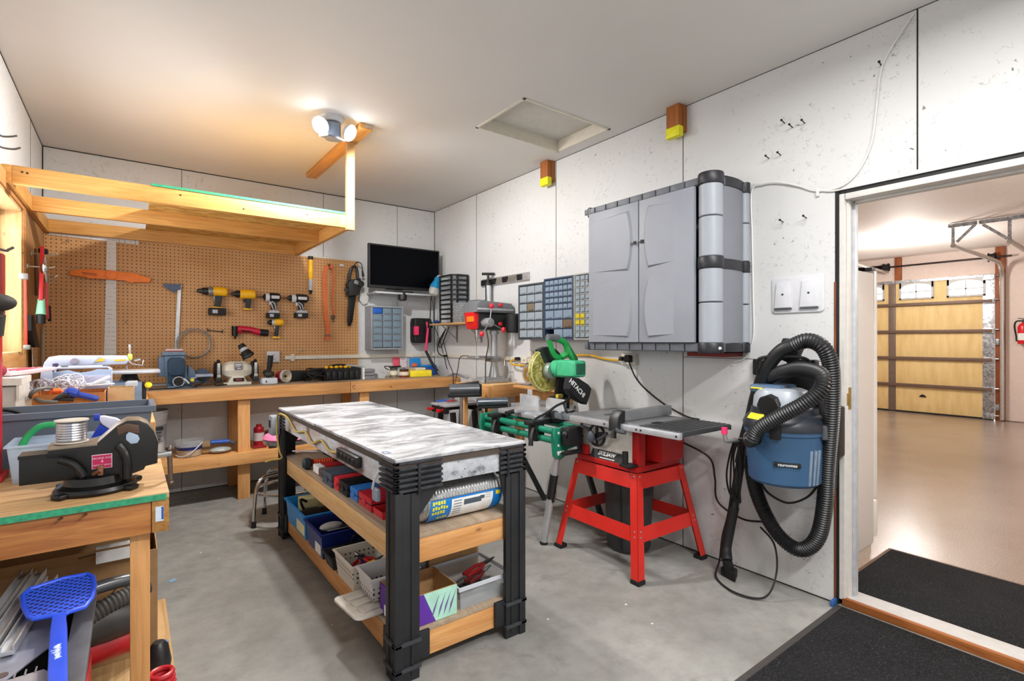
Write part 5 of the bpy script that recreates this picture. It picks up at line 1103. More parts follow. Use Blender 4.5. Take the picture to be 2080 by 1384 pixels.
# legs: L-section resin posts with cuffs, louvred brackets at the top corners
for sx in (0, 1):
    for sy in (0, 1):
        cx = X0 if sx == 0 else X1; cy = Y0 if sy == 0 else Y1; dx = 1 if sx == 0 else -1; dy = 1 if sy == 0 else -1
        def bx(mb, u0, u1, v0, v1, z0, z1, b=.004): return mb.bb((cx + dx * u0, cy + dy * v0, z0), (cx + dx * u1, cy + dy * v1, z1), b)
        m = MB(); bx(m, 0, .10, 0, .022, 0, ZT - .14, .003); bx(m, 0, .022, 0, .10, 0, ZT - .14, .003); bx(m, -.006, .028, -.006, .012, 0, ZT - .13, .003); bx(m, .062, .074, -.004, .02, .02, ZT - .14, .002); bx(m, -.004, .02, .062, .074, .02, ZT - .14, .002)
        leg = m.build('leg', RL, cb)
        for z in (.045, .145):
            m = MB(); bx(m, -.01, .104, -.01, .022, z, z + .014, .003); bx(m, -.01, .022, -.01, .104, z, z + .014, .003); m.build('cuff', P('resin_edge', '#34363a', .5), leg)
        m = MB(); bx(m, .02, .15, .01, .024, .062, .17, .003); bx(m, .01, .024, .02, .15, .062, .17, .003); m.build('base_bracket', RL, leg)
        m = MB(); W1 = .20 if sx == 0 else .135
        bx(m, .01, W1, .006, .03, ZT - .135, ZT - .006, .002); bx(m, .006, .03, .01, .16, ZT - .135, ZT - .006, .002)
        m.build('louvred_bracket', RL, leg); m = MB()
        for k in range(6):
            z = ZT - .132 + k * .0215; bx(m, -.008, W1, -.008, .012, z, z + .011, .002); bx(m, -.008, .012, -.008, .15, z, z + .011, .002)
        m.build('louvre', P('dusty_louvre', '#2c2e33', .45, 0, .5, 40), leg); m = MB()
        bx(m, .088, .10, -.012, .012, ZT - .145, ZT - .03, .002)
        m.prism([(cx + dx * .09, ZT - .135), (cx + dx * (W1 - .01), ZT - .135), (cx + dx * .10, ZT - .24), (cx + dx * .09, ZT - .24)], 'y', cy + dy * .008, cy + dy * .022)
        m.build('gusset', RL, leg)
# dusty pale edges on the near leg and white smear
MB().box((X0 + .018, Y0 + .135, ZT - .065), (.03, .045, .14), .008).build('side_clip', P('grey_blue_clip', '#7d879a', .45), cb)
for nm, zt in (('middle_shelf', .553), ('bottom_shelf', .172)):
    s = MB(); s.bb((X0 + .026, Y0 + .024, zt - .018), (X1 - .026, Y1 - .024, zt), .002); sh = s.build(nm, BWY, cb)
    for x in (X0 + .024, X1 - .062): MB().bb((x, Y0 + .12, zt - .115), (x + .038, Y1 - .11, zt - .0185), .003).build('side_board', LY if zt > .3 else PY, sh)
    for y in (Y0 + .025, Y1 - .063): MB().bb((X0 + .105, y, zt - .115), (X1 - .075, y + .038, zt - .0185), .003).build('end_board', PX, sh)
# power strip and cord on the side rail
t = thing('power_strip', 'black power strip screwed to the side rail of the centre bench', 'power strip', (.80, 2.3, .78))
MB().bb((.786, 2.18, .765), (.815, 2.45, .815), .008).build('housing', BLACK, t)
for k in range(5): MB().bb((.783, 2.205 + k * .05, .778), (.788, 2.235 + k * .05, .802), .003).build('socket', DBLACK, t)
m = MB(); m.tube(spline([(.798, 2.45, .79), (.803, 2.6, .77), (.806, 2.75, .80), (.803, 2.9, .76), (.806, 3.05, .80), (.803, 3.25, .775), (.806, 3.45, .83), (.79, 3.62, .84), (.785, 3.66, .79), (.78, 3.64, .70), (.783, 3.58, .60), (.79, 3.55, .56), (.74, 3.6, .545), (.71, 3.63, .53)], 6), .006, 8)
tag(m.build('extension_lead', P('dirty_yellow_lead', '#a8904a', .6)), 'dirty yellow lead clipped along the bench side and hanging over the leg', 'cord')
t = thing('junction_box', 'grey switch box fixed at the far corner of the centre bench', 'switch box', (.77, 3.72, .7))
MB().bb((.752, 3.66, .69), (.806, 3.76, .82), .012).build('housing', P('pale_grey_box_paint', '#8f949c', .5), t); MB().bb((.748, 3.69, .74), (.753, 3.73, .79), .003).build('switch', DBLACK, t)
t = thing('spring_clip', 'grey plastic spring clip hanging on the near corner of the bench', 'clip', (.79, 1.97, .68))
MB().box((.80, 1.985, .70), (.02, .05, .05), .006).build('jaw', P('clip_grey', '#8a93a2', .45), t); MB().tube(spline([(.80, 1.96, .80), (.79, 1.98, .76), (.79, 2.0, .72)], 5), .005, 6).build('cord_loop', P('clip_cord', '#c9c9c6', .6), t)
# ---- on the middle shelf
ZM = .554
# foil hose pack
t = thing('foil_hose_pack', 'bagged silver foil duct hose with blue and yellow label on the middle shelf', 'duct hose', (1.14, 1.98, ZM))
FOIL = P('crinkled_foil', '#c2c3c4', .22, .85, .2, 90)
r0 = .088; n = 54; prof = [(0, 0)]
for k in range(n + 1): prof.append((r0 - (.005 if k % 2 else 0) - (.012 if k in (0, n) else 0), .40 * k / n))
prof.append((0, .40))
MB().lathe(prof, (.945, 1.965, ZM + .094), (1, 0, 0), 36).build('hose', FOIL, t)
m = MB(); q = [(0, -.055), (.03, -.05), (.06, -.03), (.094, .0), (.0945, .40), (.07, .43), (.03, .45), (0, .455)]
m.lathe(q, (.945, 1.965, ZM + .0955), (1, 0, 0), 28); m.build('bag', FILM, t)
def wrap(mb, xa, xb, a0, a1, r, n=12):
    """curved label on the hose, angles measured from -y towards +z"""
    for k in range(n):
        p, s_ = a0 + (a1 - a0) * k / n, a0 + (a1 - a0) * (k + 1) / n
        f = lambda xx, a: (xx, 1.965 - r * math.cos(a), ZM + .0955 + r * math.sin(a))
        mb.quad(f(xa, p), f(xb, p), f(xb, s_), f(xa, s_))
    return mb
wrap(MB(), .985, 1.345, -1.15, .14, .0965).build('blue_label', P('label_blue', '#1478c8', .4), t)
wrap(MB(), 1.085, 1.295, -1.1, .06, .0972).build('white_panel', PAPER, t)
m = MB(); wrap(m, 1.145, 1.235, -.3, -.05, .0976, 6); wrap(m, 1.225, 1.25, -.18, -.02, .0976, 4); m.build('fish_drawing', P('ink_slate', '#4a5560', .5), t)
m = MB()
for k in range(6): wrap(m, 1.095, 1.135, -.02 - k * .13, -.06 - k * .13, .0976, 1)
m.build('print_line', P('ink_grey2', '#6b6f78', .5), t); m = MB()
for k in range(3): wrap(m, 1.255, 1.285, .03 - k * .09, .01 - k * .09, .0976, 1)
m.build('print_line', P('ink_grey2', '#6b6f78', .5), t)
m = MB()
rr = random.Random(11)
for k, (n_, a) in enumerate(((5, .02), (6, -.2), (5, -.42), (4, -.76))):
    for j in range(n_):   # blurred yellow words of the print
        u = .995 + (.03 if k == 3 else 0) + j * .0125; wrap(m, u, u + .0095, a - .06 + rr.uniform(-.02, .02) - (.0 if j % 2 else .03), a + .07 + rr.uniform(-.03, .03), .0978, 2)
m.build('lettering', P('label_yellow', '#d8d83a', .4), t)
wrap(MB(), 1.31, 1.335, -.12, .06, .0972, 4).build('yellow_spot', LEMON, t)
tag(MB().bb((1.05, 2.10, ZM), (1.36, 2.26, ZM + .20), .01).build('red_case', P('glossy_dark_red', '#a01a20', .3)), 'dark red case standing behind the foil hose pack', 'case')
def case(name, label, x0, x1, y0, y1, h, mat, mat2=None, group='tool cases on the middle shelf', rz=0.0):
    o = thing(name, label, 'case', ((x0 + x1) / 2, (y0 + y1) / 2, ZM), group)
    MB().bb((x0, y0, ZM), (x1, y1, ZM + h * .46), .006).build('bottom_shell', mat, o); MB().bb((x0, y0, ZM + h * .52), (x1, y1, ZM + h), .006).build('lid', mat2 or mat, o)
    MB().bb((x0 + .004, y0 + .004, ZM + h * .44), (x1 - .004, y1 - .004, ZM + h * .54)).build('seam', DBLACK, o)
    MB().bb((x0 - .005, (y0 + y1) / 2 - .02, ZM + h * .3), (x0 + .003, (y0 + y1) / 2 + .02, ZM + h * .72), .003).build('latch', mat, o)
    return o
case('tool_case', 'flat red plastic tool case beside the bagged foil hose', .862, 1.04, 2.20, 2.36, .062, P('case_red', '#c42838', .35))
tag(MB().tray((.865, 2.08, ZM), (1.0, 2.185, ZM + .032), .003, .004).build('red_tray', P('tray_red', '#d02434', .35)), 'small open red tray between the red case and the foil hose', 'tray')
case('tool_case', 'bright blue plastic tool case on the middle shelf', .862, 1.06, 2.375, 2.475, .06, P('case_blue', '#3a7fd0', .35))
case('tool_case', 'black and red tool case next to the blue one', .85, 1.06, 2.485, 2.60, .066, P('case_black', '#1b1c20', .4))
case('tool_case', 'narrow red topped case beside the black tool case', .85, 1.05, 2.61, 2.68, .066, P('case_scarlet', '#d8303a', .4))
case('tool_case', 'dark slate box with open red end on the middle shelf', .84, 1.06, 2.69, 2.85, .068, P('case_slate', '#4c5464', .45))
tag(MB().box((.93, 2.92, ZM + .024), (.15, .11, .046), .012).build('foil_pack', P('wrinkled_grey_foil', '#73757c', .25, .7, .4, 50)), 'wrinkled grey foil packet between slate box and card box', 'packet')
t = thing('card_box', 'red and white card box of bits on the middle shelf', 'box', (.93, 3.03, ZM))
MB().bb((.862, 2.99, ZM), (1.02, 3.09, ZM + .045), .003).build('carton', P('bit_box_red', '#b8202c', .5), t); MB().bb((.860, 2.988, ZM + .004), (.90, 3.092, ZM + .0465), .002).build('white_end', PAPER, t)
t = thing('mallet', 'screwdriver mallet with orange ribbed grip and dark rubber end', 'mallet', (.93, 3.2, ZM))
m = MB(); pr = [(0, 0), (.018, 0)]
for k in range(9): pr += [(.021, .004 + k * .014), (.018, .011 + k * .014)]
pr += [(0, .135)]; m.lathe(pr, (.875, 3.175, ZM + .034), (1, -.12, 0), 16); m.build('grip', P('safety_orange', '#e8501e', .4), t)
MB().lathe([(0, -.055), (.022, -.052), (.033, -.04), (.033, -.012), (.02, 0), (0, 0)], (.875, 3.175, ZM + .034), (1, -.12, 0), 20).build('rubber_end', P('teal_black_rubber', '#2c3a40', .6), t)
MB().lathe([(0, 0), (.024, 0), (.024, .02), (0, .02)], (.862, 3.177, ZM + .034), (1, -.12, 0), 16).build('collar', DRED, t)
MB().cyl((1.01, 3.16, ZM + .03), (1.18, 3.14, ZM + .022), .012, .016, 12).build('shaft', DBLACK, t)
t = thing('heat_gun', 'black pistol shaped tool with thin steel rod on the middle shelf', 'power tool', (1.05, 3.3, ZM))
MB().tube([(1.0, 3.36, ZM + .058), (1.05, 3.33, ZM + .056), (1.16, 3.27, ZM + .054), (1.27, 3.21, ZM + .05)], [.02, .046, .046, .038], 18).build('body', BLACK, t)
MB().cyl((.835, 3.46, ZM + .062), (1.01, 3.355, ZM + .055), .006, .007, 8).build('rod', CHROME, t); MB().tube([(1.16, 3.27, ZM + .04), (1.24, 3.2, ZM + .026), (1.32, 3.2, ZM + .026)], .018, 10).build('handle', DBLACK, t)
# ---- on the bottom shelf
ZS = .173
def bin_(name, label, lo, hi, mat, cat='basket', t_=.003, taper=.015, lip=.008, group=None):
    o = thing(name, label, cat, ((lo[0] + hi[0]) / 2, (lo[1] + hi[1]) / 2, lo[2]), group); MB().tray(lo, hi, t_, taper, lip).build('shell', mat, o); return o
def mat_holes(name, c):
    k = NT(name); k.set(Roughness=.45); v = k.geo((42, 42, 42)); vo = k.n('ShaderNodeTexVoronoi'); vo.inputs['Scale'].default_value = 1; vo.inputs['Randomness'].default_value = 0.0; k.link(v, vo.inputs['Vector'])
    xyz = k.n('ShaderNodeSeparateXYZ'); k.link(k.geo(), xyz.inputs[0])
    band = k.ramp(xyz.outputs['Z'], [(.195, (0, 0, 0, 1)), (.2, (1, 1, 1, 1)), (.262, (1, 1, 1, 1)), (.268, (0, 0, 0, 1))])
    h = k.ramp(vo.outputs['Distance'], [(.22, (1, 1, 1, 1)), (.27, (0, 0, 0, 1))])
    k.col(k.mix(k.math('MULTIPLY', h, band), lin(c), lin('#3a3732'))); return k.m
# carton with purple and mint print
PUR = P('purple_print', '#5a2a9a', .5); MINT = P('mint_print', '#a8d8c4', .5)
pb = thing('tissue_carton', 'open purple and mint printed carton at the near end of the bottom shelf', 'box', (.98, 1.95, ZS))
x0, x1, y0, y1, zt = .85, 1.105, 1.862, 2.07, ZS + .125
m = MB(); m.m(0); m.bb((x0, y0, ZS), (x0 + .004, y1, zt)); m.m(1); m.bb((x0, y0, ZS), (x1, y0 + .004, zt)); m.bb((x1 - .004, y0, ZS), (x1, y1, zt)); m.bb((x0, y1 - .004, ZS), (x1, y1, zt)); m.bb((x0, y0, ZS), (x1, y1, ZS + .004)); m.build('carton', [PUR, CARD], pb)
MB().prism([(x0, ZS + .001), (x0 + .155, ZS + .001), (x0 + .10, zt - .001), (x0, zt - .001)], 'y', y0 - .001, y0).build('purple_print', PUR, pb)
MB().prism([(x0 + .155, ZS + .001), (x1, ZS + .001), (x1, zt - .001), (x0 + .10, zt - .001)], 'y', y0 - .001, y0).build('mint_print', MINT, pb)
m = MB()
for k, u in enumerate((.135, .165, .19, .215)): m.prism([(x0 + u, ZS + .012), (x0 + u + .014, ZS + .04), (x0 + u + .036, ZS + .105), (x0 + u + .008, ZS + .05)], 'y', y0 - .0016, y0 - .001)
m.build('feather_print', P('lavender_ink', '#6a5a96', .5), pb)
MB().bb((x0 - .0012, y0 + .02, ZS + .006), (x0, y0 + .16, ZS + .05)).build('side_label', PAPER, pb)
# flat lid
lid = thing('loose_cover', 'loose white plastic lid hanging over the bottom shelf edge', 'lid', (.80, 2.1, ZS))
m = MB(); m.prism(rrect(-.085, -.12, .085, .12, .03), 'z', 0, .012, .004); m.place((.805, 2.15, ZS + .008), (0, .045, .1)); m.build('plate', P('yellowed_white', '#d3cfc6', .45), lid)
m = MB()
for k in range(3): m.prism(rrect(-.05, -.09 + k * .065, .05, -.04 + k * .065, .01), 'z', .012, .02, .003)
m.place((.805, 2.15, ZS + .008), (0, .045, .1)); m.build('raised_panel', P('yellowed_white2', '#cbc7be', .45), lid)
# two perforated baskets
BH, BH2 = mat_holes('perforated_cream', '#d6d0c4'), mat_holes('perforated_white', '#d2d2d4')
bin_('storage_basket', 'perforated cream basket of coloured pliers on the bottom shelf', (.805, 2.28, ZS), (1.02, 2.53, ZS + .125), BH, group='plastic baskets on the bottom shelf')
bin_('storage_basket', 'perforated white basket with red handled tool beside the purple carton', (.82, 2.085, ZS + .032), (1.04, 2.255, ZS + .135), BH2, group='plastic baskets on the bottom shelf')
def handtool(label, p, ang, L_, mat, mat2, tilt=.25):
    o = thing('pliers', label, 'pliers', p, 'hand tools in the baskets')
    R = Euler((0, -tilt, ang)).to_matrix(); f = lambda q: V(p) + R @ V(q)
    MB().tube([f((0, .012, 0)), f((L_ * .4, .018, 0)), f((L_ * .62, .004, 0))], .0085, 8).tube([f((0, -.012, 0)), f((L_ * .4, -.018, 0)), f((L_ * .62, -.004, 0))], .0085, 8).build('handle', mat, o)
    MB().tube([f((L_ * .6, 0, 0)), f((L_ * .75, 0, 0)), f((L_, 0, 0))], [.011, .012, .004], 8, flat=.6).build('jaw', mat2, o)
for k, (lab, c, p, a) in enumerate((('blue handled pliers poking up from the cream basket', NAVY, (.93, 2.36, ZS + .075), 1.9), ('red handled pliers at the far side of the cream basket', RED, (.96, 2.33, ZS + .085), 2.4), ('yellow gripped pliers lying low in the cream basket', LEMON, (.86, 2.31, ZS + .08), .3),
        ('dark brown handled pliers in the corner of the cream basket', DRED, (.84, 2.36, ZS + .065), .9), ('bright red snips crossing the blue pliers in the basket', P('snip_red', '#d81c2c', .4), (.90, 2.40, ZS + .07), -.9), ('red gripped tool lying in the white basket', RED, (.93, 2.15, ZS + .10), .2))):
    handtool(lab, p, a, .13, c, BLKMET if k % 2 else STEEL)
for nm, lo, hi in (('wire_scraps', (.84, 2.32, ZS + .012), (.985, 2.49, ZS + .055)), ('screw_scraps', (.84, 2.12, ZS + .042), (1.0, 2.22, ZS + .065))):
    m = MB(); rr = random.Random(len(nm))
    for k in range(40):
        a = V([rr.uniform(lo[i], hi[i]) for i in range(3)]); b = a + V((rr.uniform(-.05, .05), rr.uniform(-.05, .05), rr.uniform(-.01, .02))); b = V([min(max(b[i], lo[i]), hi[i]) for i in range(3)]); m.cyl(a, b, .005, .003, 6)
    o = m.build(nm, P('mixed_metal_scraps', '#5f5852', .4, .5, .5, 60)); tag(o, 'jumble of small metal bits in the bottom of ' + ('the cream basket' if 'wire' in nm else 'the white basket'), 'scraps', kind='stuff')
# clear bin with tools and the carton behind
cbn = bin_('clear_bin', 'clear plastic bin of pliers at the far corner of the bottom shelf end', (1.12, 1.862, ZS), (1.385, 2.12, ZS + .10), CLEAR, 'bin', .003, .01, .008)
MB().bb((1.112, 1.854, ZS + .085), (1.393, 1.862, ZS + .102), .003).bb((1.112, 2.12, ZS + .085), (1.393, 2.128, ZS + .102), .003).bb((1.112, 1.86, ZS + .085), (1.12, 2.122, ZS + .102), .003).bb((1.385, 1.86, ZS + .085), (1.393, 2.122, ZS + .102), .003).build('rim', mat_clear('pale_rim', '#d8dbe4', .8, .3), cbn)
handtool('red handled wrench leaning up in the clear bin', (1.22, 1.98, ZS + .085), .2, .19, DRED, BLKMET, .12); handtool('dark handled cutters lying across the clear bin', (1.20, 1.93, ZS + .078), .35, .18, P('dark_maroon', '#5a1414', .4), STEEL, .05); handtool('black pliers at the bottom of the clear bin', (1.18, 1.95, ZS + .05), .1, .17, BLACK, STEEL, .0)
carton('shipping_box', 'tall open brown cardboard box behind the clear bin', (1.12, 2.14, ZS), (1.395, 2.40, ZS + .20), CARD)
m = MB(); m.tray((1.05, 2.15, ZS), (1.11, 2.40, ZS + .13), .003); tag(m.build('clear_tub', CLEAR), 'narrow clear tub squeezed beside the tall brown box', 'tub')
bin_('black_tray', 'low black plastic tray behind the cream basket', (.80, 2.56, ZS), (1.10, 2.70, ZS + .07), P('tray_black', '#26282a', .5), 'tray')
m = MB(); m.bb((.97, 2.59, ZS + .006), (1.07, 2.67, ZS + .10), .01); m.tube(spline([(.91, 2.62, ZS + .06), (.93, 2.61, ZS + .14), (.97, 2.62, ZS + .12), (1.0, 2.64, ZS + .09)], 6), .005, 6); tag(m.build('staple_gun', BLKMET), 'black staple gun lying in the low black tray', 'tool')
nb = bin_('tote_box', 'navy blue plastic tote with a brush inside on the bottom shelf', (.80, 2.725, ZS), (1.15, 3.02, ZS + .135), NAVY, 'bin', .004, .012, .012)
MB().bb((.7995, 2.76, ZS + .012), (.8025, 2.86, ZS + .07)).place((0.0065, 0, 0)).build('label', PAPER, nb)
t = thing('wire_brush', 'grey oval brush resting in the navy tote', 'brush', (.90, 2.88, ZS + .1))
MB().sph((.90, 2.88, ZS + .115), .05, (1.3, .8, .45), 18, 10).build('pad', P('brush_grey', '#a5a2a0', .7), t); MB().cyl((.94, 2.86, ZS + .11), (1.08, 2.80, ZS + .10), .012, .016, 10).build('handle', DBLACK, t)
t = thing('screwdriver', 'red handled screwdriver lying in the navy tote', 'screwdriver', (1.0, 2.84, ZS + .09))
MB().cyl((.97, 2.79, ZS + .125), (1.09, 2.76, ZS + .12), .013, .015, 10).build('handle', RED, t); MB().cyl((.97, 2.79, ZS + .125), (.86, 2.82, ZS + .115), .003, seg=6).build('shank', STEEL, t)
bt = bin_('tote_box', 'bright blue notched tote at the far end of the bottom shelf', (.80, 3.045, ZS), (1.15, 3.48, ZS + .145), SKY, 'bin', .004, .012, .012)
MB().bb((.805, 3.07, ZS + .02), (.807, 3.24, ZS + .10)).build('label', P('yellow_white_label', '#e0d9a8', .5), bt)
MB().bb((.815, 3.20, ZS + .01), (1.13, 3.208, ZS + .13)).build('divider', P('brown_board', '#4a3526', .7), bt)
tag(MB().box((.93, 3.38, ZS + .085), (.14, .10, .14), .004).build('instruction_card', P('cream_cards', '#d8cf98', .6)), 'cream card box standing in the bright blue tote', 'card')
tag(MB().box((.90, 3.26, ZS + .06), (.1, .08, .11), .02).tube(spline([(.86, 3.28, ZS + .10), (.84, 3.29, ZS + .17), (.88, 3.30, ZS + .15)], 5), .008, 6).build('cable_coil', DBLACK), 'black cable bundle in the bright blue tote', 'cable')
# ---------------------------------------------------------------- corner bench, drill press, saws
sb = thing('side_bench', 'short pine bench along the white wall carrying the drill press', 'workbench', (2.64, 3.85, 0))
MB().bb((2.45, 3.60, ZB - .022), (2.835, 4.08, ZB), .003).build('top_board', LY, sb)
MB().bb((2.45, 3.562, ZB - .105), (2.835, 3.60, ZB), .004).build('end_board', PX, sb); MB().bb((2.412, 3.562, ZB - .105), (2.45, 4.08, ZB - .001), .004).build('side_board', PY, sb); MB().bb((2.47, 3.562, ZB), (2.835, 3.585, ZB + .006), .002).build('edge_strip', LX, sb)
for x, y in ((2.452, 3.603), (2.452, 4.0), (2.79, 3.603)): MB().bb((x, y, 0), (x + .04, y + .075, ZB - .024), .003).build('leg', PZ, sb)
dp = thing('drill_press', 'grey bench drill press with red tipped feed handles', 'drill press', (2.66, 3.86, ZB))
DPG = P('hammered_grey', '#6f7276', .4); DPL = P('cast_iron_grey', '#989a9c', .4, .3); cx, cy = 2.69, 3.86
MB().prism(rrect(2.50, 3.76, 2.80, 3.96, .03), 'z', ZB + .001, ZB + .035, .006).prism(rrect(2.53, 3.79, 2.78, 3.93, .03), 'z', ZB + .03, ZB + .05, .006).build('base', DPL, dp)
MB().lathe([(.055, .045), (.045, .08), (.036, .14), (.036, .15)], (cx, cy, ZB), (0, 0, 1), 24).cyl((cx, cy, ZB + .04), (cx, cy, 1.50), .03, seg=24).lathe([(.03, 0), (.042, 0), (.042, .03), (.03, .03)], (cx, cy, 1.385), (0, 0, 1), 24).build('column', P('column_steel', '#a4a6a8', .42, .5, .04), dp)
MB().prism(rrect(2.44, 3.77, 2.63, 3.95, .03), 'z', 1.165, 1.185, .004).box((cx - .01, cy, 1.155), (.12, .09, .05), .012).build('table', P('iron_table', '#8a8d90', .4, .4), dp)
m = MB(); m.tube([(cx + .02, cy - .06, 1.16), (cx + .03, cy - .12, 1.16), (cx + .03, cy - .125, 1.09), (cx + .03, cy - .17, 1.085)], .006, 8); m.build('table_crank', STEEL, dp)
MB().bb((2.47, 3.80, 1.42), (2.83, 3.93, 1.575), .012).build('head', P('dark_green_grey', '#2a3230', .45), dp)
m = MB(); m.prism([(2.42, 1.575), (2.835, 1.575), (2.835, 1.625), (2.80, 1.665), (2.47, 1.68), (2.425, 1.64)], 'y', 3.74, 3.97, .012); m.build('belt_cover', DPG, dp)
MB().bb((2.43, 3.737, 1.595), (2.825, 3.745, 1.612), .002).build('cover_trim', LGREY, dp)
m = MB(); m.prism([(2.415, 1.575), (2.472, 1.575), (2.472, 1.43), (2.45, 1.425), (2.43, 1.46)], 'y', 3.785, 3.945, .012); m.build('front_plate', P('signal_red', '#d81c20', .35), dp)
MB().bb((2.415, 3.79, 1.49), (2.43, 3.90, 1.54), .004).build('orange_label', ORG_, dp)
MB().cyl((2.50, cy, 1.43), (2.50, cy, 1.36), .022, .018, 16).cyl((2.50, cy, 1.36), (2.50, cy, 1.31), .02, .012, 16).build('chuck', CHROME, dp)
hb = V((2.545, 3.745, 1.485))
MB().lathe([(0, -.05), (.035, -.045), (.042, -.03), (.042, .06), (0, .06)], hb, (0, 1, 0), 22).build('feed_hub', DPL, dp)
for a in (1.55, -2.35, -.45):
    e = hb + V((math.cos(a) * .145, -.05, math.sin(a) * .145)); 
    MB().cyl(hb + V((0, -.025, 0)), e, .006, seg=8).build('feed_spoke', STEEL, dp); MB().sph(e, .021, (1, 1, 1.2)).build('feed_knob', P('red_knob', '#d82838', .35), dp)
for p in ((2.665, 3.735, 1.642), (2.70, 3.79, 1.475)): MB().lathe([(0, 0), (.017, .002), (.02, .012), (.014, .024), (0, .024)], p, (0, -1, .1), 14).build('lock_knob', P('red_knob', '#d82838', .35), dp)
MB().lathe([(0, 0), (.07, 0), (.075, .02), (.075, .15), (.06, .17), (0, .17)], (2.775, 3.665, 1.395), (0, 0, 1), 28).build('motor', DBLACK, dp)
MB().tube(spline([(2.56, 3.80, 1.42), (2.55, 3.75, 1.3), (2.53, 3.76, 1.16), (2.52, 3.75, 1.05), (2.50, 3.72, .95)], 6), .005, 6).tube(spline([(2.5, 4, 1.184), (2.471, 4.1, 1.169), (2.474, 4.15, 1.056), (2.447, 4.15, 0.941)], 6), .004, 6).build('power_cord', DBLACK, dp)
# hand pump behind the press, standing on the shelf end
t = thing('hand_pump', 'white cylinder hand pump with black T handle behind the drill press', 'pump', (2.79, 4.1, 1.505))
MB().bb((2.74, 4.055, 1.506), (2.835, 4.145, 1.52), .004).build('base', BLACK, t); MB().cyl((2.785, 4.1, 1.52), (2.785, 4.1, 1.86), .028, seg=22).build('barrel', P('pump_white', '#c9ced2', .35), t); MB().cyl((2.785, 4.1, 1.86), (2.785, 4.1, 1.885), .033, seg=22).cyl((2.785, 4.1, 1.88), (2.785, 4.1, 1.965), .012, seg=12).build('piston', BLACK, t)
MB().cyl((2.735, 4.135, 1.972), (2.835, 4.065, 1.972), .013, seg=12).build('handle', BLACK, t); MB().tube(spline([(2.75, 4.09, 1.53), (2.745, 4.08, 1.7), (2.75, 4.09, 1.87)], 5), .005, 6).build('air_hose', DBLACK, t)
m = MB()
for k in range(5): m.sph((2.785 - .026, 4.1 - .012, 1.60 + k * .018), .008, (.3, .8, .8), 8, 6)
m.build('printed_mark', DKGREY, t)
# folding work stand under the corner
t = thing('folding_stand', 'grey topped folding work stand with red crank ends under the corner', 'work stand', (2.55, 4.28, 0))
MB().bb((2.33, 4.13, .705), (2.76, 4.255, .725), .004).bb((2.33, 4.30, .705), (2.76, 4.42, .725), .004).build('jaw_board', P('grey_vise_board', '#a3a5a8', .5), t)
m = MB(); m.bb((2.335, 4.14, .64), (2.375, 4.41, .704), .006); m.bb((2.70, 4.14, .64), (2.74, 4.41, .704), .006); m.bb((2.375, 4.25, .66), (2.70, 4.29, .70), .004); m.build('frame', DBLACK, t)
for y in (4.19, 4.37): MB().cyl((2.30, y, .672), (2.335, y, .672), .011, seg=10).box((2.288, y, .672), (.03, .045, .03), .008).build('crank', RED, t)
for x in (2.42, 2.66):
    for y, o in ((4.15, -.06), (4.38, .08)): MB().bar((x, y, .65), (x + .01, y + o, 0.01), .05, .035, .006).build('leg', BLACK, t)
MB().bb((2.40, 4.12, .28), (2.68, 4.15, .33), .006).build('step', DBLACK, t)
t = thing('pliers', 'blue and red handled pliers lying on the folding work stand', 'pliers', (2.45, 4.36, .727))
MB().tube([(2.37, 4.38, .738), (2.45, 4.36, .742), (2.50, 4.35, .738)], .009, 8).build('handle', BLUE, t); MB().tube([(2.46, 4.33, .737), (2.50, 4.32, .74), (2.55, 4.33, .738)], .008, 8).build('second_handle', P('coral_grip', '#d8403c', .4), t); MB().tube([(2.50, 4.35, .738), (2.54, 4.34, .738), (2.585, 4.34, .735)], .006, 8).build('jaw', STEEL, t)
# free standing roller
t = thing('roller_stand', 'free standing grey roller on a single steel post behind the centre bench', 'roller stand', (2.18, 3.6, 0))
MB().cyl((2.09, 3.64, .925), (2.315, 3.545, .925), .042, seg=24).build('roller', P('satin_grey_roller', '#5c5f64', .3, .4), t)
MB().bar((2.08, 3.645, .875), (2.33, 3.54, .875), .05, .03, .004).box((2.327, 3.54, .915), (.012, .085, .10), .01, (0, 0, -.4)).build('bracket', BLACK, t); MB().bar((2.10, 3.66, .945), (2.33, 3.565, .975), .012, .03, .004).build('guard_bar', BLACK, t)
MB().cyl((2.18, 3.60, .05), (2.18, 3.60, .86), .014, seg=14).build('post', STEEL, t)
for a in (.5, 2.6, 4.7): MB().tube([(2.18, 3.6, .16), (2.18 + .22 * math.cos(a), 3.6 + .22 * math.sin(a), .008)], .011, 8).build('leg', STEEL, t)
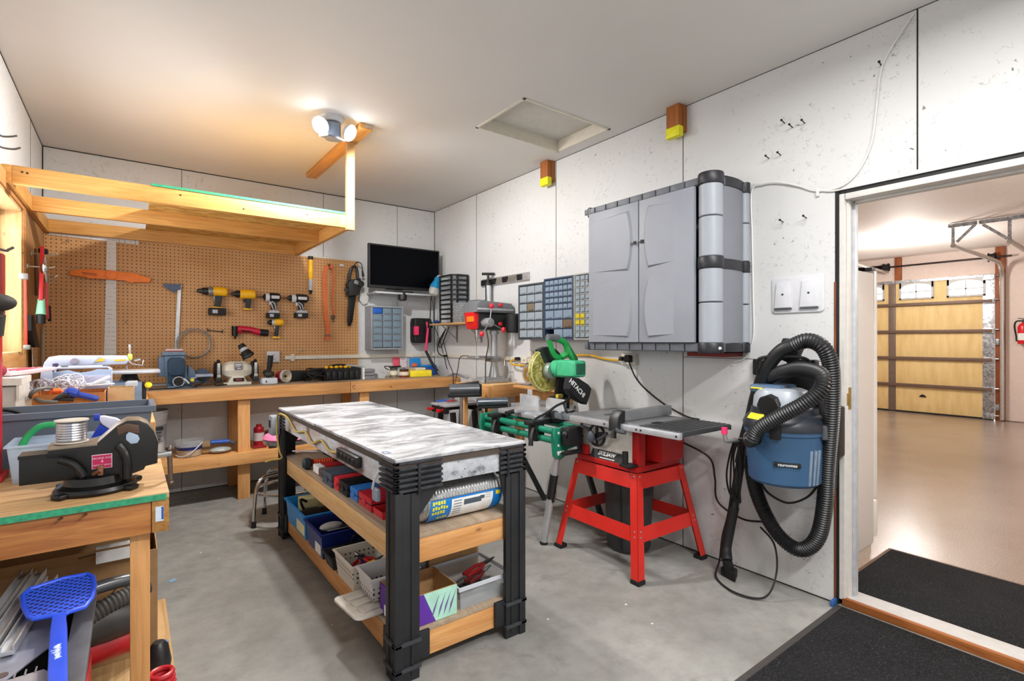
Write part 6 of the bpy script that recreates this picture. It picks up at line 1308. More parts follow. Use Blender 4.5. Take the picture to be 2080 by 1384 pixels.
# ---- green mitre saw stand
ms = thing('saw_stand', 'green and black mitre saw stand with silver telescoping leg', 'saw stand', (2.28, 2.85, 0))
for x, z in ((2.20, .735), (2.20, .675), (2.42, .735)): MB().cyl((x, 2.46, z), (x, 3.30, z), .022, seg=16).build('beam_tube', GREEN, ms)
for y in (2.44, 3.28): MB().prism([(2.15, .70), (2.16, .76), (2.26, .77), (2.44, .76), (2.46, .70), (2.44, .64), (2.27, .62), (2.24, .575), (2.20, .56), (2.165, .58)], 'y', y - .02, y + .02, .008).build('end_plate', GREEN, ms)
m = MB()
for z in (.735, .655, .60): m.lathe([(0, 0), (.008, .001), (.008, .005)], (2.185, 2.417, z), (0, 1, 0), 10)
m.bb((2.172, 2.4175, .607), (2.235, 2.4195, .618)); m.build('plate_print', PAPER, ms)
for y in (2.66, 3.10):
    MB().bb((2.12, y - .035, .758), (2.62, y + .035, .784), .005).bb((2.16, y - .04, .65), (2.24, y + .04, .76), .006).build('mount_bracket', DBLACK, ms)
    MB().tube(spline([(2.15, y - .03, .74), (2.125, y - .04, .69), (2.115, y - .045, .63)], 5), [.012] * 5 + [.016] * 5 + [.017], 10).build('clamp_lever', BLACK, ms)
m = MB(); m.bb((2.20, 2.345, .655), (2.33, 2.42, .77), .01); m.bb((2.17, 2.34, .605), (2.325, 2.38, .625), .003); m.build('end_stop', DBLACK, ms)
for p in ((2.19, 2.36, .735), (2.32, 2.385, .70)): MB().sph(p, .022, (1, .8, 1)).build('stop_knob', BLACK, ms)
def tele(p0, p1, name):
    p0, p1 = V(p0), V(p1); f = lambda t_: p0 + (p1 - p0) * t_
    l = MB().cyl(f(0), f(.42), .0215, seg=16).cyl(f(.40), f(.985), .0245, seg=16).build(name, P('satin_silver', '#b5b7ba', .35, .5), ms)
    MB().cyl(f(.24), f(.50), .027, seg=16).box(f(.51) + V((-.0, -.022, 0)), (.02, .02, .03), .005).build('leg_collar', BLACK, l); MB().cyl(f(.975), f(1.0), .026, seg=16).build('rubber_foot', DBLACK, l)
tele((2.205, 2.45, .60), (2.155, 2.53, .004), 'leg')
for p0, p1 in (((2.40, 2.46, .65), (2.76, 2.58, .012)), ((2.21, 3.28, .62), (2.16, 3.22, .012)), ((2.42, 3.28, .62), (2.75, 3.22, .012))): MB().cyl(p0, p1, .022, seg=14).build('leg', P('dark_steel_tube', '#43464a', .4, .4), ms)
MB().bb((2.15, 3.29, .78), (2.17, 3.33, .80)).cyl((2.23, 3.31, .74), (2.23, 3.31, .81), .012, seg=10).bar((2.17, 3.335, .805), (2.39, 3.245, .805), .05, .02, .004).build('roller_bracket', DBLACK, ms)
MB().cyl((2.165, 3.335, .845), (2.385, 3.245, .845), .032, seg=22).build('support_roller', P('glossy_grey_roller', '#5a6068', .22, .5), ms)
MB().lathe([(.05, -.03), (.10, -.03), (.105, 0), (.10, .03), (.05, .03)], (2.28, 3.34, .60), (.6, .8, 0), 26, True).build('transport_wheel', RUB, ms); MB().lathe([(0, -.02), (.05, -.02), (.05, .02), (0, .02)], (2.28, 3.34, .60), (.6, .8, 0), 18).build('wheel_hub', LGREY, ms)
# ---- mitre saw
mw = thing('mitre_saw', 'green mitre saw with amber blade guard and black dust bag', 'mitre saw', (2.4, 2.87, .785))
z0 = .785
MB().prism(rrect(2.20, 2.635, 2.58, 3.14, .05), 'z', z0 + .0005, z0 + .03, .006).bb((2.40, 2.635, z0 + .005), (2.56, 3.24, z0 + .045), .008).build('base', P('cast_silver', '#a9acb0', .35, .5), mw)
MB().lathe([(0, .03), (.16, .03), (.16, .05), (0, .052)], (2.38, 2.87, z0), (0, 0, 1), 40).bb((2.16, 2.83, z0 + .03), (2.30, 2.91, z0 + .05), .006).build('turntable', P('turned_silver', '#b9bbbe', .3, .6), mw)
for a, b in ((2.63, 2.83), (2.91, 3.14)): MB().prism([(a, z0 + .045), (b, z0 + .045), (b, z0 + .10), (b - .02 if b < 2.9 else b, z0 + .125), (a + .02 if a > 2.9 else a, z0 + .125), (a, z0 + .10)], 'x', 2.43, 2.45, .003).build('fence', P('fence_silver', '#c6c9cd', .35, .5), mw)
MB().tube(spline([(2.17, 2.87, z0 + .04), (2.10, 2.87, z0 + .03)], 4), .016, 10).build('mitre_lock', BLACK, mw)
bc = V((2.46, 2.86, 1.105))
AMB_ = NT('amber_guard'); AMB_.set(Roughness=.25, Alpha=.86); AMB_.col(AMB_.ramp(AMB_.noise(AMB_.geo(), 22, 5, .6, 1.5), [(.36, lin('#6f6c30')), (.5, lin('#b0a850')), (.64, lin('#cfc990'))])); AMB = AMB_.m
MB().lathe([(0, -.012), (.152, -.014), (.162, -.008), (.162, .012), (.152, .016), (0, .016)], bc, (0, 1, 0), 40).build('blade_guard', AMB, mw)
m = MB()
for k in range(0):
    a = .2 + k * 2 * PI / 14; m.bar(bc + V((math.cos(a) * .06, -.016, math.sin(a) * .06)), bc + V((math.cos(a + .35) * .145, -.016, math.sin(a + .35) * .145)), .004, .012, 0, (0, 1, 0))
m.tube(circ((bc.x, bc.y - .015, bc.z), .15, 36, 'y'), .005, 6, True); m.build('guard_rib', mat_clear('pale_amber_rib', '#d2cb84', .9, .3), mw)
m = MB(); arc = [(bc.x + .175 * math.cos(a), bc.z + .175 * math.sin(a)) for a in [(.1 + k * .22) for k in range(10)]] + [(bc.x + .06 * math.cos(a), bc.z + .06 * math.sin(a)) for a in [(2.08 - k * .4) for k in range(6)]]
m.prism(arc, 'y', bc.y - .02, bc.y + .03, .006); m.build('upper_guard', P('charcoal_guard', '#2d3032', .4), mw)
MB().lathe([(0, 0), (.055, .0), (.06, .02), (.06, .05), (.05, .06)], bc + V((.0, -.08, 0)), (0, 1, 0), 26).build('gear_case', P('gear_silver', '#8d9a90', .35, .4), mw)
MB().box(bc + V((.03, -.235, .022)), (.125, .19, .118), .028, None, 3).lathe([(.05, -.15), (.066, -.14), (.06, -.07), (.05, -.06)], bc + V((.03, 0, .018)), (0, 1, 0), 20).build('motor_housing', TEAL, mw)
MB().box(bc + V((.03, -.332, .022)), (.085, .006, .075), .012).build('motor_vent', P('deep_green_vent', '#1c5a44', .5), mw)
m = MB(); m.tube(spline([bc + V((.06, -.10, .10)), bc + V((.10, -.12, .13)), bc + V((.08, -.12, .20)), bc + V((0, -.11, .235)), bc + V((-.07, -.10, .24))], 6), [.024] * 12 + [.022] * 13, 12); m.tube(spline([bc + V((.05, -.10, .09)), bc + V((-.01, -.10, .12)), bc + V((-.05, -.10, .20)), bc + V((-.06, -.10, .235))], 6), .019, 10)
m.tube([bc + V((.09, -.12, .19)), bc + V((.14, -.15, .08)), bc + V((.12, -.17, .03))], [.022, .03, .03], 12); m.build('handle', LGREEN, mw)
m = MB(); m.tube([bc + V((.02, -.112, .238)), bc + V((-.075, -.10, .242))], [.026, .025], 12); m.build('handle_grip', P('grey_grip', '#63666a', .6), mw)
m = MB(); m.bar(bc + V((.08, -.10, -.05)), (2.555, 2.80, z0 + .10), .10, .05, .01); m.bar(bc + V((.10, -.06, -.02)), (2.56, 2.84, z0 + .13), .03, .03, .006); m.box((2.55, 2.82, z0 + .08), (.08, .16, .09), .015); m.build('pivot_arm', DBLACK, mw)
MB().box((2.50, 2.76, z0 + .135), (.05, .035, .03), .008).build('bevel_lever', P('dull_yellow', '#c8b23a', .5), mw)
# dust bag
bg_ = MB(); o_ = [(2.4, 2.55, 1.076), (2.474, 2.55, 1.066), (2.56, 2.55, 1.021), (2.594, 2.55, 0.9879), (2.575, 2.55, 0.9336), (2.546, 2.55, 0.8769), (2.474, 2.55, 0.9061), (2.405, 2.55, 0.9582), (2.382, 2.55, 0.9965)]
pp(bg_, o_, 'y', 2.52, 2.60, .018); bg = bg_.build('dust_bag', P('black_cloth', '#141519', .85), mw)
p0, p1 = V((2.392, 2.513, 1.042)), V((2.49, 2.513, 0.9559)); d_ = (p1 - p0).normalized()
MB().text('HITACHI', .046, (p0 + p1) / 2, d_, d_.cross(V((0, 1, 0))) * -1 if (d_.cross(V((0, 1, 0))) * -1).z > 0 else d_.cross(V((0, 1, 0))), .0008, bold=.0008).build('lettering', PAPER, bg)
MB().tube(spline([(2.542, 2.6, 1.053), (2.494, 2.58, 0.9879), (2.405, 2.56, 0.9203), (2.238, 2.5, 0.8954), (2.162, 2.5, 0.8599), (2.071, 2.5, 0.83), (2.006, 2.48, 0.8014)], 8), .008, 8).build('power_cord', BLACK, mw)
MB().tube(spline([(2.396, 2.6, 0.89), (2.41, 2.58, 0.8299), (2.47, 2.58, 0.835), (2.485, 2.58, 0.8682)], 6), .008, 8).build('dust_elbow', BLACK, mw)
# circular saw on a little wall ledge behind the mitre saw
t = thing('wall_ledge', 'small pine ledge on the wall behind the mitre saw', 'shelf', (2.74, 3.2, .93))
MB().bb((2.62, 2.95, .925), (2.8435, 3.48, .947), .003).build('ledge_board', PY, t); MB().bb((2.80, 2.98, .82), (2.8435, 3.44, .9245), .003).build('ledge_bracket', PZ, t)
t = thing('circular_saw', 'silver circular saw standing on the ledge behind the mitre saw', 'saw', (2.73, 3.34, .948))
MB().bb((2.65, 3.22, .948), (2.79, 3.46, .955), .002).build('shoe', STEEL, t); MB().lathe([(0, -.02), (.085, -.02), (.09, 0), (.085, .02), (0, .02)], (2.69, 3.33, 1.045), (1, 0, 0), 30).build('blade_guard', P('saw_alu', '#b4b0a8', .35, .5), t); MB().cyl((2.71, 3.33, 1.05), (2.80, 3.33, 1.05), .04, seg=18).build('motor', P('motor_dark', '#2e2c2a', .5), t)
MB().lathe([(.03, -.024), (.06, -.024), (.06, -.021), (.03, -.021)], (2.69, 3.33, 1.045), (1, 0, 0), 24, True).build('label_ring', P('brass_ring', '#b08a3a', .4, .5), t); MB().tube(spline([(2.74, 3.38, 1.09), (2.74, 3.43, 1.12), (2.74, 3.46, 1.06)], 5), .014, 8).build('handle', BLACK, t)
# ---- table saw
ts = thing('table_saw', 'red table saw on splayed sheet steel legs with grey top and fence', 'table saw', (2.5, 2.1, 0))
SR = P('stand_red', '#c62a22', .35, 0, .06, 8); SO = P('saw_body_red', '#b81e1e', .35, 0, .06)
T = [V((2.33, 1.91, .555)), V((2.335, 2.42, .555)), V((2.76, 2.41, .555)), V((2.755, 1.90, .555))]
B = [V((2.187, 1.783, .0)), V((2.192, 2.457, .0)), V((2.79, 2.46, .0)), V((2.805, 1.77, .0))]
ctr = V((2.54, 2.15, 0))
def lerp(a, b, t_): return a + (b - a) * t_
def angle_leg(mb, a, b, nx, ny, w=.048, th=.003):
    """two thin flanges meeting at the outer edge a-b"""
    fx = V((nx, 0, 0)) * w; fy = V((0, ny, 0)) * w
    for f, g in ((fx, V((0, ny, 0)) * th), (fy, V((nx, 0, 0)) * th)):
        q = [a, a + f, b + f, b]; vs = [mb.bm.verts.new(p) for p in q] + [mb.bm.verts.new(p + g) for p in q]
        for id_ in ((0, 1, 2, 3), (7, 6, 5, 4), (0, 4, 5, 1), (1, 5, 6, 2), (2, 6, 7, 3), (3, 7, 4, 0)): mb.bm.faces.new([vs[i] for i in id_])
    bmesh.ops.recalc_face_normals(mb.bm, faces=mb.bm.faces[:]); return mb
for k in range(4):
    nx = 1 if k in (0, 1) else -1; ny = 1 if k in (0, 3) else -1
    lg = angle_leg(MB(), B[k] + V((0, 0, .012)), T[k], nx, ny, .052).build('leg', SR, ts)
    m = MB(); m.box(B[k] + V((nx * .024, ny * .024, .012)), (.06, .06, .024), .005); m.build('rubber_foot', DBLACK, lg)
    m = MB()
    for t_ in (.97, .46, .41):
        p = lerp(B[k], T[k], t_); m.sph(p + V((-nx * .002, ny * .024, 0)), .006, (.6, 1, 1), 8, 6); m.sph(p + V((nx * .024, -ny * .002, 0)), .006, (1, .6, 1), 8, 6)
    m.build('bolt', STEEL, lg)
def rail(t0, t1, k0, k1, name):
    """flat sheet rail between two legs, from height fraction t0 to t1"""
    a0, a1, b1, b0 = lerp(B[k0], T[k0], t0), lerp(B[k0], T[k0], t1), lerp(B[k1], T[k1], t1), lerp(B[k1], T[k1], t0)
    n = (b0 - a0).cross(a1 - a0).normalized(); 
    if n.dot(ctr - a0) < 0: n = -n
    mb = MB(); q = [p + n * .0035 for p in (a0, a1, b1, b0)]; vs = [mb.bm.verts.new(p) for p in q] + [mb.bm.verts.new(p + n * .003) for p in q]
    for id_ in ((0, 1, 2, 3), (7, 6, 5, 4), (0, 4, 5, 1), (1, 5, 6, 2), (2, 6, 7, 3), (3, 7, 4, 0)): mb.bm.faces.new([vs[i] for i in id_])
    bmesh.ops.recalc_face_normals(mb.bm, faces=mb.bm.faces[:]); return mb.build(name, SR, ts)
for k in range(4): rail(.85, .995, k, (k + 1) % 4, 'top_rail'); rail(.36, .50, k, (k + 1) % 4, 'stretcher')
zb = .556
MB().bb((2.335, 1.915, zb), (2.75, 2.405, zb + .035), .008).build('base_tray', SO, ts)
m = MB(); m.bb((2.40, 1.98, zb + .035), (2.74, 2.39, .826), .006); m.bb((2.352, 1.915, zb + .035), (2.41, 1.954, .83), .004); m.build('body', SO, ts)
MB().bb((2.366, 1.97, zb + .04), (2.372, 2.385, .80), .002).build('front_panel', P('panel_cream', '#cfc9c0', .5, 0, .06), ts)
m = MB(); m.bb((2.362, 1.955, zb + .035), (2.402, 1.972, .825), .002); m.bb((2.362, 2.383, zb + .035), (2.402, 2.402, .825), .002); m.bb((2.362, 1.96, .80), (2.402, 2.40, .825), .002); m.build('panel_frame', SO, ts)
MB().prism([(2.52, 1.88), (2.73, 1.88), (2.73, 1.975), (2.50, 1.975)], 'z', zb + .04, .76, .012).build('motor_cover', P('motor_red', '#c4211f', .35), ts)
MB().box((2.66, 1.876, .735), (.06, .006, .025), .004).build('switch', DBLACK, ts)
MB().bb((2.338, 2.315, zb + .036), (2.362, 2.37, zb + .10), .010).build('switch_box', RED, ts)
MB().prism([(2.338, zb + .034), (2.362, zb + .085), (2.366, zb + .082), (2.342, zb + .032)], 'y', 2.03, 2.29).build('name_plate', DBLACK, ts)
mm = MB(); mm.text('SKILSAW', .034, (2.3522, 2.165, zb + .066), (0, -1, 0), (.426, 0, .905), .0008, bold=.0012, shear=.25); mm.bb((2.3385, 2.09, zb + .040), (2.341, 2.21, zb + .046)); mm.build('lettering', PAPER, ts)
hw = V((2.325, 2.22, .735))
MB().lathe([(.058, -.006), (.07, -.006), (.072, .004), (.058, .006)], hw, (1, 0, 0), 28, True).bar(hw + V((0, -.062, .02)), hw + V((0, .062, -.02)), .014, .012).bar(hw + V((0, .0, -.062)), hw + V((0, 0, .062)), .014, .012).cyl(hw, hw + V((.05, 0, 0)), .018, seg=14).build('hand_wheel', BLACK, ts)
MB().tube([hw + V((-.01, .05, .03)), hw + V((-.05, .10, .055))], .010, 8).tube(spline([hw + V((-.02, -.03, -.02)), hw + V((-.035, -.09, .01)), hw + V((-.04, -.12, .035))], 5), .010, 8).build('wheel_crank', DKGREY, ts)
MB().sph(hw + V((-.02, .03, -.01)), .03, (.6, 1, 1.3)).build('bevel_knob', P('slate_knob', '#4a525c', .45), ts)
MB().cyl((2.31, 1.98, zb + .037), (2.31, 1.98, zb + .12), .018, seg=14).prism([(2.27, 1.92), (2.36, 1.92), (2.375, 1.96), (2.33, 2.01), (2.28, 2.0)], 'z', zb + .036, zb + .05, .004).build('mitre_gauge', DBLACK, ts)
tz = .85
TT = P('cast_grey_top', '#77797b', .42, .3, .08, 14)
m = MB(); m.bb((2.29, 1.86, tz - .028), (2.74, 2.45, tz), .004); m.build('table_top', TT, ts)
m = MB(); m.bb((2.29, 1.575, tz - .028), (2.735, 1.857, tz - .001), .004); m.build('extension_wing', P('dark_wing', '#3f4143', .45, .2), ts)
m = MB()
for k in range(7): m.bb((2.30, 1.60 + k * .033, tz - .0012), (2.73, 1.606 + k * .033, tz + .0006))
m.build('wing_groove', DBLACK, ts)
m = MB(); m.bb((2.30, 2.07, tz - .001), (2.73, 2.085, tz + .0007)); m.build('mitre_slot', DBLACK, ts); MB().prism(rrect(2.40, 1.83, 2.475, 1.875, .014), 'z', tz - .001, tz + .001).build('wing_slot', DBLACK, ts)
MB().prism(rrect(2.42, 2.22, 2.64, 2.26, .015), 'z', tz - .001, tz + .001).build('blade_insert', P('insert_dark', '#2e2f31', .4, .4), ts)
MB().bb((2.262, 1.58, tz - .040), (2.288, 2.40, tz - .006), .002).build('front_rail', P('rail_silver', '#c2c4c8', .35, .5), ts); MB().bb((2.262, 2.40, tz - .043), (2.288, 2.545, tz - .003), .003).build('rail_sleeve', P('rail_slate', '#62666e', .45), ts); MB().bb((2.262, 2.545, tz - .055), (2.30, 2.60, tz), .006).sph((2.25, 2.60, tz - .02), .02, (1, .8, 1)).build('rail_end', DBLACK, ts)
for y in (1.60, 1.83, 1.86, 2.1): MB().cyl((2.2605, y, tz - .023), (2.263, y, tz - .023), .006, seg=10).build('rail_screw', DBLACK, ts)
MB().bb((2.741, 1.58, tz - .035), (2.755, 2.45, tz - .008), .002).build('rear_rail', DBLACK, ts)
fy = 1.985
MB().bb((2.30, fy, tz + .002), (2.76, fy + .045, tz + .062), .004).build('fence', P('fence_grey', '#8f9194', .38, .5), ts)
m = MB(); m.prism([(2.235, tz - .05), (2.305, tz - .05), (2.305, tz + .066), (2.275, tz + .064), (2.245, tz + .035), (2.235, tz)], 'y', fy - .012, fy + .058, .008); m.tube([(2.245, fy + .02, tz - .04), (2.235, fy + .02, tz - .09)], [.014, .018], 10); m.build('fence_head', BLACK, ts)
MB().tube(spline([(2.245, fy + .0, tz - .035), (2.22, fy - .03, tz - .04), (2.21, fy - .09, tz - .04)], 5), .012, 8).build('fence_lever', DKGREY, ts)
MB().cyl((2.45, 2.02, tz + .032), (2.452, 2.02, tz + .032), .001).build('fence_screw', DBLACK, ts)
MB().tube(spline([(2.73, 1.9, .7), (2.80, 1.75, .62), (2.815, 1.72, .5), (2.815, 1.70, .36), (2.815, 1.55, .30), (2.815, 1.42, .32)], 8), .006, 6).build('power_cord', DBLACK, ts)
MB().tube(spline([(2.35, 2.375, zb + .04), (2.345, 2.385, zb + .10), (2.36, 2.385, zb + .14), (2.39, 2.38, zb + .15)], 6), .007, 8).build('hose_loop', DBLACK, ts)
# dark bin under the saw
t = thing('dust_bin', 'dark grey round bin standing under the red table saw', 'bin', (2.55, 2.18, 0))
MB().lathe([(0, .001), (.125, .001), (.135, .02), (.16, .50), (.165, .505), (.165, .525), (.155, .525), (.13, .03), (0, .03)], (2.565, 2.17, 0), (0, 0, 1), 36).build('bin_body', P('bin_charcoal', '#3a3b3d', .45), t)
m = MB()
for a in (-2.2, -2.75): m.bar((2.565 + .137 * math.cos(a), 2.17 + .137 * math.sin(a), .03), (2.565 + .160 * math.cos(a), 2.17 + .160 * math.sin(a), .48), .008, .006)
m.build('seam_rib', P('bin_seam', '#1e1f20', .5), t)
# ---- wall mounted shop vacuum
vc = thing('shop_vacuum', 'blue wall mounted shop vacuum with black hoses coiled around it', 'vacuum', (2.66, 1.24, .6))
TB = P('tank_blue', '#33577a', .4, 0, .08, 8); VX, VY = 2.655, 1.24
m = MB(); m.lathe([(0, .615), (.15, .615), (.165, .63), (.178, .86), (.184, .865), (.184, .885), (0, .885)], (VX, VY, 0), (0, 0, 1), 40); m.build('tank', TB, vc)
m = MB()
for a in (-2.0, -1.85, -1.7): m.bar((VX + .160 * math.cos(a), VY + .160 * math.sin(a), .63), (VX + .174 * math.cos(a), VY + .174 * math.sin(a), .80), .014, .016, .003)
m.build('tank_rib', P('tank_light', '#7c8ea0', .4), vc)
m = MB(); a = -2.62; 
m.box((VX + .168 * math.cos(a), VY + .168 * math.sin(a), .73), (.012, .115, .022), .003, (0, 0, a)); m.build('name_badge', DBLACK, vc)
m = MB(); m.text('rsuroomas', .019, (VX + .177 * math.cos(a), VY + .177 * math.sin(a), .73), (-math.sin(a) , math.cos(a), 0), (0, 0, 1), .0008, bold=.0006); m.build('lettering', P('silver_ink', '#c9ccd2', .4), vc)
m = MB(); m.lathe([(0, .886), (.19, .886), (.192, .91), (.18, .935), (.155, .96), (.15, .99), (0, .99)], (VX, VY, 0), (0, 0, 1), 40); m.build('lid', P('vac_slate', '#252a33', .4), vc)
m = MB(); m.lathe([(0, .985), (.135, .985), (.13, 1.04), (.115, 1.075), (.09, 1.085), (0, 1.085)], (VX, VY + .01, 0), (0, 0, 1), 36); m.build('motor_cap', P('vac_silver', '#a4abb4', .35), vc)
MB().bb((VX - .08, VY - .02, 1.06), (VX + .10, VY + .14, 1.10), .014).build('top_cover', P('vac_blue_grey', '#4c6580', .4), vc)
m = MB(); q = V((VX - .115, VY + .085, 1.04)); m.box((VX - .062, VY + .10, 1.086), (.05, .06, .006), .002, (0, -.25, 0)); m.box((VX + .170 * math.cos(2.75), VY + .170 * math.sin(2.75), .946), (.006, .09, .036), .001, (0, -.72, 2.75)); m.build('yellow_label', LEMON, vc)
MB().lathe([(0, 0), (.05, 0), (.052, .02), (.044, .07), (0, .07)], (VX - .17, VY - .0, 1.005), (1, .1, .2), 8).build('exhaust_port', DBLACK, vc)
for y in (-1, 1):
    a = -2.9 + (0 if y > 0 else 1.35); MB().box((VX + .192 * math.cos(a), VY + .192 * math.sin(a), .885), (.022, .05, .07), .008, (0, 0, a)).build('lid_latch', P('latch_grey', '#55585e', .4) if y < 0 else DBLACK, vc)
MB().cyl((VX - .20, VY + .07, .845), (VX - .12, VY + .05, .845), .038, .042, 18).build('hose_port', DBLACK, vc)
m = MB(); m.bb((2.79, 1.13, .60), (2.8435, 1.38, 1.18), .01); m.bb((2.815, 1.44, 1.13), (2.8435, 1.49, 1.22), .01); m.build('wall_bracket', DBLACK, vc)
m = MB(); m.tube(spline([(2.62, 1.36, 1.15), (2.60, 1.34, 1.23), (2.62, 1.22, 1.245), (2.66, 1.13, 1.23), (2.70, 1.12, 1.15)], 6), .008, 8); m.box((2.72, 1.24, 1.27), (.06, .10, .11), .01, (.4, 0, 0)); m.box((2.70, 1.17, 1.21), (.05, .14, .04), .012); m.build('carry_handle', DBLACK, vc)
def ribbed(mb, pts, r, n=10, amp=.10, closed=False):
    S_ = spline(pts, n, closed); out = []; 
    # resample evenly
    L_ = [0]; 
    for a, b in zip(S_, S_[1:]): L_.append(L_[-1] + (b - a).length)
    tot = L_[-1]; N = int(tot / .006); k = 0; P_ = []; R_ = []
    for i in range(N + 1):
        s = tot * i / N
        while k < len(L_) - 2 and L_[k + 1] < s: k += 1
        t_ = (s - L_[k]) / max(1e-6, L_[k + 1] - L_[k]); P_.append(S_[k] + (S_[k + 1] - S_[k]) * t_); R_.append(r * (1 + (amp if i % 2 else -amp)))
    return mb.tube(P_, R_, 16)
HB = P('hose_black', '#1a1b1d', .42)
ribbed(MB(), [(2.62, 1.178, 1.301), (2.62, 1.114, 1.325), (2.62, 1.052, 1.299), (2.64, 1.022, 1.225), (2.66, 1.021, 1.097), (2.68, 1.033, 0.9534), (2.72, 1.066, 0.7056), (2.74, 1.083, 0.5295), (2.75, 1.114, 0.3602), (2.75, 1.169, 0.271), (2.75, 1.241, 0.2526), (2.74, 1.332, 0.3223), (2.72, 1.407, 0.4778), (2.7, 1.431, 0.6357), (2.69, 1.418, 0.7727)], .036, 10, .07).build('long_hose', HB, vc)
MB().tube(spline([(2.62, 1.168, 1.303), (2.62, 1.235, 1.276), (2.64, 1.314, 1.19), (2.68, 1.391, 1.041), (2.72, 1.442, 0.9132), (2.74, 1.495, 0.7543), (2.76, 1.532, 0.6346)], 8), [.034] * 40 + [.028] * 9, 16).build('hose_wand', HB, vc)
ribbed(MB(), [(VX - .20, VY + .07, .845), (2.41, 1.283, 0.8401), (2.41, 1.246, 0.9001), (2.42, 1.158, 0.9665), (2.44, 1.058, 1.035), (2.47, 0.9981, 1.098), (2.5, 0.9959, 1.152), (2.54, 1.047, 1.181), (2.6, 1.15, 1.186), (2.64, 1.251, 1.163), (2.68, 1.334, 1.129)], .033, 10, .07).build('short_hose', HB, vc)
MB().tube(spline([(2.78, 1.067, 0.8182), (2.78, 1.078, 0.5964)], 4), .03, 12).bb((2.76, 1.03, .75), (2.8435, 1.075, 1.0), .012).build('accessory_tube', BLACK, vc)
MB().tube(spline([(2.76, 1.414, 0.5495), (2.76, 1.368, 0.4985), (2.76, 1.27, 0.473), (2.76, 1.173, 0.5278), (2.76, 1.118, 0.6105)], 8), .006, 6).build('hanging_cord', DBLACK, vc)
# steel hook with pink tip, wand, cords
t = thing('wall_hook', 'bent steel hook with a hot pink tip beside the vacuum', 'hook', (2.7, 1.5, .8))
m = MB(); m.tube(spline([(2.843, 1.375, .80), (2.74, 1.40, .80), (2.56, 1.475, .79), (2.535, 1.486, .80), (2.53, 1.49, .835)], 6), .011, 10); m.build('hook_bar', P('galvanised_hook', '#b5b2ac', .35, .7), t)
MB().cyl((2.53, 1.49, .828), (2.53, 1.49, .862), .0155, .0155, 12).build('tip', PINK, t)
t = thing('vacuum_wand', 'long black floor wand leaning by the wall hook under the vacuum', 'vacuum tool', (2.6, 1.42, 0))
MB().tube(spline([(2.79, 1.528, 0.701), (2.76, 1.54, 0.5631), (2.73, 1.553, 0.3566)], 5), .024, 14).build('tube', BLACK, t)
MB().tube(spline([(2.735, 1.553, 0.3834), (2.72, 1.571, 0.2561), (2.7, 1.58, 0.1464), (2.66, 1.551, 0.09722)], 5), [.028] * 11 + [.03] * 4 + [.026], 14).build('curved_end', DBLACK, t)
a = V((2.676, 1.542, 0.03)); MB().prism([(a.x - .035, a.y - .05), (a.x + .04, a.y - .02), (a.x + .06, a.y + .05), (a.x - .01, a.y + .05)], 'z', .002, .05, .008).tube([(2.66, 1.551, 0.1027), (a.x + .01, a.y + .01, .03)], [.026, .03], 12).build('nozzle', DBLACK, t)
m = MB()
for o_ in (0, .012, -.01):
    m.tube(spline([(2.60, 1.46 + o_, .80), (2.62, 1.50 + o_, .70), (2.66, 1.53 + o_ * 2, .58), (2.69, 1.545 + o_, .48), (2.72, 1.52 + o_, .42), (2.70, 1.50, .50), (2.64, 1.47 + o_, .66), (2.60, 1.45 - o_, .80)], 6), .0055, 6)
m.tube(spline([(2.69, 1.54, .5), (2.72, 1.58, .34), (2.73, 1.62, .2), (2.70, 1.62, .07), (2.60, 1.58, .012), (2.52, 1.42, .012), (2.58, 1.30, .02), (2.68, 1.29, .12), (2.74, 1.33, .24), (2.77, 1.42, .30)], 8), .0055, 6)
tag(m.build('cord_hank', DBLACK), 'hank of black cord hung from the pink tipped hook down to the floor', 'cord')
# ---- floor mats at the doorway
t = thing('door_mat', 'black ribbed floor mat on the concrete before the doorway', 'mat', (2.2, .4, 0))
MB().bb((1.55, -.6, .0005), (2.83, 1.065, .004), .001).build('mat_border', P('mat_rubber_edge', '#3a3634', .7), t); MB().bb((1.59, -.6, .0035), (2.815, 1.035, .010), .003).build('pile', mat_carpet('shop_mat_pile'), t)
t = thing('door_mat', 'grey black floor mat on the garage floor beyond the threshold', 'mat', (3.4, .5, 0))
MB().bb((3.00, -.5, .0005), (3.868, 1.155, .004), .001).build('mat_border', P('mat_brown_edge', '#6a5240', .7), t); MB().bb((3.02, -.5, .0035), (3.84, 1.135, .009), .003).build('pile', mat_carpet('garage_mat_pile', '#1d1d1f', '#58585b'), t)
tag(MB().bb((2.79, 1.067, .0005), (2.842, 1.08, .03), .002).build('tape_scrap', P('painter_blue', '#2a5a9a', .6)), 'scrap of blue tape stuck at the foot of the door frame', 'tape')
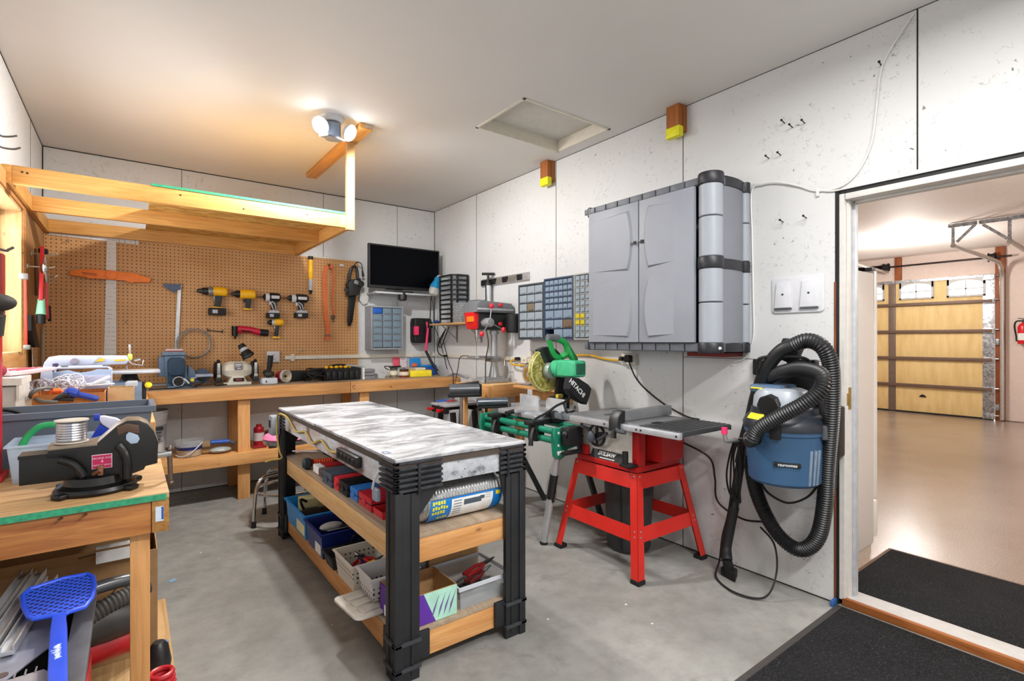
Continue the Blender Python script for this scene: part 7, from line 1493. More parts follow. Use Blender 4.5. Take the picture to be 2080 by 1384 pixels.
# ---------------------------------------------------------------- vise bench at the near end of the window wall
ZV = .86
vb = thing('vise_bench', 'near pine bench with green edged top carrying the black vise', 'workbench', (-.22, 2.3, 0))
MB().bb((-.535, 1.885, ZV - .018), (.097, 2.94, ZV), .002).build('top_board', WOOD('cedar_top', '#d9b482', '#b08353', 'x', True), vb)
GE = P('green_sheet_edge', '#2f9168', .6, 0, .25, 80)
MB().bb((-.535, 1.878, ZV - .020), (.090, 1.886, ZV - .003)).build('green_edge', GE, vb)
CED = WOOD('cedar_beam', '#c48544', '#8a4c20', 'x', True)
MB().bb((-.535, 1.888, ZV - .118), (.052, 1.926, ZV - .019), .003).build('front_beam', CED, vb); MB().bb((.053, 1.884, ZV - .118), (.0965, 2.93, ZV - .019), .003).build('side_beam', WOOD('strand_end', '#b98a4c', '#946428', 'y', True), vb)
MB().bb((.062, 1.8825, ZV - .085), (.082, 1.8842, ZV - .04)).build('sticker', P('white_blue_sticker', '#c5d2e0', .5), vb); MB().bb((.077, 1.8820, ZV - .080), (.082, 1.8826, ZV - .042)).build('sticker_stripe', BLUE, vb)
m = MB()
for x in (-.152, -.10): m.cyl((x, 1.888, ZV - .03), (x - .004, 1.865, ZV - .026), .0035, seg=8)
m.build('bent_nail', P('rusty_nail', '#5a4034', .5, .6), vb)
MB().bb((.0, 1.928, 0.10), (.05, 1.966, ZV - .119), .003).build('leg', PZ, vb); MB().bb((.0, 2.86, 0.10), (.05, 2.898, ZV - .119), .003).build('leg', PZ, vb)
MB().bb((-.535, 1.90, .06), (.135, 2.93, .099), .003).bb((.10, 1.90, 0.0), (.135, 2.93, .06), .003).bb((-.5, 1.92, 0), (-.46, 2.9, .06)).build('bottom_deck', WOOD('pale_deck', '#d0ac7c', '#b28a58', 'y', True), vb)
MB().bb((-.53, 2.90, .10), (.04, 2.915, .83), .002).build('back_panel', WOOD('brown_hardboard', '#8a6842', '#74522e', 'x', False), vb)
# ---- the vise
vi = thing('vise', 'big black bench vise with a crimson plate at the bench corner', 'vise', (-.08, 2.05, ZV))
VB = P('vise_black', '#09090a', .33, .0, .3, 30); VT = P('worn_vise_top', '#8f8170', .4, .5, .2, 40)
Ya, Yb = 2.0, 2.10
outl = [(-0.1925, 2, 1.011), (-0.07891, 2, 1.013), (-0.0625, 2, 1.029), (-0.03268, 2, 1.059), (-0.007092, 2, 1.074), (0.02402, 2, 1.072), (0.0456, 2, 1.059), (0.06233, 2, 1.034), (0.07404, 2, 0.9977), (0.07143, 2, 0.9282), (0.04049, 2, 0.9232), (0.0354, 2, 0.913), (-0.002162, 2, 0.9018), (-0.007092, 2, 0.8887), (-0.05896, 2, 0.8926), (-0.102, 2, 0.8968), (-0.1134, 2, 0.9283), (-0.1667, 2, 0.9801), (-0.1925, 2, 0.9808)]
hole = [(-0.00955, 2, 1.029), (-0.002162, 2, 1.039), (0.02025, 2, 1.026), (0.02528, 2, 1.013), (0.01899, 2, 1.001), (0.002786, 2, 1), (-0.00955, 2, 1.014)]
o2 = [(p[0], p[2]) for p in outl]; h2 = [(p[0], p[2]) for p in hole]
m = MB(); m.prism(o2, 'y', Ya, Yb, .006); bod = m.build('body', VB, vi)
MB().prism(h2, 'y', Ya - .001, Ya + .004, .001).build('throat', P('painted_daylight', '#9fb2c6', .5), vi)  # pale plate paints daylight seen through the jaw; body has no opening
# worn top caps following the jaw outline
top = o2[1:9]; inn = [(x + (0.006 if k > 4 else .0) * -1, z - .006) for k, (x, z) in enumerate(top)]
MB().prism([(x, z + .0015) for x, z in top] + list(reversed(inn)), 'y', Ya + .003, Yb - .003, .001).build('jaw_top', VT, vi)
MB().prism([(o2[0][0], o2[0][1] + .0012), (o2[1][0], o2[1][1] + .0012), (o2[1][0], o2[1][1] - .008), (o2[0][0], o2[0][1] - .008)], 'y', Ya - .001, Yb + .001, .002).build('anvil_top', VT, vi)
MB().prism([(p[0], p[2]) for p in ((-0.03261, 1.996, 1.057), (-0.00585, 1.996, 1.066), (0.02272, 1.996, 1.057), (0.02523, 1.996, 1.029), (-0.007078, 1.996, 1.039), (-0.0302, 1.996, 1.029))], 'y', Ya - .003, Yb + .003, .003).build('jaw_face', P('rust_jaw', '#5a4438', .45, .4), vi)
a, b = (-0.2545, 1.99, 0.9912), (-0.08083, 1.99, 0.9074)
MB().bb((a[0], Ya + .012, b[2]), (b[0], Yb - .012, a[2]), .003).bb((a[0] - .002, Ya + .010, a[2] - .008), (b[0] - .05, Yb - .010, a[2] + .0015)).build('slide_bar', P('slide_black', '#08080a', .35, .0), vi)
MB().tube(spline([(-0.02891, 1.99, 1.001), (-0.01434, 1.985, 0.9771), (-0.005818, 1.985, 0.9377), (-0.005818, 1.985, 0.8963)], 6), .012, 10).build('casting_rib', VB, vi); MB().tube(spline([(-0.1658, 1.99, 0.9746), (-0.1326, 1.985, 0.9563), (-0.1103, 1.985, 0.9192)], 6), .010, 10).build('casting_rib', VB, vi)
c = (-.083, 2.05, ZV)
MB().lathe([(0, .001), (.10, .001), (.104, .010), (.098, .02), (.08, .028), (.076, .05), (0, .05)], c, (0, 0, 1), 44).build('swivel_base', VB, vi)
for a in (.5, 2.4, 3.9, 5.6):
    MB().box((c[0] + .102 * math.cos(a), c[1] + .102 * math.sin(a), ZV + .009), (.045, .035, .016), .006, (0, 0, a)).build('bolt_lug', VB, vi)
a, b = (-0.09248, 1.993, 0.9771), (-0.04334, 1.993, 0.934)
MB().bb((a[0], Ya - .004, b[2]), (b[0], Ya + .001, a[2]), .001).build('plate', P('plate_border', '#d8b8c0', .4), vi); MB().bb((a[0] + .002, Ya - .005, b[2] + .002), (b[0] - .002, Ya - .003, a[2] - .002)).build('crimson_plate', P('crimson_plate', '#b01450', .4), vi)
m = MB(); xc = (a[0] + b[0]) / 2; zc = (a[2] + b[2]) / 2
m.text('RECORD IMCE', .0072, (xc, Ya - .0055, zc + .0105), (1, 0, 0), (0, 0, 1), .0004); m.text('4', .013, (xc, Ya - .0055, zc + .0005), (1, 0, 0), (0, 0, 1), .0004); m.text('MADE IN JAPAN', .0062, (xc, Ya - .0055, zc - .0105), (1, 0, 0), (0, 0, 1), .0004); m.build('plate_lettering', P('pale_pink_ink', '#e6c6d0', .5), vi)
m = MB(); q = V((-0.08731, 1.98, 0.9225)); m.cyl(q, q + V((.018, -.02, .014)), .006, seg=10); m.box(q + V((.016, .01, .008)), (.014, .02, .03), .003); m.build('swivel_lock', P('copper_brown', '#8a5c44', .4, .6), vi)
q0 = V((0.07054, 2.05, 0.9463)); q1 = V((0.1016, 2.05, 0.9487)) + V((.010, 0, 0))
MB().cyl(q0, q1, .012, seg=14).build('screw_shaft', STEEL, vi); MB().cyl(q1 + V((-.006, 0, .014)), q1 + V((-.002, 0, -.10)), .0075, seg=10).sph(q1 + V((-.002, 0, -.10)), .010).sph(q1 + V((-.006, 0, .014)), .011).build('handle_bar', P('brown_steel_bar', '#6f5f54', .35, .7), vi)
# wire spool on the anvil
zt = (-0.1404, 2.05, 1.011)[2] + .004; sc_ = (-.142, 2.05, zt)
t = thing('wire_spool', 'spool of shiny solder wire standing on top of the vise', 'spool', sc_)
MB().lathe([(0, 0), (.041, 0), (.041, .004), (.012, .004), (.012, .065), (.041, .065), (.041, .069), (0, .069)], sc_, (0, 0, 1), 30).build('reel', P('card_reel', '#c9c0b4', .6), t)
pr = [(.0125, .005)]
for k in range(16): pr += [(.036 + (.0012 if k % 2 else 0), .006 + k * .0037)]
pr += [(.0125, .064)]; MB().lathe(pr, sc_, (0, 0, 1), 30).build('wire', P('tin_wire', '#b9bac0', .25, .9), t)
# things behind the vise
t = thing('clear_tray', 'shallow clear plastic tray behind the vise with a green hose end', 'tray', (-.18, 2.34, ZV))
MB().tray((-.315, 2.27, ZV + .001), (-.065, 2.46, ZV + .125), .003, .012, .007).build('tray_shell', mat_clear('bluish_clear', '#c3d3e6', .55, .2), t)
m = MB(); m.tube(spline([(-0.2923, 2.38, 0.9693), (-0.2764, 2.38, 1.001), (-0.2492, 2.38, 1.027), (-0.2176, 2.38, 1.032), (-0.1957, 2.38, 1.025)], 6), .011, 10); m.tube(spline([(-0.2923, 2.38, 0.9693), (-0.2935, 2.38, 0.9444)], 3), .012, 10); tag(m.build('green_hose', P('green_hose', '#1f9a56', .45)), 'short bright green hose curving out of the clear tray', 'hose')
tag(MB().box((-.27, 2.34, ZV + .05), (.05, .08, .09), .012).build('cup_holder', P('pale_blue_cup', '#b9c8da', .4)), 'pale blue cup sitting inside the clear tray', 'cup')
tote = thing('storage_tote', 'long slate grey plastic tote across the bench behind the vise', 'tote', (-.22, 2.68, ZV))
MB().tray((-.535 + .012, 2.54, ZV + .001), (.072, 2.82, ZV + .20), .005, .02, .014, .022).build('tote_shell', P('tote_slate', '#5d6674', .4, 0, .05, 6), tote)
m = MB(); m.tube([(-.48, 2.60, ZV + .10), (-.30, 2.66, ZV + .17)], .008, 8); m.tube([(-.48, 2.66, ZV + .10), (-.26, 2.64, ZV + .165)], .007, 8); m.tube(spline([(-.47, 2.72, ZV + .1), (-.42, 2.7, ZV + .20), (-.34, 2.73, ZV + .18), (-.36, 2.66, ZV + .12)], 6), .008, 8); m.sph((-.42, 2.69, ZV + .075), .05, (1.4, .9, .6)); tag(m.build('cable_heap', DBLACK), 'black cables and rods heaped in the far end of the tote', 'cable')
t = thing('spray_trigger', 'white and blue spray trigger bottle behind the vise jaw', 'bottle', (-.02, 2.33, ZV))
MB().prism([(p[0], p[2]) for p in ((-0.09074, 2.3, 1.059), (-0.07188, 2.3, 1.059), (-0.03897, 2.3, 1.048), (-0.005324, 2.3, 1.023), (-0.01943, 2.3, 1.007), (-0.05002, 2.3, 1.007), (-0.07729, 2.3, 1.03))], 'y', 2.285, 2.325, .006).build('head', P('lavender_white', '#cdd0e4', .4), t); MB().prism([(p[0], p[2]) for p in ((-0.08538, 2.3, 1.033), (-0.05002, 2.3, 1.01), (-0.06371, 2.3, 0.9942), (-0.1081, 2.3, 0.9854))], 'y', 2.29, 2.32, .004).build('trigger', P('trigger_blue', '#1c38a8', .4), t); MB().box((-0.09208, 2.3, 1.056), (.018, .03, .022), .004).build('nozzle', P('trigger_blue', '#1c38a8', .4), t)
q = (-0.03385, 2.33, 0.9545); MB().lathe([(0, 0), (.034, 0), (.036, .08), (.018, .115), (.014, .15), (0, .15)], (q[0], 2.33, ZV + .001), (0, 0, 1), 20).build('bottle', CLEAR2, t)
# red upright with black rubber pad at the frame edge
t = thing('support_jack', 'upright red steel bar with a black ribbed rubber pad on top', 'jack', (-.37, 2.38, ZV))
MB().bb((-.405, 2.36, ZV + .001), (-.345, 2.42, 1.42), .006).bb((-.40, 2.365, 1.40), (-.36, 2.41, 1.66), .004).bb((-.43, 2.33, ZV + .001), (-.333, 2.45, ZV + .02), .004).build('post', P('jack_bright_red', '#c01420', .35), t)
m = MB(); c = V((-.345, 2.35, 1.43))
for k in range(9): m.box(c + V((.0 + .0045 * k - .03, -.012, -.004)), (.0032, .10, .05), .001)
m.sph(c + V((-.01, 0, .02)), .055, (1, 1.1, .55), 20, 10); m.cyl(c + V((-.02, .03, -.09)), c + V((-.02, .03, -.02)), .028, .034, 14); m.build('rubber_pad', P('worn_rubber', '#37332f', .7), t)
MB().tube(circ((-.41, 2.45, 1.255), .055, 24, 'y'), .006, 8, True).build('release_wheel', DBLACK, t)
# tools on the plywood in the window corner
def bar_(mb, a, b, w, h, up=(1, 0, 0)): return mb.bar(a, b, w, h, .002, up)
t = thing('bar_clamp', 'thin red bar clamp hanging beside the window casing', 'clamp', (-.50, 4.45, 1.25))
MB().bar((-0.5, 4.194, 1.691), (-0.5, 4.212, 1.292), .022, .012, .002, (1, 0, 0)).build('bar', P('clamp_red', '#c23a28', .4), t); MB().box((-0.495, 4.099, 1.7), (.04, .05, .035), .006).build('jaw', P('clamp_steel', '#8a8884', .4, .6), t); MB().box((-0.495, 4.206, 1.284), (.03, .05, .03), .006).build('jaw', P('clamp_steel', '#8a8884', .4, .6), t)
t = thing('bolt_cutter', 'red handled bolt cutter with mint green grip hanging in the corner', 'bolt cutter', (-.47, 4.8, 1.5))
m = MB(); m.bar((-0.46, 4.53, 1.94), (-0.45, 4.364, 1.58), .022, .02, .003, (1, 0, 0)); m.bar((-0.45, 4.599, 1.753), (-0.44, 4.597, 1.47), .016, .014, .003, (1, 0, 0)); m.build('handle', P('cutter_red', '#c8202c', .35), t)
MB().tube([(-0.45, 4.386, 1.588), (-0.45, 4.364, 1.487)], [.018, .026], 12).build('green_grip', P('mint_grip', '#8fd0aa', .5), t); MB().tube([(-0.45, 4.364, 1.487), (-0.45, 4.364, 1.431)], [.024, .022], 12).build('black_grip', DBLACK, t); MB().tube([(-0.44, 4.649, 1.559), (-0.44, 4.702, 1.46)], .010, 8).build('black_grip', DBLACK, t)
MB().tube(spline([(-0.44, 4.473, 1.866), (-0.44, 4.425, 1.79), (-0.44, 4.497, 1.718)], 5), [.01] * 4 + [.02] * 4 + [.022] * 3, 12).tube(circ((-0.43, 4.371, 1.832), .024, 14, 'x'), .005, 6, True).build('cutter_head', CHROME, t); MB().box((-0.46, 4.578, 1.92), (.05, .05, .03), .01).build('pivot_block', DBLACK, t)
for lab, a, b, c in (('long white wall hook in the window corner, uppermost of three', (-0.525, 4.644, 1.907), (-0.4, 4.563, 1.898), (-0.385, 4.531, 1.902)), ('long white wall hook in the window corner, between two others', (-0.525, 4.461, 1.8), (-0.41, 4.458, 1.8), (-0.395, 4.478, 1.81)), ('short white wall hook in the window corner, lowest of three', (-0.525, 5.225, 1.825), (-0.4, 4.507, 1.745), (-0.385, 4.531, 1.758))):
    m = MB(); m.tube(spline([a, lerp(V(a), V(b), .5), b, c], 4), .0042, 6); q = V(a); m.box((-.5235, q.y, q.z), (.004, .04, .03), .002); tag(m.build('wall_hook', P('white_wire', '#cfcabf', .4, .3)), lab, 'hook', 'corner wall hooks')
t = thing('hand_saw', 'black handled steel pull saw hanging blade down in the corner', 'saw', (-.5, 4.7, 1.1))
MB().prism([(p[1], p[2]) for p in ((-0.5, 4.344, 1.485), (-0.5, 4.464, 1.489), (-0.5, 4.548, 1.402), (-0.5, 4.728, 1.278), (-0.5, 4.506, 1.28), (-0.5, 4.344, 1.386))], 'x', -.515, -.49, .006).build('handle', DBLACK, t); MB().prism([(p[1], p[2]) for p in ((-0.5, 4.464, 1.281), (-0.5, 4.705, 1.278), (-0.5, 4.659, 1.1), (-0.5, 4.506, 1.108))], 'x', -.504, -.501).build('blade', CHROME, t)
t = thing('long_file', 'slim grey rod tool leaning behind the bolt cutter', 'tool', (-.5, 4.9, 1.1)); MB().tube([(-0.51, 5.075, 1.423), (-0.51, 5.023, 1.063)], [.012, .009], 8).build('rod', P('weathered_wood', '#9a8a74', .6), t); MB().tube([(-0.505, 4.638, 1.941), (-0.505, 4.683, 1.764), (-0.505, 4.729, 1.634)], [.006, .012, .014], 8).build('handle', P('brown_handle', '#6a4a30', .5), t)
for lab, pts in (('long grey wire hook high on the window wall, upper one', [(-.5385, 3.6, 2.38), (-0.5196, 3.6, 2.357), (-0.4875, 3.6, 2.361), (-0.4604, 3.6, 2.372)]), ('long grey wire hook high on the window wall, lower one', [(-.5385, 3.6, 2.32), (-0.5196, 3.6, 2.3), (-0.4749, 3.6, 2.3), (-0.4476, 3.6, 2.314)]), ('grey hook with upturned tip beside the window', [(-.5205, 2.70, 1.72), (-0.3897, 2.7, 1.669), (-0.3683, 2.7, 1.672), (-0.3548, 2.7, 1.682)])):
    m = MB(); m.tube(spline(pts, 5), .005, 6); q = V(pts[0]); m.box((q.x + .004, q.y, q.z), (.004, .03, .04), .001); tag(m.build('wire_hook', P('grey_wire', '#6d6a66', .4, .5)), lab, 'hook', 'wire hooks on the window wall')
t = thing('red_level', 'dark red level hanging from the grey hook at the near window casing', 'level', (-.5, 3.9, 1.5))
MB().bar((-0.391, 2.7, 1.652), (-0.391, 2.7, 1.411), .05, .02, .003, (1, 0, 0)).build('body', P('brick_red_level', '#9a2a22', .4), t)
# ---- under and in front of the vise bench
bx1 = carton('shipping_box', 'big brown cardboard box with arrow print under the vise bench', (-.46, 2.46, .1005), (.088, 2.80, .50), P('kraft_card', '#a07c54', .8), flaps=(((-.40, 2.46, .50), (.06, 2.46, .50), (0, -.05, .055)), ((-.42, 2.80, .50), (.07, 2.80, .50), (0, .03, .07))))
m = MB(); m.prism([(.050, .41), (.058, .43), (.066, .41)], 'y', 2.4585, 2.4595); m.bb((.056, 2.4585, .36), (.060, 2.4595, .412)); m.bb((.048, 2.4585, .345), (.068, 2.4595, .35)); m.build('arrow_print', P('carton_ink', '#2a2018', .7), bx1)
m = MB(); m.tube(spline([(-.06, 2.457, .355), (-.03, 2.457, .39), (.02, 2.457, .40), (.045, 2.457, .385)], 5), .005, 6, flat=.3); m.build('swoosh_print', P('carton_ink', '#2a2018', .7), bx1)
m = MB(); q = ((-.22, 2.40, .556), (.0, 2.40, .556)); m.tube(spline([(-.15, 2.434, .53), (-.08, 2.428, .539), (-.02, 2.432, .534)], 5), .006, 6, flat=.3); m.build('flap_print', P('carton_ink', '#2a2018', .7), bx1)
MB().bb((-.10, 2.42, .50), (.04, 2.44, .56)).place((0, 0, 0)).build('white_panel', PAPER, bx1)
t = thing('power_sander', 'red and black power tool with ribbed grip on the bench deck', 'power tool', (-.05, 2.2, .10))
MB().tube(spline([(-.17, 2.20, .36), (-.08, 2.22, .37), (.03, 2.25, .36)], 6), [.05, .055, .06, .066, .07, .07, .07, .07, .068, .065, .06, .055, .05], 18).build('body', P('tool_charcoal', '#3a3836', .45), t)
MB().tube([(-.22, 2.20, .31), (-.12, 2.22, .29), (.0, 2.27, .27)], [.05, .06, .05], 16).build('red_housing', P('tool_red', '#b01820', .35), t)
ribbed(MB(), [(-.13, 2.16, .41), (-.05, 2.19, .435), (.05, 2.24, .45)], .028, 8, .06).build('ribbed_grip', P('grip_grey', '#4d4b4a', .5), t); MB().tube([(-.185, 2.14, .385), (-.13, 2.16, .41)], [.024, .026], 12).build('red_collar', P('tool_red', '#b01820', .35), t)
MB().bb((-.26, 2.16, .23), (-.12, 2.30, .25), .006).bb((-.24, 2.2, .1005), (-.18, 2.28, .23), .006).build('sole_plate', P('tool_black', '#151517', .4), t)
MB().tube(spline([(-.18, 2.22, .46), (-.10, 2.25, .475), (.0, 2.29, .465), (.045, 2.32, .43)], 6), .022, 12).build('dust_tube', P('grey_gloss', '#6a6b6e', .25, .3), t)
t = thing('red_grinder', 'dark red round sander lying low on the bench deck', 'power tool', (-.02, 2.12, .10))
MB().lathe([(0, 0), (.085, 0), (.09, .02), (.07, .05), (.055, .09), (.03, .10), (0, .10)], (-.07, 2.09, .1005), (0, 0, 1), 28).build('body', P('dark_tool_red', '#a01c20', .4), t)
m = MB()
for k in range(5): m.tube(circ((-.07, 2.09, .125 + k * .012), .088 - k * .007, 28, 'z'), .0035, 6, True)
m.build('vent_ring', DBLACK, t)
m = MB()
for k in range(4): m.tube(circ((.085, 2.10 + .0 * k, .14 + k * .018), .038 - .002 * k, 18, 'z'), .0085, 8, True)
tag(m.build('red_cord_coil', P('red_cord', '#b8202a', .4)), 'small stacked coil of red cord at the deck edge', 'cord')
tag(MB().lathe([(0, 0), (.035, 0), (.04, .04), (.03, .10), (.018, .115), (0, .118)], (.085, 2.28, .101), (0, 0, 1), 20).build('round_topped_object', P('round_knob_black', '#242425', .4)), 'small black round topped object standing at the deck edge', 'bottle')  # unidentified round topped object; bottle is only a stand-in name
tag(MB().lathe([(0, 0), (.02, 0), (.022, .05), (0, .06)], (.10, 2.40, .101), (0, 0, 1), 16).build('tape_reel', P('steel_blue_reel', '#6c8aa6', .35)), 'small steel blue reel by the brown shipping box', 'reel')
# grey crate in front with metal pieces and the blue skimmer
cr = thing('tool_crate', 'dark grey crate with worn rim standing before the vise bench', 'crate', (-.3, 1.55, 0))
CRM = P('crate_grey', '#55555a', .5, 0, .2, 18)
MB().tray((-.535, 1.12, .001), (-.085, 1.86, .60), .012, .015, .0).build('crate_body', P('crate_black', '#202024', .5), cr); MB().bb((-.118, 1.10, .592), (-.075, 1.872, .612), .004).bb((-.535, 1.846, .592), (-.12, 1.872, .612), .004).build('worn_rim', CRM, cr)
MB().bb((-.0845, 1.30, .20), (-.079, 1.70, .52), .003).build('red_side', P('crate_red', '#b01c24', .4), cr)
t = thing('sheet_metal', 'flat silver sheet metal panel lying across the grey crate', 'metal sheet', (-.3, 1.6, .61))
MB().prism([(-.47, 1.40), (-.235, 1.43), (-.14, 1.60), (-.125, 1.80), (-.40, 1.80)], 'z', .6135, .6175, .001).build('sheet', P('sheet_silver', '#a3a5b4', .3, .5), t); MB().bb((-.47, 1.402, .60), (-.24, 1.412, .6135)).build('rolled_edge', P('sheet_edge', '#8a8a90', .35, .6), t)
for k, (lab, a, b) in enumerate((('long aluminium rail on the crate, next to the window wall', (-.285, 1.60, .628), (-.245, 2.08, .628)), ('long aluminium rail on the crate, middle of the three', (-.252, 1.60, .628), (-.212, 2.06, .628)), ('long aluminium rail on the crate, next to the blue skimmer', (-.219, 1.58, .628), (-.180, 1.98, .628)))):
    m = MB(); m.bar(a, b, .026, .010, .002); n_ = V((-(b[1] - a[1]), b[0] - a[0], 0)).normalized() * .011; m.bar(V(a) + n_ + V((0, 0, .01)), V(b) + n_ + V((0, 0, .01)), .004, .014, .001); m.bar(V(a) - n_ + V((0, 0, .01)), V(b) - n_ + V((0, 0, .01)), .004, .014, .001); tag(m.build('metal_rail', ALU), lab, 'rail', 'aluminium rails')
def mat_mesh():
    k = NT('perforated_blue'); k.set(Roughness=.35); v = k.n('ShaderNodeTexVoronoi'); v.inputs['Scale'].default_value = 62; v.inputs['Randomness'].default_value = .0
    tc = k.n('ShaderNodeNewGeometry'); mp = k.n('ShaderNodeMapping'); mp.inputs['Rotation'].default_value = (0, 0, .78); k.link(tc.outputs['Position'], mp.inputs['Vector']); mp.inputs['Scale'].default_value = (1.15, 1, .001); k.link(mp.outputs['Vector'], v.inputs['Vector'])
    h = k.ramp(v.outputs['Distance'], [(.30, (1, 1, 1, 1)), (.36, (0, 0, 0, 1))]); k.col(k.mix(h, lin('#2a5ae0'), lin('#0a1c66'))); k.bump(k.math('SUBTRACT', 1.0, h), .7, .004); return k.m
sk = thing('litter_scoop', 'bright blue perforated plastic scoop lying on the grey crate', 'scoop', (-.14, 1.6, .65))
SKB = P('scoop_blue', '#2450d8', .3, 0, .05)
hd_ = [(-0.222, 1.815, 0.665), (-0.213, 1.851, 0.665), (-0.1462, 1.878, 0.665), (-0.09552, 1.873, 0.665), (-0.08223, 1.841, 0.665), (-0.07607, 1.772, 0.665), (-0.07849, 1.692, 0.665), (-0.08955, 1.645, 0.665), (-0.1186, 1.639, 0.665), (-0.1251, 1.63, 0.665), (-0.1474, 1.641, 0.665), (-0.1591, 1.644, 0.665), (-0.1811, 1.647, 0.665), (-0.194, 1.67, 0.665), (-0.211, 1.739, 0.665)]
h2 = [(p[0], p[1]) for p in hd_]; cc = (sum(p[0] for p in h2) / len(h2), sum(p[1] for p in h2) / len(h2))
MB().prism([(cc[0] + (p[0] - cc[0]) * .95, cc[1] + (p[1] - cc[1]) * .95) for p in h2], 'z', .660, .665).build('mesh_blade', mat_mesh(), sk)
MB().tube([(p[0], p[1], .664) for p in h2], .0055, 8, True).build('blade_rim', SKB, sk)
a0, a1 = (-0.1365, 1.638, 0.665), (-0.1168, 1.357, 0.64)
MB().prism([(p[0], p[1]) for p in ((-0.1499, 1.649, 0.66), (-0.1237, 1.635, 0.66), (-0.1147, 1.549, 0.66), (-0.09813, 1.336, 0.65), (-0.09476, 1.271, 0.65), (-0.1229, 1.292, 0.65), (-0.1309, 1.36, 0.65), (-0.1448, 1.547, 0.66))], 'z', .640, .668, .006).build('handle', SKB, sk)
mt = MB(); p0, p1 = V((-0.1269, 1.493, 0.668)), V((-0.1172, 1.38, 0.668)); d_ = (p1 - p0); d_.z = 0; d_.normalize(); q_ = (p0 + p1) / 2; q_.z = .6685
side = V((-d_.y, d_.x, 0)); mt.tube([q_ + d_ * ((k_ - 20) * .0016) + side * (.008 * math.sin(k_ * 1.7) * (1.3 if k_ % 7 == 0 else .7)) for k_ in range(41)], .0011, 5).build('lettering', P('scoop_white_ink', '#cdd6f4', .5), sk)
t = thing('slotted_cover', 'pale grey plastic case lid with slot handle on the crate', 'lid', (-.25, 1.3, .65))
MB().prism([(p[0], p[1]) for p in ((-0.2094, 1.441, 0.66), (-0.1435, 1.444, 0.66), (-0.1269, 1.413, 0.66), (-0.1159, 1.356, 0.66), (-0.09728, 1.138, 0.66), (-0.1617, 1.112, 0.66))], 'z', .620, .638, .007).build('lid', P('warm_grey_plastic', '#9c9698', .45), t)
MB().prism(rrect(-.30, 1.452, -.20, 1.472, .009), 'z', .6375, .6392).build('slot', P('slot_dark', '#5a4644', .6), t)
m = MB()
for k in range(3): m.bb((-.19 + k * .016, 1.435, .6375), (-.187 + k * .016, 1.458, .6392))
m.build('embossed_mark', P('emboss_grey', '#7d7879', .5), t)
# ---------------------------------------------------------------- timber rack under the ceiling
rk = thing('lumber_rack', 'pine lumber rack hung from the ceiling over the pegboard bench', 'rack', (.4, 4.5, 2.13))
z0, z1 = 2.158, 2.256
RPX = WOOD('rack_pine', '#e0aa60', '#c68a40', 'x'); RPY = WOOD('rack_pine', '#e0aa60', '#c68a40', 'y'); RPZ = WOOD('rack_pine_pale', '#cfa873', '#b98c56', 'z')
for y in (3.745, 4.455, 5.235): MB().bb((-.50, y, z0), (1.285, y + .038, z1), .003).build('cross_beam', RPX, rk)
MB().bb((-.538, 3.745, z0), (-.50, 5.272, z1), .003).build('wall_ledger', RPY, rk); MB().bb((1.286, 3.745, z0), (1.324, 5.272, z1), .003).build('end_beam', RPY, rk)
def strand():
    k = NT('raw_strand_board'); k.set(Roughness=.7); v = k.n('ShaderNodeTexVoronoi'); v.inputs['Scale'].default_value = 1; k.link(k.geo((16, 42, 20)), v.inputs['Vector'])
    k.col(k.ramp(v.outputs['Color'], [(.2, lin('#b9853a')), (.6, lin('#d6a552')), (.9, lin('#e2b96a'))])); return k.m
MB().bb((.105, 3.75, z1 + .001), (1.322, 5.28, z1 + .013)).build('deck_board', strand(), rk); MB().bb((.105, 3.741, z1 - .001), (1.28, 3.7495, z1 + .014)).build('green_edge', GE, rk)
MB().bb((1.27, 3.702, z0 - .02), (1.327, 3.7435, 2.786), .003).build('hanger_post', RPZ, rk); MB().bb((1.245, 3.7425, z0 + .02), (1.268, 3.7445, z0 + .085)).build('white_label', PAPER, rk)
m = MB()
for x in (-.46, -.44, .25, .6, 1.0): m.sph((x, 3.7445, z0 + .05 + .02 * math.sin(x * 9)), .006, (1, .3, 1), 8, 6)
m.build('knot_plug', P('dark_knot', '#4a2c16', .7), rk)
MB().bb((1.262, 3.42, 2.787), (1.352, 4.76, 2.8245), .003).build('ceiling_plank', RPY, rk)
MB().bb((1.30, 3.418, 2.795), (1.345, 3.4205, 2.818)).build('plank_label', P('plank_tag', '#b9a79a', .6), rk)
# ---------------------------------------------------------------- ceiling light with swivelling lamp heads
lf = thing('ceiling_light', 'white ceiling light with two glowing lamp heads and a grey middle', 'ceiling light', (1.08, 3.45, 2.75))
GL = mat_emit('lit_lens', '#ffffff', 22)
c = V((1.09, 3.47, 2.8245))
MB().lathe([(0, -.035), (.06, -.033), (.075, -.02), (.08, 0), (0, 0)], c, (0, 0, 1), 30).build('canopy', WHITE, lf)
MB().lathe([(0, 0), (.045, 0), (.055, .02), (.055, .10), (.03, .11), (0, .11)], c + V((0, 0, -.145)), (0, 0, 1), 24).build('driver_body', P('cool_grey_body', '#7d8a9a', .4), lf)
R_ = Matrix.Rotation(0, 3, 'Z')
for hx, hy, ax, nm in ((-.085, -.045, (-.6, -.45, -.55), 'a'), (.10, -.035, (.55, -.6, -.5), 'b')):
    p = c + V((hx, hy, -.085)); axv = V(ax).normalized()
    MB().lathe([(0, -.02), (.04, -.018), (.056, 0), (.058, .012), (.0, .008)], p, axv, 26).build('lamp_head', WHITE, lf); MB().lathe([(0, .0135), (.053, .0135), (.05, .022), (0, .026)], p, axv, 26).build('lens', GL, lf)
MB().box(c + V((-.02, -.06, -.16)), (.13, .10, .012), .004, (.15, 0, .3)).build('lower_panel', P('grey_lamp_panel', '#8b9098', .4), lf)
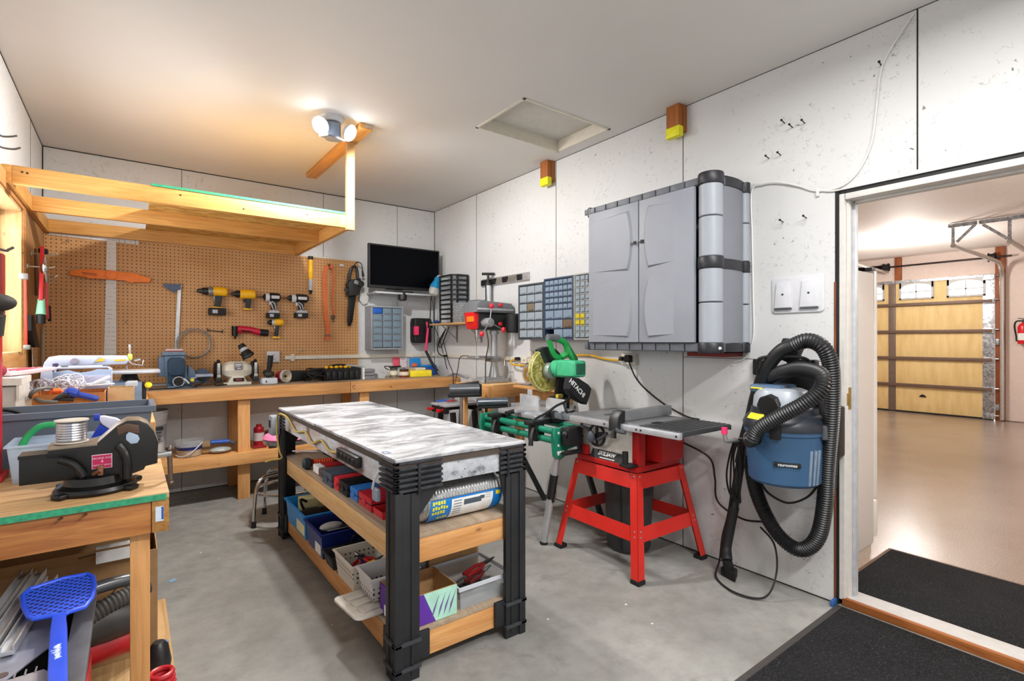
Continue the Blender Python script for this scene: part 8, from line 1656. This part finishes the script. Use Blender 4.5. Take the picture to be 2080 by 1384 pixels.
tag(MB().box((0.1872, 3.37, 0.001), (.035, .018, .003), .001, (0, 0, .5)).build('paper_scrap', P('scrap_blue', '#6fa8d8', .6)), 'tiny pale blue scrap lying on the bare concrete floor', 'scrap')
# ---------------------------------------------------------------- things in the garage
fr = thing('refrigerator', 'white textured refrigerator just beyond the doorway in the garage', 'refrigerator', (3.4, 1.55, 0))
FW = NT('pebbled_white_enamel'); FW.set(Roughness=.35, Base_Color=lin('#d5cfc8')); FW.bump(FW.noise(FW.geo(), 110, 3), .35, .004)
MB().bb((3.03, 1.192, .06), (3.725, 1.88, 1.745), .008).build('cabinet', FW.m, fr)
for z0, z1 in ((.09, .32), (.33, 1.765)): MB().bb((3.732, 1.19, z0), (3.785, 1.882, z1), .012).build('door', P('fridge_door_white', '#dcd8d2', .35, 0, .03), fr)
MB().bb((3.05, 1.20, .001), (3.70, 1.87, .06)).build('kick_base', P('fridge_base', '#b3a898', .5), fr); MB().bb((3.72, 1.20, 1.765), (3.78, 1.24, 1.785), .004).build('hinge_cap', DKGREY, fr)
gd = thing('garage_door', 'cream sectional garage door with arched windows and brown struts', 'garage door', (11.5, 3.6, 0))
GP = mat_garagedoor(); GS = P('brown_strut', '#6d5648', .5, .2); gx0, gx1 = 11.48, 11.525
zs = [.02, .505, 1.0, 1.487, 1.985, 2.43]
for k in range(5): MB().bb((gx0, 1.975, zs[k] + .002), (gx1, 5.28, zs[k + 1] - .002), .006).build('door_section', GP, gd)
for z in zs[1:5]: MB().bb((gx0 - .05, 1.98, z - .028), (gx0 - .001, 5.28, z + .028), .006).build('strut', GS, gd)
for y, w, mt in ((2.03, .075, GALV), (3.376, .055, P('stile_brown', '#7d6c60', .45, .3)), (4.75, .055, P('stile_brown', '#7d6c60', .45, .3))): MB().bb((gx0 - .02, y - w, .02), (gx0 - .0005, y + w, 2.43), .003).build('stile', mt, gd)
MB().bb((gx0 - .03, 1.975, 2.385), (gx0 - .0005, 5.28, 2.44), .004).build('top_rail', GALV, gd); MB().bb((gx0 - .01, 1.975, .0), (gx1, 5.28, .03), .003).build('bottom_seal', DBLACK, gd)
LIT = mat_emit('daylight_pane', '#ffffff', 5.0); WFR = P('window_frame_white', '#b9b8b4', .45, 0, .03)
for y in (2.32, 3.01, 3.75, 4.44):
    y0, y1, z0, z1 = y - .255, y + .255, 2.075, 2.395
    f = MB(); w = .035
    arch = [(y0 + w, z0 + w), (y1 - w, z0 + w), (y1 - w, z1 - .11)] + [(y + (y1 - y - w) * math.cos(a), z1 - .11 + .075 * math.sin(a)) for a in [PI * k / 10 for k in range(1, 10)]] + [(y0 + w, z1 - .11)]
    f.bb((gx0 - .028, y0, z0), (gx0 - .001, y1, z0 + w), .004); f.bb((gx0 - .028, y0, z0), (gx0 - .001, y0 + w, z1), .004); f.bb((gx0 - .028, y1 - w, z0), (gx0 - .001, y1, z1), .004)
    f.prism([(y0, z1), (y0, z1 - .11), (y0 + w, z1 - .11)] + [(y + (y1 - y - w) * math.cos(a), z1 - .11 + .075 * math.sin(a)) for a in [PI - PI * k / 10 for k in range(1, 10)]] + [(y1 - w, z1 - .11), (y1, z1 - .11), (y1, z1)], 'x', gx0 - .028, gx0 - .001)
    f.bb((gx0 - .024, y - .010, z0 + w), (gx0 - .006, y + .010, z1 - .04)); f.bb((gx0 - .024, y0 + w, (z0 + z1) / 2 - .03), (gx0 - .006, y1 - w, (z0 + z1) / 2 - .01))
    wf = f.build('window_frame', WFR, gd); MB().prism(arch, 'x', gx0 - .006, gx0 - .003).build('window_pane', LIT, wf)
for z in (.06, .505, 1.0, 1.487, 1.985, 2.38): MB().bb((gx0 - .045, 1.955, z - .045), (gx0 - .021, 2.10, z + .045), .005).cyl((gx0 - .03, 1.90, z + .02), (gx0 - .03, 1.96, z + .02), .01, seg=8).build('roller_hinge', GALV, gd)
MB().prism([(2.86, .30), (2.97, .30), (2.955, .33), (2.92, .352), (2.885, .335)], 'x', gx0 - .012, gx0 - .0005, .003).build('lift_handle', DBLACK, gd)
tr = thing('door_track', 'galvanised track curving up beside the cream garage door', 'track', (10.5, 1.92, 0))
TM = P('track_steel', '#b9b4ac', .35, .7)
cur = [(11.43, 1.86, .02), (11.43, 1.86, 1.2), (11.43, 1.86, 2.28)] + [(11.43 - .30 * (1 - math.cos(a)), 1.86, 2.30 + .29 * math.sin(a)) for a in [PI / 2 * k / 8 for k in range(1, 9)]] + [(10.0, 1.88, 2.59), (8.75, 1.90, 2.585)]
MB().tube(cur, .03, 8).build('rail', TM, tr)
def perf(mb, a, b, w=.035): 
    a, b = V(a), V(b); n = int((b - a).length / .07); d_ = (b - a) / n
    mb.bar(a, b, w, .006); mb.bar(a, b, .006, w); return mb
perf(perf(MB(), (8.74, 1.95, 2.85), (8.76, 1.66, 2.85), .05), (8.75, 1.90, 2.60), (8.75, 1.90, 2.86)).build('hanger_angle', GALV, tr); perf(MB(), (8.75, 1.86, 2.63), (8.76, 1.68, 2.83)).build('brace', GALV, tr)
t2 = thing('door_track', 'second galvanised track hanging nearer the fire extinguisher', 'track', (10, 1.36, 2.5))
MB().tube([(8.80, 1.36, 2.565), (10.0, 1.36, 2.56), (11.2, 1.36, 2.55)], .032, 8).build('rail', TM, t2); perf(perf(MB(), (8.78, 1.36, 2.58), (8.78, 1.36, 2.85)), (8.78, 1.38, 2.60), (8.77, 1.61, 2.82)).bar((8.765, 1.645, 2.85), (8.80, .6, 2.85), .05, .006).bar((8.765, 1.645, 2.85), (8.80, .6, 2.85), .006, .05).build('hanger_angle', GALV, t2)
t3 = thing('door_track', 'far galvanised track running to the centre post of the garage door', 'track', (10, 3.45, 2.5))
MB().tube([(9.2, 3.46, 2.66), (11.36, 3.42, 2.60)], .025, 8).build('rail', TM, t3)
sp = thing('torsion_bar', 'dark torsion bar and spring across the top of the garage door', 'torsion bar', (11.4, 3.4, 2.68))
MB().cyl((11.40, 1.74, 2.70), (11.40, 5.3, 2.70), .016, seg=12).build('shaft', P('dark_shaft', '#2f2622', .4, .5), sp); m = MB(); ribbed(m, [(11.40, 3.50, 2.70), (11.40, 4.4, 2.70), (11.40, 5.25, 2.70)], .045, 6, .08); m.build('spring', P('oiled_spring', '#1d1b1a', .35, .6), sp)
for y in (1.98, 3.45): MB().lathe([(.02, -.045), (.075, -.045), (.075, -.035), (.06, -.03), (.06, .03), (.075, .035), (.075, .045), (.02, .045)], (11.40, y, 2.70), (0, 1, 0), 20, True).build('cable_drum', DBLACK, sp)
AMW = WOOD('reddish_post', '#a35a2a', '#7c3a16', 'z')
tag(MB().bb((11.485, 1.835, .001), (11.535, 1.955, 2.875), .003).build('timber_post', AMW), 'reddish timber post beside the garage door', 'post')
tag(MB().bb((11.475, 3.24, 2.45), (11.535, 3.34, 2.875), .003).build('timber_block', AMW), 'reddish timber block over the garage door windows', 'wood block')
m = thing('track_bracket', 'galvanised strap bracket high on the timber post', 'bracket', (11.46, 1.87, 2.2)); MB().bb((11.472, 1.85, 2.05), (11.4845, 1.90, 2.50), .002).build('strap', GALV, m)
for lab, z in (('galvanised bracket halfway up the timber post', 1.30), ('galvanised bracket near the foot of the timber post', .22)):
    o = MB(); o.bb((11.44, 1.90, z - .05), (11.484, 1.94, z + .05), .004); tag(o.build('track_bracket', GALV), lab, 'bracket', 'lower track brackets')
fe = thing('fire_extinguisher', 'red fire extinguisher on the pink garage wall', 'fire extinguisher', (11.4, 1.6, 1.26))
c = (11.44, 1.605, 1.27)
MB().lathe([(0, 0), (.07, 0), (.075, .012), (.075, .27), (.06, .31), (.025, .335), (.025, .35), (0, .35)], c, (0, 0, 1), 28).build('cylinder', P('extinguisher_red', '#d01820', .25), fe); MB().lathe([(.0758, .06), (.0765, .06), (.0765, .17), (.0758, .17)], c, (0, 0, 1), 28).build('label', PAPER, fe)
MB().box((c[0], c[1], c[2] + .37), (.05, .05, .045), .006).bar((c[0], c[1] - .04, c[2] + .395), (c[0], c[1] + .07, c[2] + .415), .02, .012, .003).build('valve', BLACK, fe); MB().tube(spline([(c[0], c[1] + .03, c[2] + .37), (c[0], c[1] + .09, c[2] + .36), (c[0], c[1] + .11, c[2] + .28), (c[0], c[1] + .09, c[2] + .12), (c[0], c[1] + .085, c[2] + .04)], 6), .012, 8).build('hose', DBLACK, fe)
tag(MB().bb((11.52, -3.1, .001), (11.5395, 1.83, .008), .001).build('wall_base_strip', P('base_strip_dark', '#5a4a40', .7)), 'thin dark strip along the foot of the pink garage wall', 'trim')
# ---------------------------------------------------------------- light and camera
def area(name, loc, rot, sx, sy, power, col=(1, 1, 1)):
    l = bpy.data.lights.new(name, 'AREA'); l.shape = 'RECTANGLE'; l.size = sx; l.size_y = sy; l.energy = power; l.color = col
    o = bpy.data.objects.new(name, l); C.objects.link(o); o.location = loc; o.rotation_euler = rot; return o
def point(name, loc, r, power, col=(1, 1, 1)):
    l = bpy.data.lights.new(name, 'POINT'); l.shadow_soft_size = r; l.energy = power; l.color = col
    o = bpy.data.objects.new(name, l); C.objects.link(o); o.location = loc; return o
W = bpy.data.worlds.new('overcast'); bpy.context.scene.world = W; W.use_nodes = True
bg = W.node_tree.nodes['Background']; bg.inputs['Color'].default_value = (0.93, 0.97, 1.0, 1); bg.inputs['Strength'].default_value = 3.0
def spot(name, loc, d, power, size=165, col=(1, .98, .95)):
    l = bpy.data.lights.new(name, 'SPOT'); l.shadow_soft_size = .05; l.energy = power; l.color = col; l.spot_size = math.radians(size); l.spot_blend = .6
    o = bpy.data.objects.new(name, l); C.objects.link(o); o.location = loc; o.rotation_euler = V(d).to_track_quat('-Z', 'Y').to_euler(); return o
spot('lamp_head_glow', (.975, 3.385, 2.69), (-.40, .05, -.9), 120, 172); spot('lamp_head_glow.001', (1.19, 3.33, 2.68), (.40, .15, -.9), 95, 172)
# unseen bodiless lamps: added fill behind the camera, near lamp inferred from ceiling glare
area('unseen_ceiling_glow', (1.15, -.75, 2.72), (0, 0, 0), 1.2, .16, 74, (1, .985, .97))  # fill with no known fixture, set to even out the walls
area('unseen_ceiling_glow.001', (1.75, .45, 2.72), (0, 0, PI / 2), 1.2, .16, 34, (1, .985, .97))
area('daylight', (XL - .25, (WY0 + WY1) / 2, 1.75), (0, -PI / 2, 0), 0.85, 1.5, 20, (.92, .96, 1))
point('garage_fill_glow', (5.6, -.6, 2.35), .12, 105, (1, .95, .91))  # added bodiless point lights that brighten the garage and its ceiling
point('garage_fill_glow.001', (9.4, 2.6, 2.45), .12, 85, (1, .95, .91))
cam = bpy.data.cameras.new('camera'); cam.sensor_width = 36; cam.lens = 1035 / 2080 * 36; cam.clip_start = .02
co = bpy.data.objects.new('camera', cam); C.objects.link(co); co.location = (0, 0, 1.325); co.rotation_euler = (PI / 2, 0, -math.atan2(.6, .8))
S = bpy.context.scene; S.camera = co
S.view_settings.view_transform = 'Standard'; S.view_settings.look = 'None'; S.view_settings.gamma = 1; S.view_settings.use_curve_mapping = False
S.view_settings.exposure = 0.30
S.cycles.max_bounces = 10; S.cycles.diffuse_bounces = 5; S.cycles.transparent_max_bounces = 16
